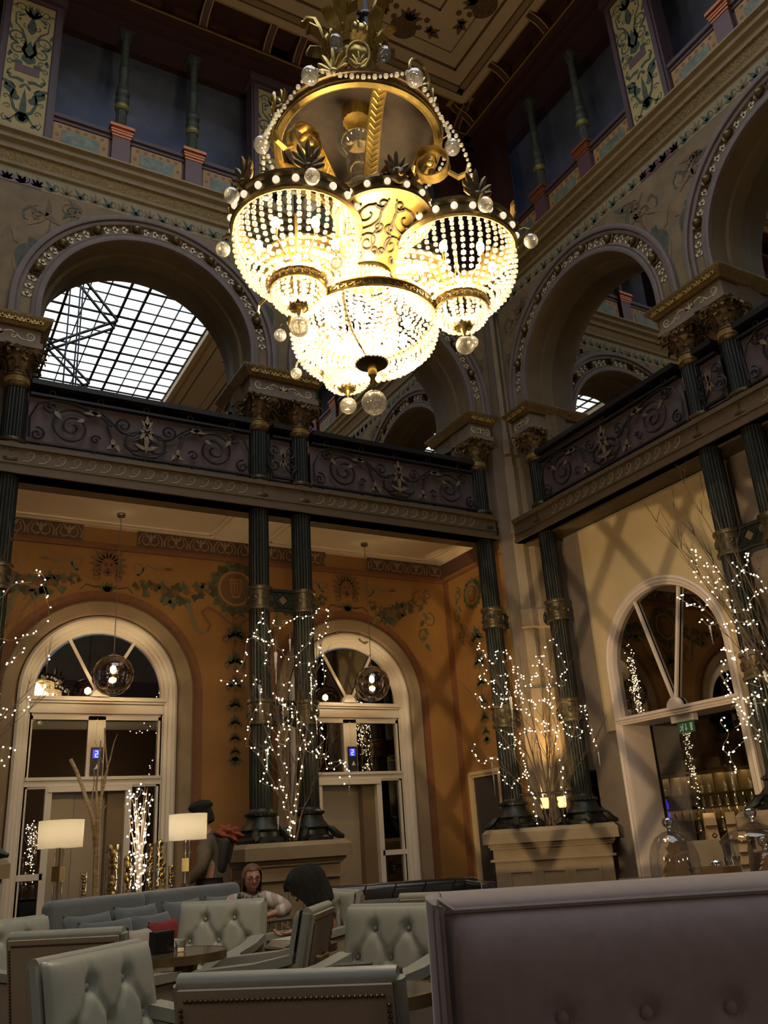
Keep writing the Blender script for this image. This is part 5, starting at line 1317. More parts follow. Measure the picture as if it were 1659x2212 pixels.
# -- central lower bowl
P = bpy.data.objects.new('central_bowl', None); COL.objects.link(P); P.parent = CH
b = MB(); b.lathe([(.437, 4.328), (.452, 4.322), (.458, 4.335), (.448, 4.342), (.448, 4.372), (.460, 4.38), (.455, 4.392), (.437, 4.388), (.437, 4.328)], 60); b.build('rim', M_GOLD, P)
b = MB()
for k in range(54): a = 2*PI*k/54; b.M = Matrix.Rotation(a, 4, 'Z'); b.tube([(.450, .018*cos(t), 4.357+.013*sin(t)) for t in [2*PI*i/8 for i in range(8)]], .004, 4, closed=True); b.M = None
b.build('pierced_frieze', M_BRONZE, P)
pc = [(.436, 4.318), (.440, 4.27), (.41, 4.19), (.33, 4.115), (.22, 4.075), (.10, 4.062)]
tag(bead_bowl(pc, 54, .034, .0145).build('bead_strings', M_BEAD, P), kind='stuff')
tag(bead_bowl([(.155, 4.69), (.19, 4.58), (.28, 4.46), (.43, 4.40)], 40, .030, .0115).build('skirt_bead_strings', M_BEAD, P), kind='stuff')
for k in range(4):
    a = rad(40+90*k); b = MB(); b.strap([(r_*.97*cos(a), r_*.97*sin(a), z+.012) for r_, z in pc], .016, .006, side=(-sin(a), cos(a), 0)); b.build('bowl_rib', M_GOLD, P)
b = MB(); b.lathe([(0, 4.07), (.10, 4.068), (.108, 4.06), (.10, 4.05), (.025, 4.045), (.025, 3.97), (.016, 3.955), (.014, 3.90), (.008, 3.87), (0, 3.86)], 28); b.build('bottom_plate', mat('dark_bronze_plate', (.09, .055, .02), .35, metal=.8), P)
b = MB(); b.lathe([(.026, 4.046), (.030, 4.03), (.028, 3.975), (.026, 3.97)], 16); b.build('plate_stem', M_GOLD, P)
b = MB(); b.sphere((0, 0, 3.777), .080, 26, 18); b.build('glass_ball', M_BALL, P)
me = None
for k in range(8):
    a = 2*PI*k/8
    if me is None: b = MB(); b.sphere((0, 0, 0), .026, 12, 8, (1, 1, 1.6)); o = b.build('candle_bulb', M_BULB, P); me = o.data
    else: o = link('candle_bulb', me, P)
    o.matrix_basis = T(.25*cos(a), .25*sin(a), 4.30)
lamp('bowl_light', 'POINT', (0, 0, 4.25), P_CHAND*.7, (1, .74, .40), .16, CH)
# ================================================================== furniture
M_LEATH = mat('pale_grey_leather', (0.31, 0.33, 0.30), 0.38, noise=0.05, nscale=5, bump=0.05, bscale=180)
M_LINEN = mat('beige_linen', (0.36, 0.31, 0.25), 0.85, noise=0.06, nscale=120)
M_NAIL = mat('brass_nailhead', (0.16, 0.10, 0.045), 0.35, metal=0.85)
M_WOOD = mat('dark_walnut', (0.06, 0.035, 0.02), 0.4, noise=0.3, nscale=4, stretch=(1, 1, 8))
M_BRASS = mat('old_brass', (0.40, 0.28, 0.11), 0.35, metal=0.85)
CW, CHH = 0.62, 0.88
BTN = [(-.17, .80), (.17, .80), (-.34, .55), (0, .55), (.34, .55), (-.17, .30), (.17, .30)]   # (across / half width .31 .. , up 0..1)
SEG = [((-.17, .80), (-.34, .55)), ((-.17, .80), (0, .55)), ((.17, .80), (0, .55)), ((.17, .80), (.34, .55)), ((-.34, .55), (-.17, .30)), ((0, .55), (-.17, .30)), ((0, .55), (.17, .30)), ((.34, .55), (.17, .30)),
       ((-.17, .80), (-.17, 1.0)), ((.17, .80), (.17, 1.0)), ((-.34, .55), (-.5, .42)), ((.34, .55), (.5, .42)), ((-.17, .30), (-.17, 0)), ((.17, .30), (.17, 0))]
def segd(x, y, a, b):
    dx, dy = b[0]-a[0], b[1]-a[1]; t = max(0, min(1, ((x-a[0])*dx+(y-a[1])*dy)/(dx*dx+dy*dy))); return math.hypot(x-a[0]-t*dx, y-a[1]-t*dy)
def tuft(w, h, btn, seg, puff=0.045, cs=0.016):
    """front face of a padded back: x across (m), returns fn(u,v)->(x, depth, z)"""
    def fn(u, v):
        x = u-.5; e = max(0, 1-(abs(2*x))**7)*max(0, 1-abs(2*v-1)**9)
        d = puff*e**.5
        for bx, by in btn: d -= .034*math.exp(-(((x-bx)*w)**2+((v-by)*h)**2)/(.030**2))
        q = min(segd(x*w, v*h, (a[0]*w, a[1]*h), (b_[0]*w, b_[1]*h)) for a, b_ in seg)
        d -= .012*math.exp(-(q/cs)**2)*e
        return (x*w, -max(d, -.005), v*h)
    return fn
def rounded_box(b, x0, x1, y0, y1, z0, z1, r):
    """soft cushion-like box"""
    cx, cy, cz = (x0+x1)/2, (y0+y1)/2, (z0+z1)/2; hx, hy, hz = (x1-x0)/2, (y1-y0)/2, (z1-z0)/2
    n = 4
    def sq(a, b_, c):
        p = []
        for h, t in ((hx, a), (hy, b_), (hz, c)): p.append(max(-(h-r), min(h-r, t*h)))
        dx, dy, dz = a*hx-p[0], b_*hy-p[1], c*hz-p[2]; l = math.sqrt(dx*dx+dy*dy+dz*dz) or 1; k = r/l
        return (cx+p[0]+dx*k, cy+p[1]+dy*k, cz+p[2]+dz*k)
    def tt(i, h):
        m = max(0.0, 1-r/h); L = [-1, -1+(1-m)*.35, -1+(1-m)*.7, -m if m > 0 else 0, m, 1-(1-m)*.7, 1-(1-m)*.35, 1]; return L[i]
    for ax in range(3):
        for sg in (-1, 1):
            def fn(u, v, ax=ax, sg=sg):
                hs = [hx, hy, hz]; o = [k for k in range(3) if k != ax]
                q = [0, 0, 0]; q[ax] = sg; q[o[0]] = tt(round(u*7), hs[o[0]]); q[o[1]] = tt(round(v*7), hs[o[1]]); return sq(*q)
            b.grid(fn, 7, 7)
    return b
chair0 = None
def nail_row(b, pts, st=.0145, r=.0066):
    for p, q in zip(pts, pts[1:]):
        p, q = Vector(p), Vector(q); n = max(1, int((q-p).length/st))
        for i in range(n): c = p.lerp(q, i/n); bead(b, c, r)
def make_chair(label):
    t = thing('tufted_armchair', label, 'armchair', None, 'pale tufted lounge armchairs')
    tilt = Matrix.Translation((0, .24, .36)) @ Matrix.Rotation(rad(-11), 4, 'X'); H = .54
    b = MB(); b.M = tilt
    f = tuft(CW, H, BTN, SEG); b.grid(lambda u, v: (lambda p: (p[0], p[1]-.03, p[2]))(f(u, v)), 56, 50)
    # rolled top and sides joining front to back panel
    for k in range(1):
        b.tube([(-.305+.61*i/20, .012, H-.008) for i in range(21)], .028, 10)
        b.tube([(-.298, .01, (H-.01)*i/8) for i in range(9)], .027, 8); b.tube([(.298, .01, (H-.01)*i/8) for i in range(9)], .027, 8)
    b.build('backrest', M_LEATH, t)
    me = None
    for bx, by in BTN:
        if me is None: q = MB(); q.sphere((0, 0, 0), .0125, 10, 6, (1, .6, 1)); o = q.build('button', M_LEATH, t); me = o.data
        else: o = link('button', me, t)
        o.matrix_basis = tilt @ Matrix.Translation((bx*CW, -.043, by*H))
    b = MB(); b.M = tilt; b.box(-.295, .295, .0, .055, -.12, H-.012); b.build('back_panel', M_LINEN, t)
    b = MB(); b.M = tilt; nail_row(b, [(-.285, .057, .0), (-.285, .057, H-.06), (-.27, .057, H-.038), (.27, .057, H-.038), (.285, .057, H-.06), (.285, .057, 0)]); b.build('nailhead_trim', M_NAIL, t)
    b = MB(); b.M = tilt; b.tube([(-.10, .057, .30), (-.09, .085, .302), (-.05, .095, .308), (0, .098, .310), (.05, .095, .308), (.09, .085, .302), (.10, .057, .30)], [.010, .011, .009, .009, .009, .011, .010], 8); b.build('brass_handle', M_BRASS, t)
    b = MB(); rounded_box(b, -.25, .25, -.34, .24, .30, .45, .05); b.build('seat_cushion', M_LEATH, t)
    b = MB(); b.box(-.27, .27, -.32, .26, .20, .31); b.build('seat_frame', M_LINEN, t)
    for sg in (-1, 1):
        b = MB(); b.prism([(.28, .20), (-.33, .20), (-.33, .50), (-.30, .575), (.10, .60), (.30, .64)], lambda u, v, h: (h, u, v), sg*.25, sg*.315); o = b.build('arm_panel', M_LINEN, t)
        b = MB(); b.strap([(sg*.285, -.345, .50), (sg*.285, -.335, .57), (sg*.285, -.28, .605), (sg*.285, .05, .625), (sg*.285, .26, .66)], .10, .045, side=(1, 0, 0)); b.build('arm_pad', M_LEATH, t)
        b = MB(); nail_row(b, [(sg*.322, -.325, .22), (sg*.322, -.325, .54), (sg*.322, -.29, .578), (sg*.322, .08, .598), (sg*.322, .26, .63)]); b.build('arm_nailheads', M_NAIL, t); b = MB(); nail_row(b, [(sg*.285, -.350, .22), (sg*.285, -.350, .50)]); b.build('arm_front_nailheads', M_NAIL, t)
        for y in (-.28, .24):
            b = MB(); b.lathe([(.016, 0), (.026, .20)], 8, c=(sg*.24, y, 0)); b.build('leg', M_WOOD, t)
    return t
def chair(x, y, face, label):
    """face = direction (dx,dy) the sitter looks; local front is -y"""
    global chair0
    rz = math.atan2(face[1], face[0])+PI/2; M = T(x, y, 0, rz)
    if chair0 is None: chair0 = make_chair(label); chair0.matrix_basis = M; return chair0
    return dup(chair0, M, label)
chair(1.249, 2.665, (.666, .746), 'pale armchair turned away, brass nailheads and handle across its back, bottom centre')
chair(1.004, 3.448, (.656, -.755), 'pale tufted armchair showing its buttoned front, nearest the lower left corner')
chair(1.134, 5.187, (.645, .764), 'pale armchair turned away behind the front left buttoned chair')
chair(1.01, 6.224, (.544, -.839), 'pale tufted armchair cut by the left edge of the picture')
chair(2.027, 6.159, (-.624, -.782), 'pale tufted armchair facing out between red cushion and seated woman in glasses')
chair(2.017, 5.172, (-.805, .593), 'pale armchair seen from the side, its narrow back by the open papers')
chair(2.84, 6.42, (-.97, .12), 'pale armchair the black-haired woman sits in')
chair(2.192, 4.232, (-.894, -.448), 'pale tufted armchair facing out beside the mauve banquette')
chair(3.47, 5.172, (.832, .555), 'pale armchair turned away, its nailheaded top behind the mauve banquette')

# -- round bronze-edged table, small side tables
def round_table(x, y, r, h, label, name='round_table'):
    t = thing(name, label, 'table', T(x, y, 0))
    b = MB(); b.lathe([(0, h-.012), (r-.01, h-.012), (r-.01, h), (0, h)], 48); b.build('tabletop', mat('dark_polished_top', (.10, .075, .05), .12, noise=.2, nscale=3), t)
    b = MB(); b.lathe([(r-.012, h-.045), (r, h-.045), (r, h+.001), (r-.012, h+.001)], 48); b.lathe([(0, h-.045), (r-.012, h-.045)], 48); b.build('bronze_edge', mat('bronze_table_edge', (.20, .14, .07), .35, metal=.7), t)
    for k in range(3):
        a = 2*PI*k/3+.5; b = MB(); b.strap([(.16*cos(a), .16*sin(a), h-.045), (.10*cos(a), .10*sin(a), h-.2), (.09*cos(a), .09*sin(a), .3), (.2*cos(a), .2*sin(a), .03), (.28*cos(a), .28*sin(a), .0)], .07, .03, side=(-sin(a), cos(a), 0)); b.build('leg', MAT['bronze_table_edge'], t)
    return t
round_table(1.60, 5.43, .30, .70, 'round dark table with bronze edge carrying a black menu holder')
round_table(2.58, 5.85, .24, .62, 'small round table holding the open papers before the two seated women')
round_table(1.85, 3.45, .26, .66, 'small round table behind the armchair with the brass handle')
t = thing('menu_holder', 'black menu holder standing on the round dark table', 'menu holder', T(1.53, 5.44, .701, .35))
b = MB(); b.box(-.065, .065, -.03, .03, 0, .115); b.build('body', mat('black_card', (.012, .011, .012), .6), t); b = MB(); b.box(-.06, .06, -.034, -.03, .01, .105); b.build('front_slot', M_BLKPL, t)
t = thing('tealight_glass', 'small clear tealight glass beside the black menu holder', 'candle glass', T(1.63, 5.40, .701))
b = MB(); b.lathe([(0, .004), (.025, .004), (.032, .06), (.034, .06), (.027, 0), (0, 0)], 16); b.build('glass_cup', glass('tealight_glass_mat', (.95, .95, .95), clear=.7), t); b = MB(); b.lathe([(0, .004), (.019, .004), (.019, .02), (0, .02)], 12); b.build('candle', mat('cream_wax', (.75, .66, .45), .5, emit=(1, .7, .3), estr=.4), t)
t = thing('menu_box', 'grey menu box on the small table behind the brass-handled armchair', 'menu holder', T(1.72, 3.40, .661, -.55))
b = MB(); b.box(-.07, .07, -.03, .03, 0, .10); b.build('body', mat('slate_grey_card', (.07, .065, .065), .6), t); b = MB(); b.box(-.075, .075, -.034, .034, .10, .112); b.build('lid', MAT['slate_grey_card'], t)
b = MB()
for k in range(5): b.M = Matrix.Translation((.012*k, .006*k, .0085*k)) @ Matrix.Rotation(.10*k-.2, 4, 'Z'); b.box(-.15, .15, -.105, .105, 0, .007)
tag(b.build('newspaper', mat('newsprint', (.50, .47, .42), .8), M=T(2.54, 5.86, .621, .3)), 'loose pile of pale papers open on the small table', 'newspaper')

# -- blue grey sofa with cushions
M_BLUEG = mat('blue_grey_velvet', (0.115, 0.135, 0.15), 0.85, sheen=0.4, noise=0.08, nscale=6)
M_BLUEC = mat('slate_blue_cushion', (0.10, 0.12, 0.14), 0.9, sheen=0.3, noise=0.1, nscale=8)
sdir = Vector((.866, .50)); s0 = Vector((1.285, 7.65)); saz = math.atan2(.50, .866)
def sofa(k, x, ln, label):
    t = thing('velvet_sofa', label, 'sofa', T(s0.x+sdir.x*x, s0.y+sdir.y*x, 0, saz), 'pair of blue-grey sofas')
    b = MB(); rounded_box(b, 0.01, ln-.01, -.02, .16, .30, .95, .055); b.build('backrest', M_BLUEG, t)
    b = MB(); rounded_box(b, 0.02, ln-.02, -.80, -.02, .28, .45, .05); b.build('seat', M_BLUEG, t)
    b = MB(); b.box(.03, ln-.03, -.76, .12, .10, .30); b.build('base', M_BLUEG, t)
    for lx in (.08, ln-.08):
        for ly in (-.7, .08): b = MB(); b.lathe([(.018, 0), (.025, .11)], 8, c=(lx, ly, 0)); b.build('leg', M_WOOD, t)
    return t
sofa(0, 0, 1.0, 'blue-grey velvet sofa nearest the left edge, backed by lamp and birch branches')
sofa(1, 1.01, 1.25, 'blue-grey velvet sofa the woman in glasses sits on')
def cushion_mesh(w, h, d):
    b = MB(); n = 14
    for sg in (-1, 1):
        def fn(u, v, sg=sg):
            x, z = 2*u-1, 2*v-1; e = max(0, (1-x**4)*(1-z**4))
            pin = 1-.10*(1-abs(x)**2)*abs(z)**3; pin2 = 1-.10*(1-abs(z)**2)*abs(x)**3
            return (x*w/2*pin2, sg*d/2*e**.55, (z*pin+1)*h/2)
        b.grid(fn, n, n)
    return b
cush = None
def cushion(x, off, z, rz, tilt, w, h, label, m=None, name='cushion', base=None):
    me = cushion_mesh(w, h, .15)
    p = base if base else (s0+sdir*x); nrm = Vector((.5, -.866))
    if not base: p = p+nrm*off
    o = me.build(name, m or M_BLUEC, M=T(p[0], p[1], z, saz+rz) @ Matrix.Rotation(rad(-tilt), 4, 'X'), smooth=70); tag(o, label, 'cushion', 'cushions on the sofas'); return o
cushion(.26, .20, .455, .05, 14, .50, .40, 'slate-blue cushion leaning in the left end of the first sofa')
cushion(.30, .38, .455, -.12, 22, .50, .36, 'slate-blue cushion in front, left end of the first sofa, corner raised')
cushion(.76, .20, .455, -.05, 14, .46, .42, 'slate-blue cushion at the back where the two sofas meet')
cushion(.78, .38, .455, .06, 20, .46, .36, 'slate-blue cushion in front where the two sofas meet')
cushion(1.32, .20, .455, .06, 14, .50, .42, 'slate-blue cushion at the back of the second sofa')
cushion(1.42, .38, .455, -.05, 20, .48, .34, 'slate-blue cushion in front on the second sofa')
cushion(1.85, .20, .455, .0, 14, .46, .42, 'slate-blue cushion next to the woman in glasses')
cushion(.38, .62, .452, .05, 18, .32, .28, 'pale linen cushion beside the red one', mat('pale_linen_cushion', (.40, .38, .34), .85))
cushion(.66, .64, .452, .25, 20, .40, .32, 'red patterned cushion behind the menu holder', mat('red_quilted_cloth', (.20, .018, .022), .8, noise=.2, nscale=30))

# -- black leather sofa and grey pillow seat beyond
M_BLKL = mat('black_leather', (.010, .010, .011), .25, coat=.2)
t = thing('black_leather_sofa', 'glossy black leather sofa before the corner-side lift', 'sofa', T(5.05, 8.62, 0, -.35))
b = MB(); rounded_box(b, -.85, .85, .18, .40, .25, .82, .07); b.build('backrest', M_BLKL, t)
b = MB(); rounded_box(b, -.68, .68, -.40, .20, .22, .46, .07); b.build('seat', M_BLKL, t)
for sg in (-1, 1): b = MB(); rounded_box(b, sg*.68-(.18 if sg < 0 else 0), sg*.68+(.18 if sg > 0 else 0), -.45, .40, .1, .78, .03); b.build('arm', M_BLKL, t); b = MB(); b.tube([(sg*.69, -.455, .12), (sg*.69, -.455, .78), (sg*.69, .2, .785)], .006, 5); b.build('piping', mat('grey_piping', (.35, .35, .34), .5), t)
for k in range(4): b = MB(); b.tube([(-.5+.33*k, .17, .5), (-.47+.33*k, .16, .7), (-.42+.33*k, .18, .8)], .008, 5); b.build('seam', M_BLKL, t)
b = MB(); b.box(-.8, .8, -.38, .36, 0, .24); b.build('base', M_BLKL, t)
t = thing('grey_tub_chair', 'low grey fabric chair back before the black leather sofa', 'chair', T(3.78, 6.75, 0, -.5))
M_GREYF = mat('warm_grey_fabric', (.10, .09, .095), .9)
b = MB(); rounded_box(b, -.27, .27, .10, .24, .3, .78, .06); b.build('backrest', M_GREYF, t); b = MB(); rounded_box(b, -.27, .27, -.32, .12, .22, .44, .05); b.build('seat', M_GREYF, t)
b = MB(); b.box(-.22, .22, -.28, .2, 0, .24); b.build('base', M_WOOD, t)

# -- mauve velvet banquette in the foreground
M_MAUVE = mat('mauve_velvet', (0.25, 0.20, 0.205), 0.9, sheen=0.55, noise=0.06, nscale=30, bump=0.08, bscale=300)
baz = math.atan2(-.507, .862)
t = thing('mauve_banquette', 'high mauve velvet banquette with a row of round buttons filling the lower right', 'banquette', T(1.01, 1.59, 0, baz))
LN = 2.3
def ban(u, v):
    x = LN*u; z = .30+.768*v; e = max(0, 1-abs(2*v-1)**10)*min(1, (x/.06)**.5 if x < .06 else 1)
    d = .05*e
    for k in range(12):
        bx = .205+.157*k
        if abs(x-bx) < .08: d -= .020*math.exp(-((x-bx)**2+(z-.88)**2)/(.022**2))
    return (x, -d, z)
b = MB(); b.grid(ban, 240, 60)
def bant(u, v):
    a = v*PI/2; return (LN*u, .04-.04*cos(a) if v < 1 else .04, 1.09+.03*sin(a))
b.grid(lambda u, v: (LN*u, [-.0, .0, .012, .03, .06, .17, .20][round(v*6)], [1.068, 1.072, 1.084, 1.092, 1.098, 1.098, 1.08][round(v*6)]), 40, 6)
b.grid(lambda u, v: (-.035+.0*u if 0 else [-.0, -.022, -.032, -.032, -.022, -.0][round(u*5)], [-.03, -.02, .02, .16, .19, .20][round(u*5)], .1+(.98+[.0, .005, .012, .012, .005, 0][round(u*5)])*v), 5, 4)
b.add([(-.032, .02, 1.092), (-.032, .16, 1.092), (0, .17, 1.098), (0, .03, 1.092)], [(0, 1, 2, 3)]); b.add([(-.032, .02, 1.092), (0, .03, 1.092), (0, 0.0, 1.068), (-.022, -.02, 1.085)], [(0, 1, 2, 3)])
b.box(.0, LN, .19, .2, .1, 1.08)
b.build('backrest', M_MAUVE, t, smooth=50)
b = MB(); b.tube([(LN*i/40, -.004, 1.070) for i in range(41)], .006, 6); b.tube([(-.012, -.03, .1), (-.014, -.028, 1.06), (-.01, -.015, 1.09), (.02, -.004, 1.070)], .005, 5); b.build('piping', M_MAUVE, t)
me = None
for k in range(12):
    if me is None: q = MB(); q.sphere((0, 0, 0), .0125, 16, 10, (1, .65, 1)); o = q.build('button', M_MAUVE, t); me = o.data
    else: o = link('button', me, t)
    o.matrix_basis = Matrix.Translation((.205+.157*k, -.036, .88))
b = MB(); rounded_box(b, 0, LN, -.58, -.03, .28, .46, .05); b.build('seat', M_MAUVE, t)
b = MB(); b.box(.02, LN, -.52, .18, .0, .30); b.build('plinth', M_WOOD, t)

# -- display counter with glass cloches and wooden trees (behind the banquette)
def at(px, py, d): return EYE+(fw+rt*((px-829.5)/FPX)-up*((py-1106)/FPX))*d
c0, c1 = at(1380, 1890, 4.35), at(1740, 1870, 4.2); caz = math.atan2(c1.y-c0.y, c1.x-c0.x); ZC = .955
M_PINE = mat('pine_wood', (.50, .32, .15), .55, noise=.12, nscale=5, stretch=(1, 1, 7))
t = thing('display_counter', 'low wooden display counter with glass cloches behind the mauve banquette', 'counter', T(c0.x, c0.y, 0, caz))
b = MB(); b.box(-.1, 1.25, -.22, .35, ZC-.04, ZC); b.build('counter_top', M_WOOD, t); b = MB(); b.box(-.05, 1.2, -.18, .31, 0, ZC-.04); b.build('counter_body', M_WOOD, t)
M_CLOCHE = glass('cloche_glass', (.96, .96, .95), clear=.80, rough=.015)
def cloche(px, d, r, h, prof, label):
    p = at(px, 1880, d); t = thing('glass_cloche', label, 'glass dome', T(p.x, p.y, ZC+.001), 'glass domes on the counter')
    b = MB(); b.lathe([(r*x, h*z) for x, z in prof], 36); b.build('dome', M_CLOCHE, t, smooth=180)
    b = MB(); b.lathe([(0, h*.99), (.012, h), (.012, h+.012), (.026, h+.022), (.033, h+.040), (.026, h+.058), (0, h+.065)], 16); b.build('knob', glass('knob_glass', (.9, .9, .9), clear=.45, rough=.03), t, smooth=180)
    return p, t
P1, _ = cloche(1461, 4.30, .125, .225, [(1, 0), (1.0, .25), (.95, .50), (.82, .72), (.62, .87), (.36, .96), (.1, 1.0)], 'tall glass dome over a wooden tree, the one standing clear before the doorway')
P2, _ = cloche(1645, 4.22, .165, .245, [(.88, 0), (.95, .35), (1.0, .62), (.98, .70), (.80, .80), (.5, .88), (.3, .93), (.08, 1.0)], 'wide shouldered glass dome cut by the right edge of the picture')
cloche(1662, 4.24, .07, .11, [(1, 0), (1, .4), (.85, .75), (.5, .93), (.1, 1.0)], 'little glass dome standing inside the wide shouldered dome')
def tree_cut(px, d, h, w, th, rz, label, tilt=0):
    p = at(px, 1880, d) if not isinstance(px, tuple) else Vector(px)
    o = MB(); P = [(.5, 0), (.34, .22), (.44, .25), (.25, .50), (.34, .53), (.14, .76), (.22, .79), (.06, 1.0)]
    poly = [(u*w, v*h) for u, v in P]+[(-u*w, v*h) for u, v in P[::-1]]
    o.prism(poly, lambda u, v, h_: (u, h_, v), -th/2, th/2)
    return tag(o.build('wooden_tree', M_PINE, M=T(p.x, p.y, ZC+.001, rz)), label, 'tree ornament', 'cut-out wooden trees')
tree_cut((P1.x, P1.y, 0), 0, .185, .16, .035, -.45, 'flat cut-out wooden tree under the tall glass dome')
tree_cut((P2.x-.045, P2.y+.03, 0), 0, .20, .13, .04, .35, 'taller cut-out wooden tree under the wide shouldered dome')
tree_cut((P2.x-.02, P2.y-.065, 0), 0, .09, .11, .03, -.6, 'short wooden tree low under the wide shouldered dome')
tree_cut(1553, 4.55, .30, .12, .06, .9, 'pale wooden tree standing free behind the open crate')
tree_cut(1600, 4.62, .30, .11, .05, .6, 'pale wooden tree half hidden behind the wide shouldered dome')
p = at(1550, 1880, 4.38); t = thing('wooden_crate', 'open pale wooden crate with a propped lid between the two glass domes', 'crate', T(p.x, p.y, ZC+.001, -.5))
b = MB(); b.box(-.10, .10, -.06, -.05, 0, .04); b.box(-.10, .10, .05, .06, 0, .04); b.box(-.10, -.09, -.05, .05, 0, .04); b.box(.09, .10, -.05, .05, 0, .04); b.box(-.1, .1, -.06, .06, -.0, .008); b.build('box', M_PINE, t)
b = MB(); b.M = Matrix.Translation((-.01, .055, .04)) @ Matrix.Rotation(rad(-14), 4, 'X'); b.box(-.095, .075, -.006, .006, 0, .13); b.build('lid', M_TAN, t)
b = MB(); b.M = Matrix.Translation((.03, .03, .175)); b.tube([(0, 0, 0), (.012, 0, .012), (0, 0, .022), (-.012, 0, .012), (0, 0, 0)], .004, 5); b.build('clasp', M_BLACK, t)
b = MB(); b.sphere((0, 0, .034), .034, 18, 12); tag(b.build('silver_bauble', mat('silver_mirror', (.8, .8, .8), .05, metal=1), M=T(p.x-.005, p.y-.005, ZC+.010)), 'shiny silver bauble in the open crate', 'bauble')
# ================================================================== lit branches, icicles, uplighters
M_FAIRY = mat('warm_fairy_bulb', (1, .85, .6), .3, emit=(1, .80, .48), estr=16)
M_CABLE = mat('clear_fairy_cable', (.34, .30, .22), .4)
M_TWIG = mat('brown_twig', (.10, .062, .035), .8, noise=.3, nscale=20)
M_ICE = glass('icicle_glass', (.95, .96, .97), clear=.45, rough=.08, translucent=.18)
M_ICEW = mat('white_frosted_icicle', (.70, .68, .64), .4)
FAIRY_ME = None
def onplane(px, py, n, p0):
    d = fw+rt*((px-829.5)/FPX)-up*((py-1106)/FPX); return EYE+d*((p0-EYE).dot(n)/d.dot(n))
def fairy(name, label, lines, k, ox, oy, n, p0, step, group_part=100, jit=.05):
    """a string of lights that follows polylines read off as pixels, laid on an upright plane with some depth"""
    global FAIRY_ME
    t = thing('string_lights', label, 'fairy lights', None, None)
    pts_all = []; cb = MB(); nd = Vector(n).normalized()
    for L in lines:
        P = [onplane(ox+x/k, oy+y/k, nd, p0) for x, y in L]
        P = [p+nd*jit*sin(3.1*i+len(L)) for i, p in enumerate(P)]
        # smooth (Catmull-Rom)
        Q = []
        for i in range(len(P)-1):
            a, b_, c, d = P[max(i-1, 0)], P[i], P[i+1], P[min(i+2, len(P)-1)]
            for j in range(4):
                u = j/4; Q.append(.5*((2*b_)+(c-a)*u+(2*a-5*b_+4*c-d)*u*u+(3*b_-a-3*c+d)*u**3))
        Q.append(P[-1]); cb.tube(Q, .0022, 4)
        acc = 0; 
        for p, q in zip(Q, Q[1:]):
            l = (q-p).length
            while acc < l: 
                if l > 1e-6: pts_all.append(p.lerp(q, acc/l)+Vector((rng.uniform(-.03, .03), rng.uniform(-.03, .03), rng.uniform(-.03, .03))))
                acc += step*rng.uniform(.55, 2.1)
            acc -= l
    cb.build('cable', M_CABLE, t)
    rest = MB()
    for i, p in enumerate(pts_all):
        if i < group_part:
            if FAIRY_ME is None: q = MB(); bead(q, (0, 0, 0), .0088); o = q.build('bulb', M_FAIRY, t); FAIRY_ME = o.data
            else: o = link('bulb', FAIRY_ME, t)
            o.matrix_basis = Matrix.Translation(p)
        else: bead(rest, p, .0088)
    if rest.v: tag(rest.build('bulb_cluster', M_FAIRY, t), kind='stuff')
    return pts_all
def twigs(label, base, tips, seed, r0=.014, group=None):
    """bare branches rising from a foot and forking towards the given tips"""
    g = random.Random(seed); t = thing('bare_branches', label, 'branches', None, group)
    mains = MB(); fine = MB()
    for (tx, ty, tz) in tips:
        tip = Vector((tx, ty, tz)); st = base+Vector((g.uniform(-.05, .05), g.uniform(-.05, .05), 0)); pts = []
        for i in range(9):
            u = i/8; p = st.lerp(tip, u**1.0); p = p+Vector((g.uniform(-.03, .03), g.uniform(-.03, .03), 0))*(u > 0)*(u < 1)
            sp = 1-u; p.x = st.x+(tip.x-st.x)*u**1.35+g.uniform(-.015, .015); p.y = st.y+(tip.y-st.y)*u**1.35; pts.append(p)
        mains.tube(pts, [r0*(1-.85*i/8) for i in range(9)], 5)
        for i in range(3, 9):
            for _ in range(2):
                d = (pts[i]-pts[i-1]).normalized(); q = (d+Vector((g.uniform(-.9, .9), g.uniform(-.6, .6), g.uniform(-.1, .7)))).normalized(); l = g.uniform(.15, .40)
                c = [pts[i], pts[i]+q*l*.5+Vector((0, 0, .02)), pts[i]+q*l+Vector((0, 0, .05))]; fine.tube(c, [.0045, .003, .0012], 4)
                q2 = (q+Vector((g.uniform(-.7, .7), g.uniform(-.5, .5), g.uniform(-.2, .6)))).normalized(); fine.tube([c[1], c[1]+q2*l*.5], [.003, .001], 3)
    mains.build('branch', M_TWIG, t); tag(fine.build('fine_twigs', M_TWIG, t), kind='stuff')
    return t
def icicle(p, l, r, label, white=False):
    b = MB(); n = 16; b.lathe([(0.0, .012)]+[(r*(1-.85*i/n)*(1+.16*sin(i*1.9)), -l*i/n) for i in range(n)]+[(0, -l)], 8)
    b.tube([(0, 0, .008), (.004, 0, .05), (0, 0, .09)], .0012, 3)
    tag(b.build('icicle_ornament', M_ICEW if white else M_ICE, M=Matrix.Translation(p)), label, 'ornament', 'icicle ornaments')
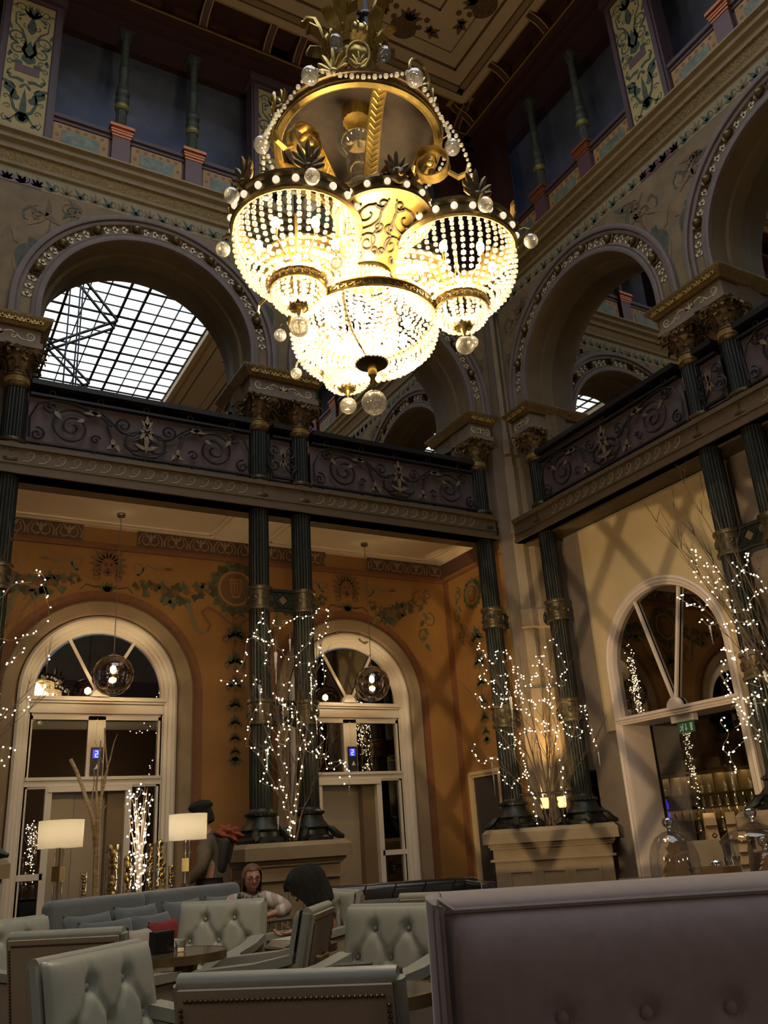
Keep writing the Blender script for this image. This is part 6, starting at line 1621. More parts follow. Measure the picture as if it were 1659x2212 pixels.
# central pair
N1, Q1 = Vector((0, 1, 0)), Vector((4.245, 9.70, 2))
L1 = [[(415,1725),(430,1660),(412,1590),(385,1555),(390,1500),(365,1420),(375,1340),(375,1260),(340,1150),(370,1090),(400,1000)],
 [(435,1660),(460,1560),(450,1500),(480,1400),(500,1330),(480,1190),(510,1140),(470,1070),(450,930),(405,940),(350,905),(380,870),(405,835),(440,775),(390,790),(360,795)],
 [(410,1735),(425,1690),(440,1640),(425,1600)], [(365,1430),(330,1450),(295,1430),(255,1400),(250,1360),(285,1320),(270,1270),(275,1200),(300,1190),(280,1140),(285,1100)],
 [(300,1190),(245,1205),(215,1220),(165,1180),(148,1170),(170,1090),(170,1040),(190,1000),(200,960),(235,900),(235,850),(200,770),(190,735)],
 [(0,775),(50,780),(85,800),(140,745),(100,720),(135,650),(145,570),(150,540),(180,510),(240,520),(295,540),(335,565),(365,590),(390,620),(440,625),(510,570),(550,500),(575,450),(545,460)],
 [(240,370),(240,400),(205,440),(225,490),(240,520)], [(260,420),(310,490),(295,540),(270,640),(250,690)],
 [(325,400),(325,435),(385,435),(370,405),(435,400),(465,380),(525,378),(557,370),(585,350),(585,330),(640,335),(660,370),(640,405),(650,450),(648,485),(590,490),(600,560),(590,590),(630,630),(615,680),(640,740),(620,800)],
 [(455,675),(505,663),(570,665),(555,690),(540,715),(575,760),(580,800),(545,880),(575,935),(600,970),(555,1000),(630,1030),(595,1080),(625,1110),(620,1150),(580,1200),(590,1220),(635,1240),(645,1305),(695,1310),(745,1265),(700,1275),(660,1275)],
 [(750,1270),(765,1330),(770,1357),(745,1375),(710,1370)], [(765,1405),(785,1408)], [(495,1020),(540,1105),(555,1140),(510,1160),(530,1200),(560,1230),(610,1250),(650,1240)],
 [(270,965),(300,1005),(290,1050),(330,1100),(350,1150),(380,1170),(400,1110),(430,1020),(455,960)], [(320,860),(350,880),(350,920),(400,935),(440,960)]]
fairy('a', 'warm fairy lights looped through the branches between the central green columns', L1, 2.86, 480, 1200, N1, Q1, .060)
V = lambda x, y, n=N1, q=Q1, k=2.86, ox=480, oy=1200: onplane(ox+x/k, oy+y/k, n, q)
twigs('bare twigs standing between the central green columns', Vector((4.26, 9.80, 1.31)), [V(*p) for p in ((240,420),(330,430),(560,380),(640,420),(300,700),(590,700),(150,760),(640,1240),(200,1180),(480,560),(400,760))], 3)
for x, y0, y1, r, w, lab in ((330,600,800,.022,True,'longest white frosted icicle, upper left in the central branches'), (418,520,600,.014,True,'small white icicle high in the central branches'), (232,800,1020,.018,False,'long clear icicle at the left of the central branches'), (548,750,965,.018,False,'long clear icicle at the right of the central branches'), (582,1000,1110,.012,False,'clear icicle over the lift frame beside the central branches'), (278,1220,1350,.012,True,'thin pale icicle low on the left central column'), (785,1430,1500,.012,False,'clear icicle dangling before the corner-side lift door'), (375,940,1060,.010,False,'thin clear icicle deep between the central columns'), (345,1615,1700,.012,True,'white icicle standing low beside the left central column base')):
    p = V(x, y0); icicle(p, (p-V(x, y1)).length, r, lab, w)
# corner pier
N2 = Vector((.70, .715, 0)); Q2 = Vector((7.70, 9.40, 2))
L2 = [[(735,1750),(730,1690),(720,1590),(710,1540),(680,1500),(665,1460),(655,1400),(640,1320),(610,1270),(620,1215),(605,1140),(615,1090),(600,1040),(660,1010),(690,1035),(780,1028),(865,1025),(900,1035)],
 [(945,1700),(955,1600),(945,1500),(940,1410),(925,1350),(940,1310),(910,1270),(915,1170),(900,1115),(905,1035),(910,950),(870,880),(850,850),(800,790),(745,780),(700,800)],
 [(660,1365),(625,1370),(610,1400),(560,1425),(535,1465),(490,1440),(475,1390),(420,1370)], [(420,1235),(350,1245),(320,1280),(290,1288),(250,1245),(225,1185),(250,1140)],
 [(265,310),(290,355),(265,365),(315,400),(340,420),(290,450),(290,495),(315,540),(310,580),(300,615),(330,630),(370,635),(400,625),(350,650)], [(355,475),(395,490),(425,420),(460,390),(505,405)],
 [(470,490),(530,440),(540,500),(570,520),(520,560),(485,590),(410,580)], [(565,580),(605,560),(625,595),(590,610),(570,640),(580,670),(620,650),(660,660),(700,645),(690,620),(715,600),(750,580),(720,530),(740,485),(750,440),(775,435),(800,395),(805,350)],
 [(840,310),(860,320),(900,360),(915,390),(925,430),(955,505),(975,550),(930,575),(930,620),(965,650),(940,670),(900,655),(850,615),(835,565),(810,520),(765,490)], [(850,655),(825,665),(805,690),(870,745),(875,800),(850,850),(820,800),(790,745)],
 [(240,740),(280,770),(290,825),(330,840),(370,830),(420,840),(470,840),(450,805),(480,770),(440,755),(400,725),(380,690)], [(575,665),(580,700),(550,745),(590,720),(600,760),(635,740),(610,800),(580,855),(640,850),(655,890),(670,905),(700,860),(710,805),(660,780)],
 [(910,900),(940,935),(965,980),(1035,1000),(1090,1020),(1100,1040),(1050,1070),(1000,1070),(955,1025)], [(1115,890),(1125,910),(1145,960),(1175,1005),(1180,1080),(1210,1135),(1200,1165)], [(1075,870),(1090,830),(1135,835),(1120,885)],
 [(430,1110),(445,1150),(480,1165),(530,1145),(570,1120),(580,1090),(510,1045),(440,1010)], [(760,975),(820,985),(790,960),(740,930)], [(500,640),(490,680),(520,720),(500,760)]]
fairy('b', 'warm fairy lights looped through the branches on the corner pedestal', L2, 3.686, 960, 1300, N2, Q2, .052)
V2 = lambda x, y: onplane(960+x/3.686, 1300+y/3.686, N2, Q2)
twigs('bare twigs crossing in front of the stone corner pier', Vector((7.83, 9.52, 1.31)), [V2(*p) for p in ((280,340),(460,400),(760,440),(860,330),(960,560),(1120,850),(1200,1100),(240,760),(260,1180),(620,600),(850,700))], 5)
for x, y0, y1, r, w, lab in ((525,760,950,.022,True,'big white frosted icicle on the left corner column'), (540,955,1190,.012,False,'long clear icicle below the big white one on the corner column'), (555,1170,1330,.012,False,'twisted clear icicle low before the left corner column'), (380,1280,1560,.016,False,'longest clear icicle, dangling before the small dark door'), (260,770,850,.010,False,'small clear icicle over the orange return wall'), (865,920,1070,.014,False,'clear icicle between the stone pier and the right corner column'), (1225,1200,1310,.010,True,'thin white icicle at the end of the farthest twig by the white door frame'), (735,1100,1190,.009,False,'faint clear icicle against the stone pier')):
    p = V2(x, y0); icicle(p, (p-V2(x, y1)).length, r, lab, w)
# right hand columns
N3, Q3 = Vector((1, 0, 0)), Vector((7.90, 5.9, 2))
L3 = [[(750,30),(775,25),(790,90),(765,110),(770,155),(800,195),(840,205),(835,250)], [(830,125),(865,130),(895,125),(915,155),(910,210),(935,235),(950,275),(900,300),(890,335),(865,375),(815,410),(760,390),(720,385),(690,345),(670,320)],
 [(1100,50),(1125,65),(1110,95),(1110,150),(1150,200),(1195,195),(1210,270),(1215,310),(1145,325),(1145,385),(1095,425),(1040,440),(1015,375),(965,330)], [(1045,120),(1060,165),(1055,215),(1025,250),(995,270)],
 [(800,495),(825,480),(850,525),(930,515),(1010,505),(1050,500),(1110,505),(1165,510),(1190,490)], [(1005,545),(1045,575),(1080,550),(1060,525)], [(940,690),(990,665),(1000,715),(1050,745),(1090,690),(1155,690),(1225,690),(1215,625)],
 [(945,770),(980,805),(970,860),(985,905),(975,945),(1045,1000),(1075,1020),(1035,1065)], [(950,1130),(950,1170),(985,1245),(965,1340),(990,1385),(1025,1420),(1035,1475),(1060,1505),(1035,1525)],
 [(990,1385),(1035,1345),(1080,1315),(1110,1280),(1200,1250),(1210,1285)], [(1045,1000),(1120,1010),(1150,990),(1215,990),(1225,1035),(1175,1050),(1120,1130),(1060,1205)], [(1150,910),(1190,930),(1210,880),(1250,850)], [(1000,1010),(1060,1060),(1130,1150),(1180,1240),(1205,1290)]]
fairy('c', 'warm fairy lights trailing over the paired columns at the right edge', L3, 3.0734, 1250, 1180, N3, Q3, .048)
V3 = lambda x, y: onplane(1250+x/3.0734, 1180+y/3.0734, N3, Q3)
twigs('tall bare branches reaching up the columns at the right edge', Vector((7.90, 5.35, 1.31)), [V3(*p) for p in ((520,-160),(640,-260),(700,-420),(770,-90),(680,20),(830,-330),(800,140),(1000,330),(1150,260),(900,480),(1080,700))], 8)
for x, y0, y1, r, w, lab in ((870,530,660,.012,False,'clear icicle hanging before the white arched frame of the doorway'), (1015,1510,1660,.012,False,'clear icicle hanging low over the bar shelves'), (1110,670,770,.010,False,'small clear icicle on the right edge column'), (1165,1010,1170,.012,False,'clear icicle before the lower part of the right edge column'), (1045,1060,1160,.010,False,'clear icicle over the end of the white transom'), (1235,830,960,.022,True,'stout white icicle at the right edge of the picture')):
    p = V3(x, y0); icicle(p, (p-V3(x, y1)).length, r, lab, w)
# left edge
N4, Q4 = Vector((0, 1, 0)), Vector((.6, 9.6, 2))
L4 = [[(-60,905),(0,895),(60,890),(110,900),(160,870),(185,870),(240,855),(280,855)], [(215,470),(270,470),(285,520),(280,555),(290,595),(295,625),(310,685),(310,720),(315,755),(262,770)], [(-40,660),(20,610),(70,550),(130,530),(180,530),(205,520)], [(318,1020),(305,945)], [(35,1045),(75,1045),(110,995),(150,965),(180,930)], [(20,1320),(30,1355),(15,1390),(75,1360),(130,1350),(165,1345),(180,1280),(195,1250)], [(85,1580),(75,1645),(35,1670),(0,1725),(25,1600),(85,1580)]]
fairy('d', 'thin fairy lights on the twigs at the left edge of the picture', L4, 2.9625, 0, 1080, N4, Q4, .075)
V4 = lambda x, y: onplane(x/2.9625, 1080+y/2.9625, N4, Q4)
twigs('bare twigs leaning in from the left edge of the picture', Vector((.25, 9.62, 1.31)), [V4(*p) for p in ((290,480),(120,440),(240,780),(300,1100),(180,1340),(60,260),(150,640))], 12, .012)

# uplighters on the corner pedestal
for x, y, lab in ((7.80, 9.55, 'black uplighter with cream glass on the corner pedestal, nearer the orange wall'), (7.97, 9.40, 'black uplighter with cream glass on the corner pedestal, nearer the tan wall')):
    t = thing('uplighter', lab, 'uplighter', T(x, y, 1.301))
    b = MB(); b.lathe([(0, 0), (.05, 0), (.05, .012), (.03, .02), (.035, .14), (.045, .16), (.045, .22), (0, .22)], 16); b.build('black_base', M_BLACK, t)
    b = MB(); b.lathe([(.040, .22), (.058, .24), (.060, .36), (.055, .36), (.050, .24), (0, .225)], 20); b.build('cream_glass', mat('cream_lamp_glass', (.8, .66, .38), .4, emit=(1, .72, .30), estr=1.0), t)
    lamp('uplight', 'SPOT', (.0, .0, .37), 110, (1, .66, .26), .04, t, rot=(PI-rad(12), rad(10), 0), spot_size=rad(75), spot_blend=.8)
b = MB(); b.tube([(7.55, 9.75, 1.72), (8.1, 9.22, 1.72)], .014, 6); tag(b.build('rail_bar', M_BLACK), 'thin black bar running between the feet of the corner columns', 'bar')

# ================================================================== console behind the sofas: lamps, birch, bauble vases
cdir = Vector((.906, .42)).normalized(); cp0 = Vector((1.30, 8.40)); cang = math.atan2(cdir.y, cdir.x); ZK = .78
t = thing('console_table', 'narrow dark console table standing behind the blue-grey sofas', 'console', T(cp0.x, cp0.y, 0, cang))
b = MB(); b.box(-.2, 1.62, -.14, .22, ZK-.04, ZK); b.build('top', M_WOOD, t)
for x in (-.15, 1.57):
    for y in (-.1, .18): b = MB(); b.box(x-.025, x+.025, y-.025, y+.025, 0, ZK-.04); b.build('leg', M_WOOD, t)
M_SHADE = mat('white_drum_shade', (.85, .80, .70), .8)
def shade_mat():
    m = bpy.data.materials.new('lit_linen_shade'); m.use_nodes = True; nt = m.node_tree; nt.nodes.clear(); out = nt.nodes.new('ShaderNodeOutputMaterial')
    a = nt.nodes.new('ShaderNodeBsdfTranslucent'); a.inputs[0].default_value = (.9, .84, .74, 1); d = nt.nodes.new('ShaderNodeBsdfDiffuse'); d.inputs[0].default_value = (.85, .80, .72, 1)
    x = nt.nodes.new('ShaderNodeMixShader'); x.inputs[0].default_value = .45; nt.links.new(a.outputs[0], x.inputs[1]); nt.links.new(d.outputs[0], x.inputs[2]); nt.links.new(x.outputs[0], out.inputs[0]); return m
M_LSH = shade_mat()
def table_lamp(p, z0, z1, r, label):
    t = thing('table_lamp', label, 'table lamp', T(p.x, p.y, 0), 'white drum table lamps')
    b = MB(); b.lathe([(r*.98, z0), (r, z1)], 40); b.build('lamp_shade', M_LSH, t, smooth=60)
    b = MB(); b.lathe([(0, ZK+.002), (.085, ZK+.002), (.085, ZK+.02), (.02, ZK+.03), (0, ZK+.03)], 24); b.tube([(0, 0, ZK+.03), (0, 0, z0+.12)], .008, 8); b.lathe([(.03, ZK+.30), (.055, ZK+.30), (.055, ZK+.42), (.03, ZK+.42)], 4); b.build('brass_stem', M_BRASS, t)
    b = MB(); b.lathe([(0, ZK+.03), (.042, ZK+.03), (.042, ZK+.30), (0, ZK+.30)], 20); b.lathe([(0, ZK+.42), (.042, ZK+.42), (.042, z0+.02), (0, z0+.02)], 20); b.build('glass_column', glass('lamp_column_glass', (.93, .91, .86), clear=.7, rough=.02), t)
    b = MB(); b.sphere((0, 0, z0+.13), .03, 12, 8); b.build('bulb', MAT['warm_bulb'], t)
    lamp('lamp_light', 'POINT', (0, 0, z0+.13), P_LAMP, (1, .86, .68), .03, t)
def dp(px, py, d): return at(px, py, d)
pl = dp(132, 1800, 7.43); pr = dp(406, 1788, 8.5)
table_lamp(pl, 1.345, 1.569, .188, 'white drum table lamp nearer the left edge, its shade warm white')
table_lamp(pr, 1.363, 1.605, .186, 'white drum table lamp before the stooping person in the black beret')
M_BGOLD = mat('gold_bauble', (.62, .42, .12), .14, metal=1.0); M_BMATT = mat('matt_gold_bauble', (.50, .36, .13), .45, metal=.8)
bme = []
for m_ in (M_BGOLD, M_BMATT):
    q = MB(); q.sphere((0, 0, 0), 1, 14, 10); me = bpy.data.meshes.new('bauble'); me.from_pydata(q.v, [], q.f); me.materials.append(m_); me.polygons.foreach_set('use_smooth', [True]*len(me.polygons)); bme.append(me)
def bauble_vase(px, d, wpx, ytop, lab, n):
    p = dp(px, 1880, d); r = wpx*d/FPX/2; top = dp(px, ytop, d).z; h = top-ZK
    t = thing('glass_vase', 'clear cylinder vase %s' % lab, 'vase', T(p.x, p.y, ZK+.002), 'glass vases of baubles')
    b = MB(); b.lathe([(0, .004), (r-.003, .004), (r-.003, h*1.02), (r, h*1.02), (r, 0), (0, 0)], 28); b.build('glass_cylinder', glass('vase_glass', (.97, .96, .93), clear=.85, rough=.01), t, smooth=60)
    z = .008; i = 0; g = random.Random(int(px))
    while z < h-.02:
        rb = min(r-.006, r*g.uniform(.42, .62)); a = g.uniform(0, 6.28); o = r-.006-rb
        for q_ in range(2 if rb < r*.52 else 1):
            aa = a+PI*q_
            M = Matrix.Translation((p.x+o*cos(aa), p.y+o*sin(aa), ZK+.002+z+rb)) @ Matrix.Scale(rb, 4)
            link('bauble', bme[(i+q_) % 3 == 0], None, M, 'gold bauble in the glass vase %s' % lab, None, 'bauble', 'gold baubles in the vase %s' % lab); i += 1
        z += rb*1.55
bauble_vase(182, 7.75, 15, 1886, 'at the foot of the birch branches', 1)
bauble_vase(243, 7.98, 30, 1828, 'that stands alone before the lift door', 1)
bauble_vase(279, 8.05, 26, 1856, 'with darker gold baubles beside the lit twigs', 1)
bauble_vase(324, 8.30, 18, 1826, 'right behind the lit twigs', 1)
bauble_vase(347, 8.22, 27, 1822, 'tallest on the lamp side of the lit twigs', 1)
bauble_vase(371, 8.28, 16, 1872, 'nearest the lamp by the person in the beret', 1)
# birch poles
M_BIRCH = mat('birch_bark', (.40, .29, .17), .75, noise=.35, nscale=14, stretch=(1, 1, 3))
t = thing('birch_branches', 'bundle of bare birch poles rising behind the sofa before the lift door', 'branches', None)
db = 7.85
def bp(l): return [dp(x, y, db) for x, y in l]
def base_pt(px): q = dp(px, 1900, db); return Vector((q.x, q.y, ZK+.002))
for pts, r in (([(206,1860),(208,1800),(200,1768),(190,1735),(176,1695),(165,1665),(152,1640)], [.030,.028,.026,.026,.026,.027,.028]), ([(207,1850),(211,1780),(210,1735),(208,1700),(214,1640),(218,1600)], [.026,.026,.022,.016,.012,.008]), ([(210,1850),(214,1770),(216,1730),(224,1700),(232,1660),(228,1620),(226,1572)], [.022,.022,.020,.018,.016,.013,.010]), ([(212,1850),(216,1760),(222,1690),(238,1640),(246,1605),(254,1585)], [.015,.015,.014,.012,.009,.004]), ([(213,1840),(217,1750),(219,1700),(222,1650),(205,1600)], [.012,.012,.010,.007,.003]), ([(205,1840),(200,1790),(196,1740),(204,1690),(203,1660)], [.018,.016,.012,.010,.006]), ([(216,1760),(226,1745),(230,1738)], [.010,.008,.005]), ([(214,1640),(222,1615),(226,1604)], [.006, .004, .002])):
    P = bp(pts)
    if pts[0][1] > 1800: P = [base_pt(pts[0][0])]+P; r = [r[0]]+r
    b = MB(); b.tube(P, [q_*.62 for q_ in r], 8); b.build('pole', M_BIRCH, t)
# lit bundle
t = thing('twig_bundle', 'pale upright twig bundle wrapped in bright white lights between the vases', 'branches', None); db = 8.12
for k in range(7):
    x0 = 301+(k-3)*1.5; x1 = 300+(k-3)*9+((k*5) % 3-1)*5; b = MB(); q = dp(x0, 1900, db)
    b.tube([Vector((q.x, q.y, ZK+.002))]+[dp(x0+(x1-x0)*u**1.6, 1880-(190-12*abs(k-4))*u, db+.06*((k % 3)-1)*u) for u in (.05, .25, .5, .75, 1)], [.009, .009, .008, .006, .004, .003], 5); b.build('twig', mat('pale_twig', (.50, .38, .25), .7), t)
g = random.Random(4); LL = []
for k in range(5): LL.append([(301+g.uniform(-4, 4)+(k-2)*(4+8*u)+g.uniform(-6, 6)*u*1.3, 1915-u*(225-14*abs(k-2))) for u in [i/11 for i in range(12)]])
M_FAIRY_W = mat('white_fairy_bulb', (1, .95, .9), .3, emit=(1, .88, .68), estr=18)
_f, FAIRY_ME_S, M_FAIRY = M_FAIRY, FAIRY_ME, M_FAIRY_W; FAIRY_ME = None
fairy('e', 'bright white lights wrapped round the pale twig bundle on the console', LL, 1, 0, 0, Vector((.42, .906, 0)), dp(301, 1800, 8.05), .042, jit=.03)
M_FAIRY, FAIRY_ME = _f, FAIRY_ME_S
# ================================================================== people
M_SKIN = mat('warm_skin', (.42, .22, .145), .55, noise=.06, nscale=20)
def skin_mesh(name, m, J, E, parent, sub=2, root=None):
    """one continuous surface grown round a jointed skeleton; J name -> (point, radius or (rx, ry))"""
    names = list(J); me = bpy.data.meshes.new(name)
    me.from_pydata([tuple(J[n][0]) for n in names], [(names.index(a), names.index(b_)) for a, b_ in E], [])
    me.materials.append(m); o = bpy.data.objects.new(name, me); COL.objects.link(o)
    if parent: o.parent = parent
    md = o.modifiers.new('skin', 'SKIN'); md.use_smooth_shade = True; md.branch_smoothing = .6
    lay = me.skin_vertices[0] if me.skin_vertices else None
    if lay is None:
        bm = bmesh.new(); bm.from_mesh(me); bm.verts.layers.skin.verify(); bm.to_mesh(me); bm.free(); lay = me.skin_vertices[0]
    rt_ = names.index(root or names[0])
    for i, n in enumerate(names):
        r = J[n][1]; lay.data[i].radius = r if isinstance(r, tuple) else (r, r); lay.data[i].use_root = (i == rt_)
    sd = o.modifiers.new('sub', 'SUBSURF'); sd.levels = sub; sd.render_levels = sub
    return o
def lerp(a, b_, t): return Vector(a)+(Vector(b_)-Vector(a))*t
def hand(J, E, wrist, tag_, fwd, side, curl):
    """palm, four fingers of unequal length and a thumb from the side of the palm"""
    fwd = Vector(fwd).normalized(); side = Vector(side).normalized(); nrm = fwd.cross(side).normalized(); w = Vector(J[wrist][0])
    J[tag_+'p'] = (w+fwd*.045, (.030, .017)); E.append((wrist, tag_+'p'))
    for k, (o, l) in enumerate(((-.030, .066), (-.010, .078), (.010, .072), (.030, .056))):
        a = tag_+'k%d' % k; J[a] = (w+fwd*.088+side*o, .0100); E.append((tag_+'p', a)); p = Vector(J[a][0]); d = fwd.copy()
        for q in range(3):
            d = (d+nrm*curl*(.7+.25*q)).normalized(); p = p+d*l*(.42, .33, .25)[q]; n = a+'_%d' % q; J[n] = (p.copy(), (.0092, .0084, .0070)[q]); E.append((a if q == 0 else a+'_%d' % (q-1), n))
    p = w+fwd*.030-side*.034; J[tag_+'t0'] = (p, .0115); E.append((tag_+'p', tag_+'t0'))
    J[tag_+'t1'] = (p+fwd*.026-side*.018+nrm*.008*curl, .0100); J[tag_+'t2'] = (p+fwd*.052-side*.018+nrm*.026*curl, .0080); E += [(tag_+'t0', tag_+'t1'), (tag_+'t1', tag_+'t2')]
def head_mesh(s=1.0):
    """head with brow, eye sockets, nose, lips, chin and ears; faces -y, centre of skull at origin"""
    b = MB()
    def fn(u, v):
        t = PI*(v-.5); a = 2*PI*u; x, y, z = cos(t)*sin(a), -cos(t)*cos(a), sin(t)
        X, Y, Z = .074*x, .094*y, .118*z
        if z < 0: X *= 1-.28*z*z; Y *= (1-.12*z*z) if y < 0 else (1-.45*z*z)
        if y < 0:
            g = lambda cx, cz, sx, sz: math.exp(-((X-cx)/sx)**2-((Z-cz)/sz)**2)
            Y -= .026*g(0, -.022, .011, .020)+.013*g(0, .0, .008, .022)+.008*g(0, -.062, .022, .010)+.010*g(0, -.098, .024, .018)+.005*(g(-.028, .026, .020, .008)+g(.028, .026, .020, .008))+.006*(g(-.042, -.028, .02, .02)+g(.042, -.028, .02, .02))
            Y += .010*(g(-.030, .006, .016, .010)+g(.030, .006, .016, .010))+.005*g(0, -.046, .016, .005)+.004*g(0, -.076, .02, .006)
        return (X*s, Y*s, Z*s)
    b.grid(fn, 44, 36, cu=True)
    for sg in (-1, 1): b.sphere((sg*.076*s, .005*s, -.006*s), .030*s, 10, 8, (.32, .6, 1.0))
    return b
def face_parts(M, parent, glasses=False):
    for sg in (-1, 1):
        b = MB(); b.sphere((sg*.030, -.0785, .006), .0105, 10, 8, (1.3, .6, .55)); b.build('eye', mat('eye_white', (.32, .27, .24), .3), parent, M)
        b = MB(); b.sphere((sg*.030, -.086, .006), .0052, 8, 6, (1, .5, 1)); b.build('iris', mat('dark_iris', (.03, .02, .015), .15), parent, M)
        b = MB(); b.tube([(sg*.014, -.095, .026), (sg*.030, -.095, .031), (sg*.046, -.084, .027)], [.003, .0035, .002], 5); b.build('eyebrow', mat('brown_brow', (.08, .045, .025), .8), parent, M)
    b = MB(); b.tube([(-.024, -.088, -.066), (-.010, -.098, -.062), (0, -.099, -.064), (.010, -.098, -.062), (.024, -.088, -.066)], [.002, .005, .0045, .005, .002], 6); b.tube([(-.020, -.089, -.069), (0, -.098, -.072), (.020, -.089, -.069)], [.002, .006, .002], 6); b.build('lips', mat('rose_lips', (.34, .09, .075), .45), parent, M)
    if glasses:
        b = MB()
        for sg in (-1, 1):
            b.tube([(sg*.031+.021*cos(t), -.103+.010*abs(cos(t))*(1 if sg*cos(t) > 0 else 0), .004+.015*sin(t)) for t in [2*PI*i/16 for i in range(16)]], .0026, 5, closed=True)
            b.tube([(sg*.055, -.093, .008), (sg*.075, -.05, .010), (sg*.078, .01, .006)], .0024, 5)
        b.tube([(-.008, -.104, .008), (0, -.106, .010), (.008, -.104, .008)], .0026, 5)
        b.build('glasses', mat('dark_red_spectacle_frame', (.06, .012, .012), .3), parent, M)
def hair_shell(M, parent, m, length, w=1.12, fringe=.25, name='hair', puff=1.0):
    """bob-like hair: cap over the skull that falls behind and at the sides; open at the face"""
    b = MB()
    def fn(u, v):
        a = 2*PI*u; front = max(0, cos(a)) ; zmin = -length*(1-front**.5) + (.088-.05*fringe)*front**.5
        if front > 0.05: zmin = max(zmin, -length*(1-min(1, front*1.7)) + (.088-.05*fringe)*min(1, front*1.7))
        z = .128*puff - (.128*puff-zmin)*v
        zz = max(-1, min(1, z/(.128*puff))); rr = math.sqrt(max(0, 1-max(0, zz)**2)) if zz > 0 else 1-.10*abs(z/.25)
        k = 1+.035*sin(a*9+v*5)+.025*sin(a*17+v*3)+.03*sin(a*4+v*9)
        return (.082*w*puff*rr*sin(a)*k, -(.104 if cos(a) > 0 else .112)*w*.95*puff*rr*cos(a)*k+.006, z)
    b.grid(fn, 48, 18, cu=True)
    b.grid(lambda u, v: (lambda p: (p[0]*.93, p[1]*.93, p[2]-.004))(fn(u, v)), 48, 18, cu=True)
    return b.build(name, m, parent, M)
def dirM(p, face, pitch=0, roll=0, s=1.0): return Matrix.Translation(p) @ Matrix.Rotation(math.atan2(face[1], face[0])+PI/2, 4, 'Z') @ Matrix.Rotation(pitch, 4, 'X') @ Matrix.Rotation(roll, 4, 'Y') @ Matrix.Scale(s, 4)

# ---- seated woman with glasses, leaning on the striped arm
RD = Vector((rt.x, rt.y, 0)).normalized(); FD = Vector((fw.x, fw.y, 0)).normalized()     # picture-right and away from the viewer
hd = at(544, 1897, 7.75)
t = thing('person', 'seated woman in glasses and a striped wrap, leaning her arm on a chair back', 'person', Matrix.Translation((hd.x, hd.y, 0)))
L = lambda r, d, z: RD*r+FD*d+Vector((0, 0, z))
hz = hd.z
J = {'pel': (L(-.12, .30, .50), (.15, .12)), 'wai': (L(-.10, .24, .62), (.13, .10)), 'che': (L(-.04, .12, hz-.22), (.15, .10)), 'nk0': (L(-.03, .09, hz-.145), .055), 'nk1': (L(-.01, .03, hz-.09), .048), 'hea': (L(0, .02, hz-.01), .065), 'top': (L(0, .03, hz+.05), .06),
     'sR': (L(.14, .08, hz-.165), .056), 'eR': (L(.33, -.02, hz-.27), .043), 'wR': (L(.17, -.12, hz-.30), .028), 'sL': (L(-.19, .08, hz-.165), .056), 'eL': (L(-.26, -.02, hz-.42), .043), 'wL': (L(-.10, -.16, hz-.46), .028),
     'hR': (L(.0, .22, .47), .085), 'kR': (L(.06, -.20, .47), .065), 'aR': (L(.05, -.16, .10), .040), 'tR': (L(.05, -.30, .04), .032), 'hL': (L(-.22, .24, .47), .085), 'kL': (L(-.22, -.18, .47), .065), 'aL': (L(-.22, -.14, .10), .040), 'tL': (L(-.22, -.28, .04), .032)}
E_ = [('pel', 'wai'), ('wai', 'che'), ('che', 'nk0'), ('nk0', 'nk1'), ('nk1', 'hea'), ('hea', 'top'), ('che', 'sR'), ('sR', 'eR'), ('eR', 'wR'), ('che', 'sL'), ('sL', 'eL'), ('eL', 'wL'), ('pel', 'hR'), ('hR', 'kR'), ('kR', 'aR'), ('aR', 'tR'), ('pel', 'hL'), ('hL', 'kL'), ('kL', 'aL'), ('aL', 'tL')]
hand(J, E_, 'wR', 'r', -RD*.9+Vector((0, 0, -.25)), FD*-.4+Vector((0, 0, 1)), .25); hand(J, E_, 'wL', 'l', -FD+RD*.4, RD, .3)
skin_mesh('body', M_SKIN, J, E_, t, root='pel')
HM = dirM(Vector((0, 0, hz)), -FD*1.0+RD*.42, pitch=.12)
head_mesh().build('head', M_SKIN, t, HM, smooth=180); face_parts(HM, t, True)
hair_shell(HM, t, mat('light_brown_hair', (.11, .058, .026), .55, noise=.3, nscale=60, stretch=(3, 3, .4)), .125, 1.10)
def stripes():
    m = mat('striped_wrap_wool', (.55, .52, .47), .9); nt = m.node_tree; bs = nt.nodes['Principled BSDF']
    tc = nt.nodes.new('ShaderNodeTexCoord'); mp = nt.nodes.new('ShaderNodeMapping'); mp.inputs['Rotation'].default_value = (0, .3, .45)
    w = nt.nodes.new('ShaderNodeTexWave'); w.inputs['Scale'].default_value = 3.4; w.inputs['Distortion'].default_value = .6; w.bands_direction = 'X'
    r = nt.nodes.new('ShaderNodeValToRGB'); r.color_ramp.interpolation = 'CONSTANT'; el = r.color_ramp.elements
    el[0].position = 0; el[0].color = (.55, .52, .47, 1); el[1].position = .45; el[1].color = (.05, .05, .06, 1)
    for p_, c in ((.56, (.55, .50, .45, 1)), (.68, (.26, .27, .29, 1)), (.85, (.42, .30, .24, 1))): e = el.new(p_); e.color = c
    nt.links.new(tc.outputs['Object'], mp.inputs[0]); nt.links.new(mp.outputs[0], w.inputs[0]); nt.links.new(w.outputs['Fac'], r.inputs[0]); nt.links.new(r.outputs[0], bs.inputs['Base Color']); return m
Jc = {k: (J[k][0], r) for k, r in (('pel', (.18, .15)), ('wai', (.17, .14)), ('che', (.185, .135)), ('nk0', .085), ('sR', .080), ('eR', .066), ('sL', .085), ('eL', .068))}
Jc['cR'] = (lerp(J['eR'][0], J['wR'][0], .72), .056); Jc['cL'] = (lerp(J['eL'][0], J['wL'][0], .75), .055)
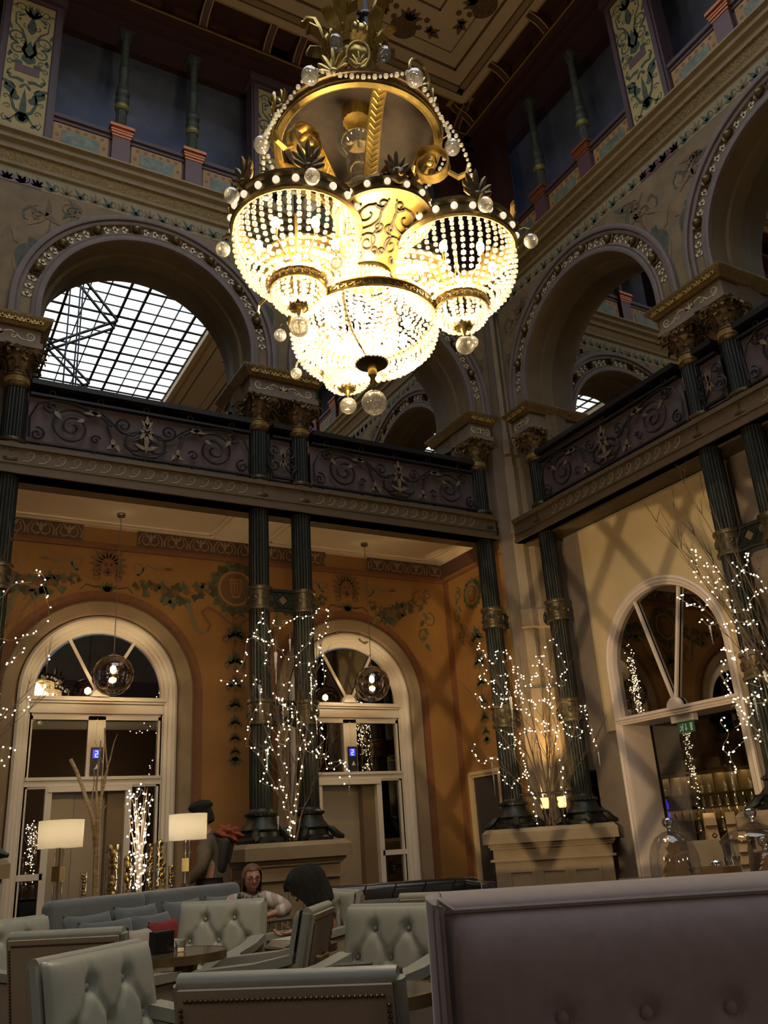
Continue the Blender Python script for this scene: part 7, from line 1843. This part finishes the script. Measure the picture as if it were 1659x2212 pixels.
Ec = [('pel', 'wai'), ('wai', 'che'), ('che', 'nk0'), ('che', 'sR'), ('sR', 'eR'), ('eR', 'cR'), ('che', 'sL'), ('sL', 'eL'), ('eL', 'cL')]
skin_mesh('striped_wrap', stripes(), Jc, Ec, t, root='pel')
b = MB(); b.tube([tuple(L(-.03+.085*cos(a), .05+.075*sin(a), hz-.155+.02*sin(a*2))) for a in [2*PI*i/20 for i in range(20)]], .030, 8, closed=True); b.tube([tuple(L(-.05, -.03, hz-.16)), tuple(L(-.06, -.045, hz-.28)), tuple(L(-.05, -.02, hz-.40))], [.035, .045, .03], 8)
b.build('patterned_scarf', mat('black_white_scarf', (.03, .03, .035), .9, color2=(.40, .38, .36), nscale=45), t)
Jt = {k: (J[k][0], r) for k, r in (('pel', .155), ('hR', .095), ('kR', .078), ('aR', .052), ('hL', .095), ('kL', .078), ('aL', .052))}
skin_mesh('dark_trousers', mat('dark_trouser_cloth', (.02, .02, .025), .9), Jt, [('pel', 'hR'), ('hR', 'kR'), ('kR', 'aR'), ('pel', 'hL'), ('hL', 'kL'), ('kL', 'aL')], t, root='pel')
# slatted chair back under her arm
q = at(602, 1972, 7.5); t = thing('slatted_chair', 'small brown slat-backed chair under the arm of the woman in glasses', 'chair', T(q.x, q.y, 0, math.atan2(RD.y, RD.x)))
M_BRN = mat('brown_wood', (.10, .07, .045), .5)
b = MB(); b.tube([(-.11, 0, .645), (.12, 0, .655)], .018, 8); b.build('top_rail', M_BRN, t)
for x in (-.10, -.055, -.0, .05, .11): b = MB(); b.box(x-.016, x+.016, -.01, .01, .42, .64); b.build('slat', M_BRN, t)
b = MB(); b.box(-.14, .14, -.28, .02, .39, .43); b.build('seat', M_BRN, t)
for x in (-.12, .12):
    for y in (-.26, 0): b = MB(); b.box(x-.014, x+.014, y-.014, y+.014, 0, .39); b.build('leg', M_BRN, t)

# ---- woman with black hair, seen from the side and behind, reading at the small table
hd = at(657, 1912, 6.45); hz = hd.z
t = thing('person', 'woman with thick black hair and black jacket bending over papers', 'person', Matrix.Translation((hd.x, hd.y, 0)))
J = {'pel': (L(.17, .06, .53), (.14, .12)), 'wai': (L(.17, .05, .62), (.12, .10)), 'che': (L(.13, .04, .76), (.14, .10)), 'nk0': (L(.08, .02, hz-.10), .055), 'nk1': (L(.05, .01, hz-.07), .048), 'hea': (L(0, 0, hz), .065), 'top': (L(-.005, 0, hz+.05), .06),
     'sN': (L(.15, -.13, .76), .055), 'eN': (L(.10, -.20, .62), .043), 'wN': (L(-.06, -.20, .665), .028), 'sF': (L(.15, .19, .77), .055), 'eF': (L(.08, .25, .62), .043), 'wF': (L(-.04, .16, .67), .028),
     'hN': (L(.15, -.04, .50), .085), 'kN': (L(-.12, -.06, .50), .065), 'aN': (L(-.10, -.06, .10), .040), 'tN': (L(-.24, -.06, .04), .032), 'hF': (L(.15, .16, .50), .085), 'kF': (L(-.12, .18, .50), .065), 'aF': (L(-.10, .18, .10), .040), 'tF': (L(-.24, .18, .04), .032)}
E_ = [('pel', 'wai'), ('wai', 'che'), ('che', 'nk0'), ('nk0', 'nk1'), ('nk1', 'hea'), ('hea', 'top'), ('che', 'sN'), ('sN', 'eN'), ('eN', 'wN'), ('che', 'sF'), ('sF', 'eF'), ('eF', 'wF'), ('pel', 'hN'), ('hN', 'kN'), ('kN', 'aN'), ('aN', 'tN'), ('pel', 'hF'), ('hF', 'kF'), ('kF', 'aF'), ('aF', 'tF')]
hand(J, E_, 'wN', 'A', -RD+Vector((0, 0, -.22)), FD, -.8); hand(J, E_, 'wF', 'B', -RD+Vector((0, 0, -.2)), FD, -.8)
skin_mesh('body', M_SKIN, J, E_, t, root='pel')
HM = dirM(Vector((0, 0, hz)), -RD*.95+FD*.25, pitch=.42)
head_mesh().build('head', M_SKIN, t, HM, smooth=180); face_parts(HM, t)
hair_shell(HM, t, mat('black_hair', (.006, .006, .007), .85, noise=.3, nscale=60, stretch=(3, 3, .4), bump=.8, bscale=70), .185, 1.40, fringe=1.3, puff=1.14)
M_JACK = mat('black_jacket', (.010, .010, .012), .85)
Jc = {k: (J[k][0], r) for k, r in (('pel', (.17, .14)), ('wai', (.155, .13)), ('che', (.175, .125)), ('nk0', .075), ('sN', .076), ('eN', .064), ('sF', .076), ('eF', .064))}
Jc['cN'] = (lerp(J['eN'][0], J['wN'][0], .82), .048); Jc['cF'] = (lerp(J['eF'][0], J['wF'][0], .82), .048)
skin_mesh('black_jacket', M_JACK, Jc, [('pel', 'wai'), ('wai', 'che'), ('che', 'nk0'), ('che', 'sN'), ('sN', 'eN'), ('eN', 'cN'), ('che', 'sF'), ('sF', 'eF'), ('eF', 'cF')], t, root='pel')
Jt = {k: (J[k][0], r) for k, r in (('pel', .15), ('hN', .093), ('kN', .076), ('aN', .050), ('hF', .093), ('kF', .076), ('aF', .050))}
skin_mesh('dark_trousers', MAT['dark_trouser_cloth'], Jt, [('pel', 'hN'), ('hN', 'kN'), ('kN', 'aN'), ('pel', 'hF'), ('hF', 'kF'), ('kF', 'aF')], t, root='pel')

# ---- stooping person in a black beret by the second table lamp
hd = at(436, 1762, 9.0); hz = hd.z
t = thing('person', 'standing person in black beret and brown coat, stooping toward the table lamp', 'person', Matrix.Translation((hd.x, hd.y, 0)))
J = {'pel': (L(.13, .05, .92), (.15, .12)), 'wai': (L(.14, .04, 1.10), (.14, .11)), 'che': (L(.10, .02, hz-.27), (.16, .12)), 'nk0': (L(.05, .01, hz-.14), .055), 'nk1': (L(.02, 0, hz-.09), .050), 'hea': (L(0, 0, hz), .066), 'top': (L(0, 0, hz+.05), .06),
     'sN': (L(.09, -.16, hz-.24), .060), 'eN': (L(.07, -.24, hz-.50), .046), 'wN': (L(-.13, -.22, hz-.66), .030), 'sF': (L(.09, .19, hz-.24), .060), 'eF': (L(.04, .26, hz-.50), .046), 'wF': (L(-.12, .22, hz-.66), .030),
     'hN': (L(.12, -.05, .88), .095), 'kN': (L(.10, -.07, .48), .065), 'aN': (L(.12, -.07, .10), .042), 'tN': (L(-.03, -.08, .045), .036), 'hF': (L(.12, .15, .88), .095), 'kF': (L(.12, .17, .48), .065), 'aF': (L(.16, .17, .10), .042), 'tF': (L(.01, .17, .045), .036)}
E_ = [('pel', 'wai'), ('wai', 'che'), ('che', 'nk0'), ('nk0', 'nk1'), ('nk1', 'hea'), ('hea', 'top'), ('che', 'sN'), ('sN', 'eN'), ('eN', 'wN'), ('che', 'sF'), ('sF', 'eF'), ('eF', 'wF'), ('pel', 'hN'), ('hN', 'kN'), ('kN', 'aN'), ('aN', 'tN'), ('pel', 'hF'), ('hF', 'kF'), ('kF', 'aF'), ('aF', 'tF')]
hand(J, E_, 'wN', 'A', -RD*.7+Vector((0, 0, -.7)), FD, -.4); hand(J, E_, 'wF', 'B', -RD*.7+Vector((0, 0, -.7)), FD, -.4)
skin_mesh('body', M_SKIN, J, E_, t, root='pel')
HM = dirM(Vector((0, 0, hz)), -RD*.97+FD*.2, pitch=.30)
head_mesh().build('head', M_SKIN, t, HM, smooth=180); face_parts(HM, t)
hair_shell(HM, t, MAT['black_hair'], .09, 1.06)
b = MB(); b.lathe([(.088, .035), (.095, .05), (.125, .075), (.130, .10), (.105, .135), (.05, .152), (0, .155)], 28); b.sphere((0, 0, .158), .010, 6, 5); b.build('black_beret', mat('black_beret_felt', (.008, .008, .010), .95), t, HM @ Matrix.Rotation(-.12, 4, 'X'))
M_COAT = mat('taupe_brown_coat', (.095, .075, .055), .9, noise=.12, nscale=40)
Jc = {k: (J[k][0], r) for k, r in (('pel', (.19, .16)), ('wai', (.175, .145)), ('che', (.195, .15)), ('nk0', .085), ('sN', .084), ('eN', .068), ('sF', .084), ('eF', .068))}
Jc['cN'] = (lerp(J['eN'][0], J['wN'][0], .85), .052); Jc['cF'] = (lerp(J['eF'][0], J['wF'][0], .85), .052); Jc['hem'] = (L(.14, .05, .55), (.21, .17))
skin_mesh('brown_coat', M_COAT, Jc, [('hem', 'pel'), ('pel', 'wai'), ('wai', 'che'), ('che', 'nk0'), ('che', 'sN'), ('sN', 'eN'), ('eN', 'cN'), ('che', 'sF'), ('sF', 'eF'), ('eF', 'cF')], t, root='pel')
Jt = {k: (J[k][0], r) for k, r in (('pel', .14), ('hN', .10), ('kN', .078), ('aN', .055), ('hF', .10), ('kF', .078), ('aF', .055))}
skin_mesh('dark_trousers', MAT['dark_trouser_cloth'], Jt, [('pel', 'hN'), ('hN', 'kN'), ('kN', 'aN'), ('pel', 'hF'), ('hF', 'kF'), ('kF', 'aF')], t, root='pel')
bagc = Vector((hd.x, hd.y, 0))+L(.20, .05, hz-.36)
t = thing('backpack', 'dark backpack on the stooping person with a rust-red jacket stuffed on top', 'backpack', Matrix.Translation(bagc) @ Matrix.Rotation(math.atan2(RD.y, RD.x), 4, 'Z') @ Matrix.Rotation(rad(14), 4, 'Y'))
b = MB(); rounded_box(b, -.09, .10, -.14, .14, -.22, .16, .06); b.build('dark_pack', mat('black_nylon', (.012, .011, .012), .6), t)
def rag(u, v):
    a, tt = 2*PI*u, PI*(v-.5); k = 1+.16*sin(5*a+3*tt)+.12*sin(9*tt+2*a)+.07*sin(13*a); return (.03+.125*k*cos(tt)*cos(a), .15*k*cos(tt)*sin(a), .17+.085*k*sin(tt))
b = MB(); b.grid(rag, 40, 20, cu=True); b.build('rust_jacket', mat('rust_red_cloth', (.24, .055, .022), .85, noise=.25, nscale=18), t)
for y in (-.09, .09): b = MB(); b.strap([(-.09, y, -.2), (-.20, y*1.5, -.05), (-.19, y*1.3, .12), (-.08, y, .17)], .04, .008, side=(0, 1, 0)); b.build('strap', MAT['black_nylon'], t)
q = Vector((hd.x, hd.y, 0))+L(-.16, -.23, hz-.84)
t = thing('handbag', 'dark red handbag held low by the stooping person', 'bag', T(q.x, q.y, q.z, math.atan2(RD.y, RD.x)))
b = MB(); rounded_box(b, -.13, .13, -.06, .06, -.14, .06, .04); b.build('bag_body', mat('dark_red_leather', (.10, .012, .015), .45), t)
b = MB(); b.tube([(-.08, 0, .05), (-.06, 0, .11), (0, 0, .13), (.06, 0, .11), (.08, 0, .05)], .008, 6); b.build('bag_handle', MAT['dark_red_leather'], t)
# ================================================================== light from the part of the hall behind the viewer
for x, y in ((2.4, -6.2), (-1.3, -6.2), (6.1, -6.2), (-4.6, 4.1), (-4.6, .4)):
    b = MB(); b.sphere((0, 0, 0), .25, 20, 14); o = b.build('pendant_lamp', mat('lit_pendant_globe', (.8, .7, .55), .3, emit=(1, .74, .42), estr=3.0), M=T(x, y, 3.4)); 
    tag(o, 'lit globe pendant of the gallery behind the viewer, seen only as reflections', 'pendant lamp', 'pendants behind the viewer')
    lamp('gallery_light', 'POINT', (x+(0.5 if x < -4 else 0), y+(.5 if y < -6 else 0), 3.3), P_BACK, (1, .84, .64), .3)
# lattice added out of view before a spot, made to throw the crossed bars on the tan wall and the pier
LS = Vector((-2.9, .2, 1.75)); LT = Vector((8.6, 8.3, 3.0)); ld = (LT-LS).normalized(); lh = Vector((ld.x, ld.y, 0)).normalized()
tp = LS+ld*2.6
t = thing('shadow_lattice', 'added diamond lattice, unseen behind the viewer, placed to cast crossed shadow bars', 'screen', Matrix.Translation((tp.x, tp.y, 0)) @ Matrix.Rotation(math.atan2(lh.y, lh.x)-PI/2, 4, 'Z'))
b = MB(); 
for k in range(-7, 8):
    for sg in (-1, 1):
        x0, z0, x1, z1 = k*.19-.62, 1.02, k*.19+.62, 3.06
        if sg < 0: x0, x1 = x1, x0
        P0, P1 = Vector((x0, 0, z0)), Vector((x1, 0, z1)); d = P1-P0; t0, t1 = 0.0, 1.0
        for lim, s_ in ((-.9, 1), (.9, -1)):
            if abs(d.x) > 1e-9:
                tt = (lim-P0.x)/d.x
                if d.x*s_ > 0: t0 = max(t0, tt)
                else: t1 = min(t1, tt)
        if t1 > t0: b.tube([P0+d*t0, P0+d*t1], .016, 5)
b.build('lattice', M_WOOD, t)
b = MB(); b.box(-.95, -.89, -.03, .03, 0, 3.1); b.box(.89, .95, -.03, .03, 0, 3.1); b.box(-.95, .95, -.03, .03, .10, 1.57); b.box(-.95, .95, -.03, .03, 2.42, 3.12); b.build('frame', M_WOOD, t)  # solid panels sized to trim the spot and keep it off the chairs
for x in (-.92, .92): b = MB(); b.box(x-.03, x+.03, -.3, .3, 0, .05); b.build('foot', M_WOOD, t)
q = ld.to_track_quat('-Z', 'Y').to_euler()
lamp('wall_spot', 'SPOT', LS, P_LATTICE, (1, .76, .44), .010, rot=q, spot_size=rad(30), spot_blend=.25)
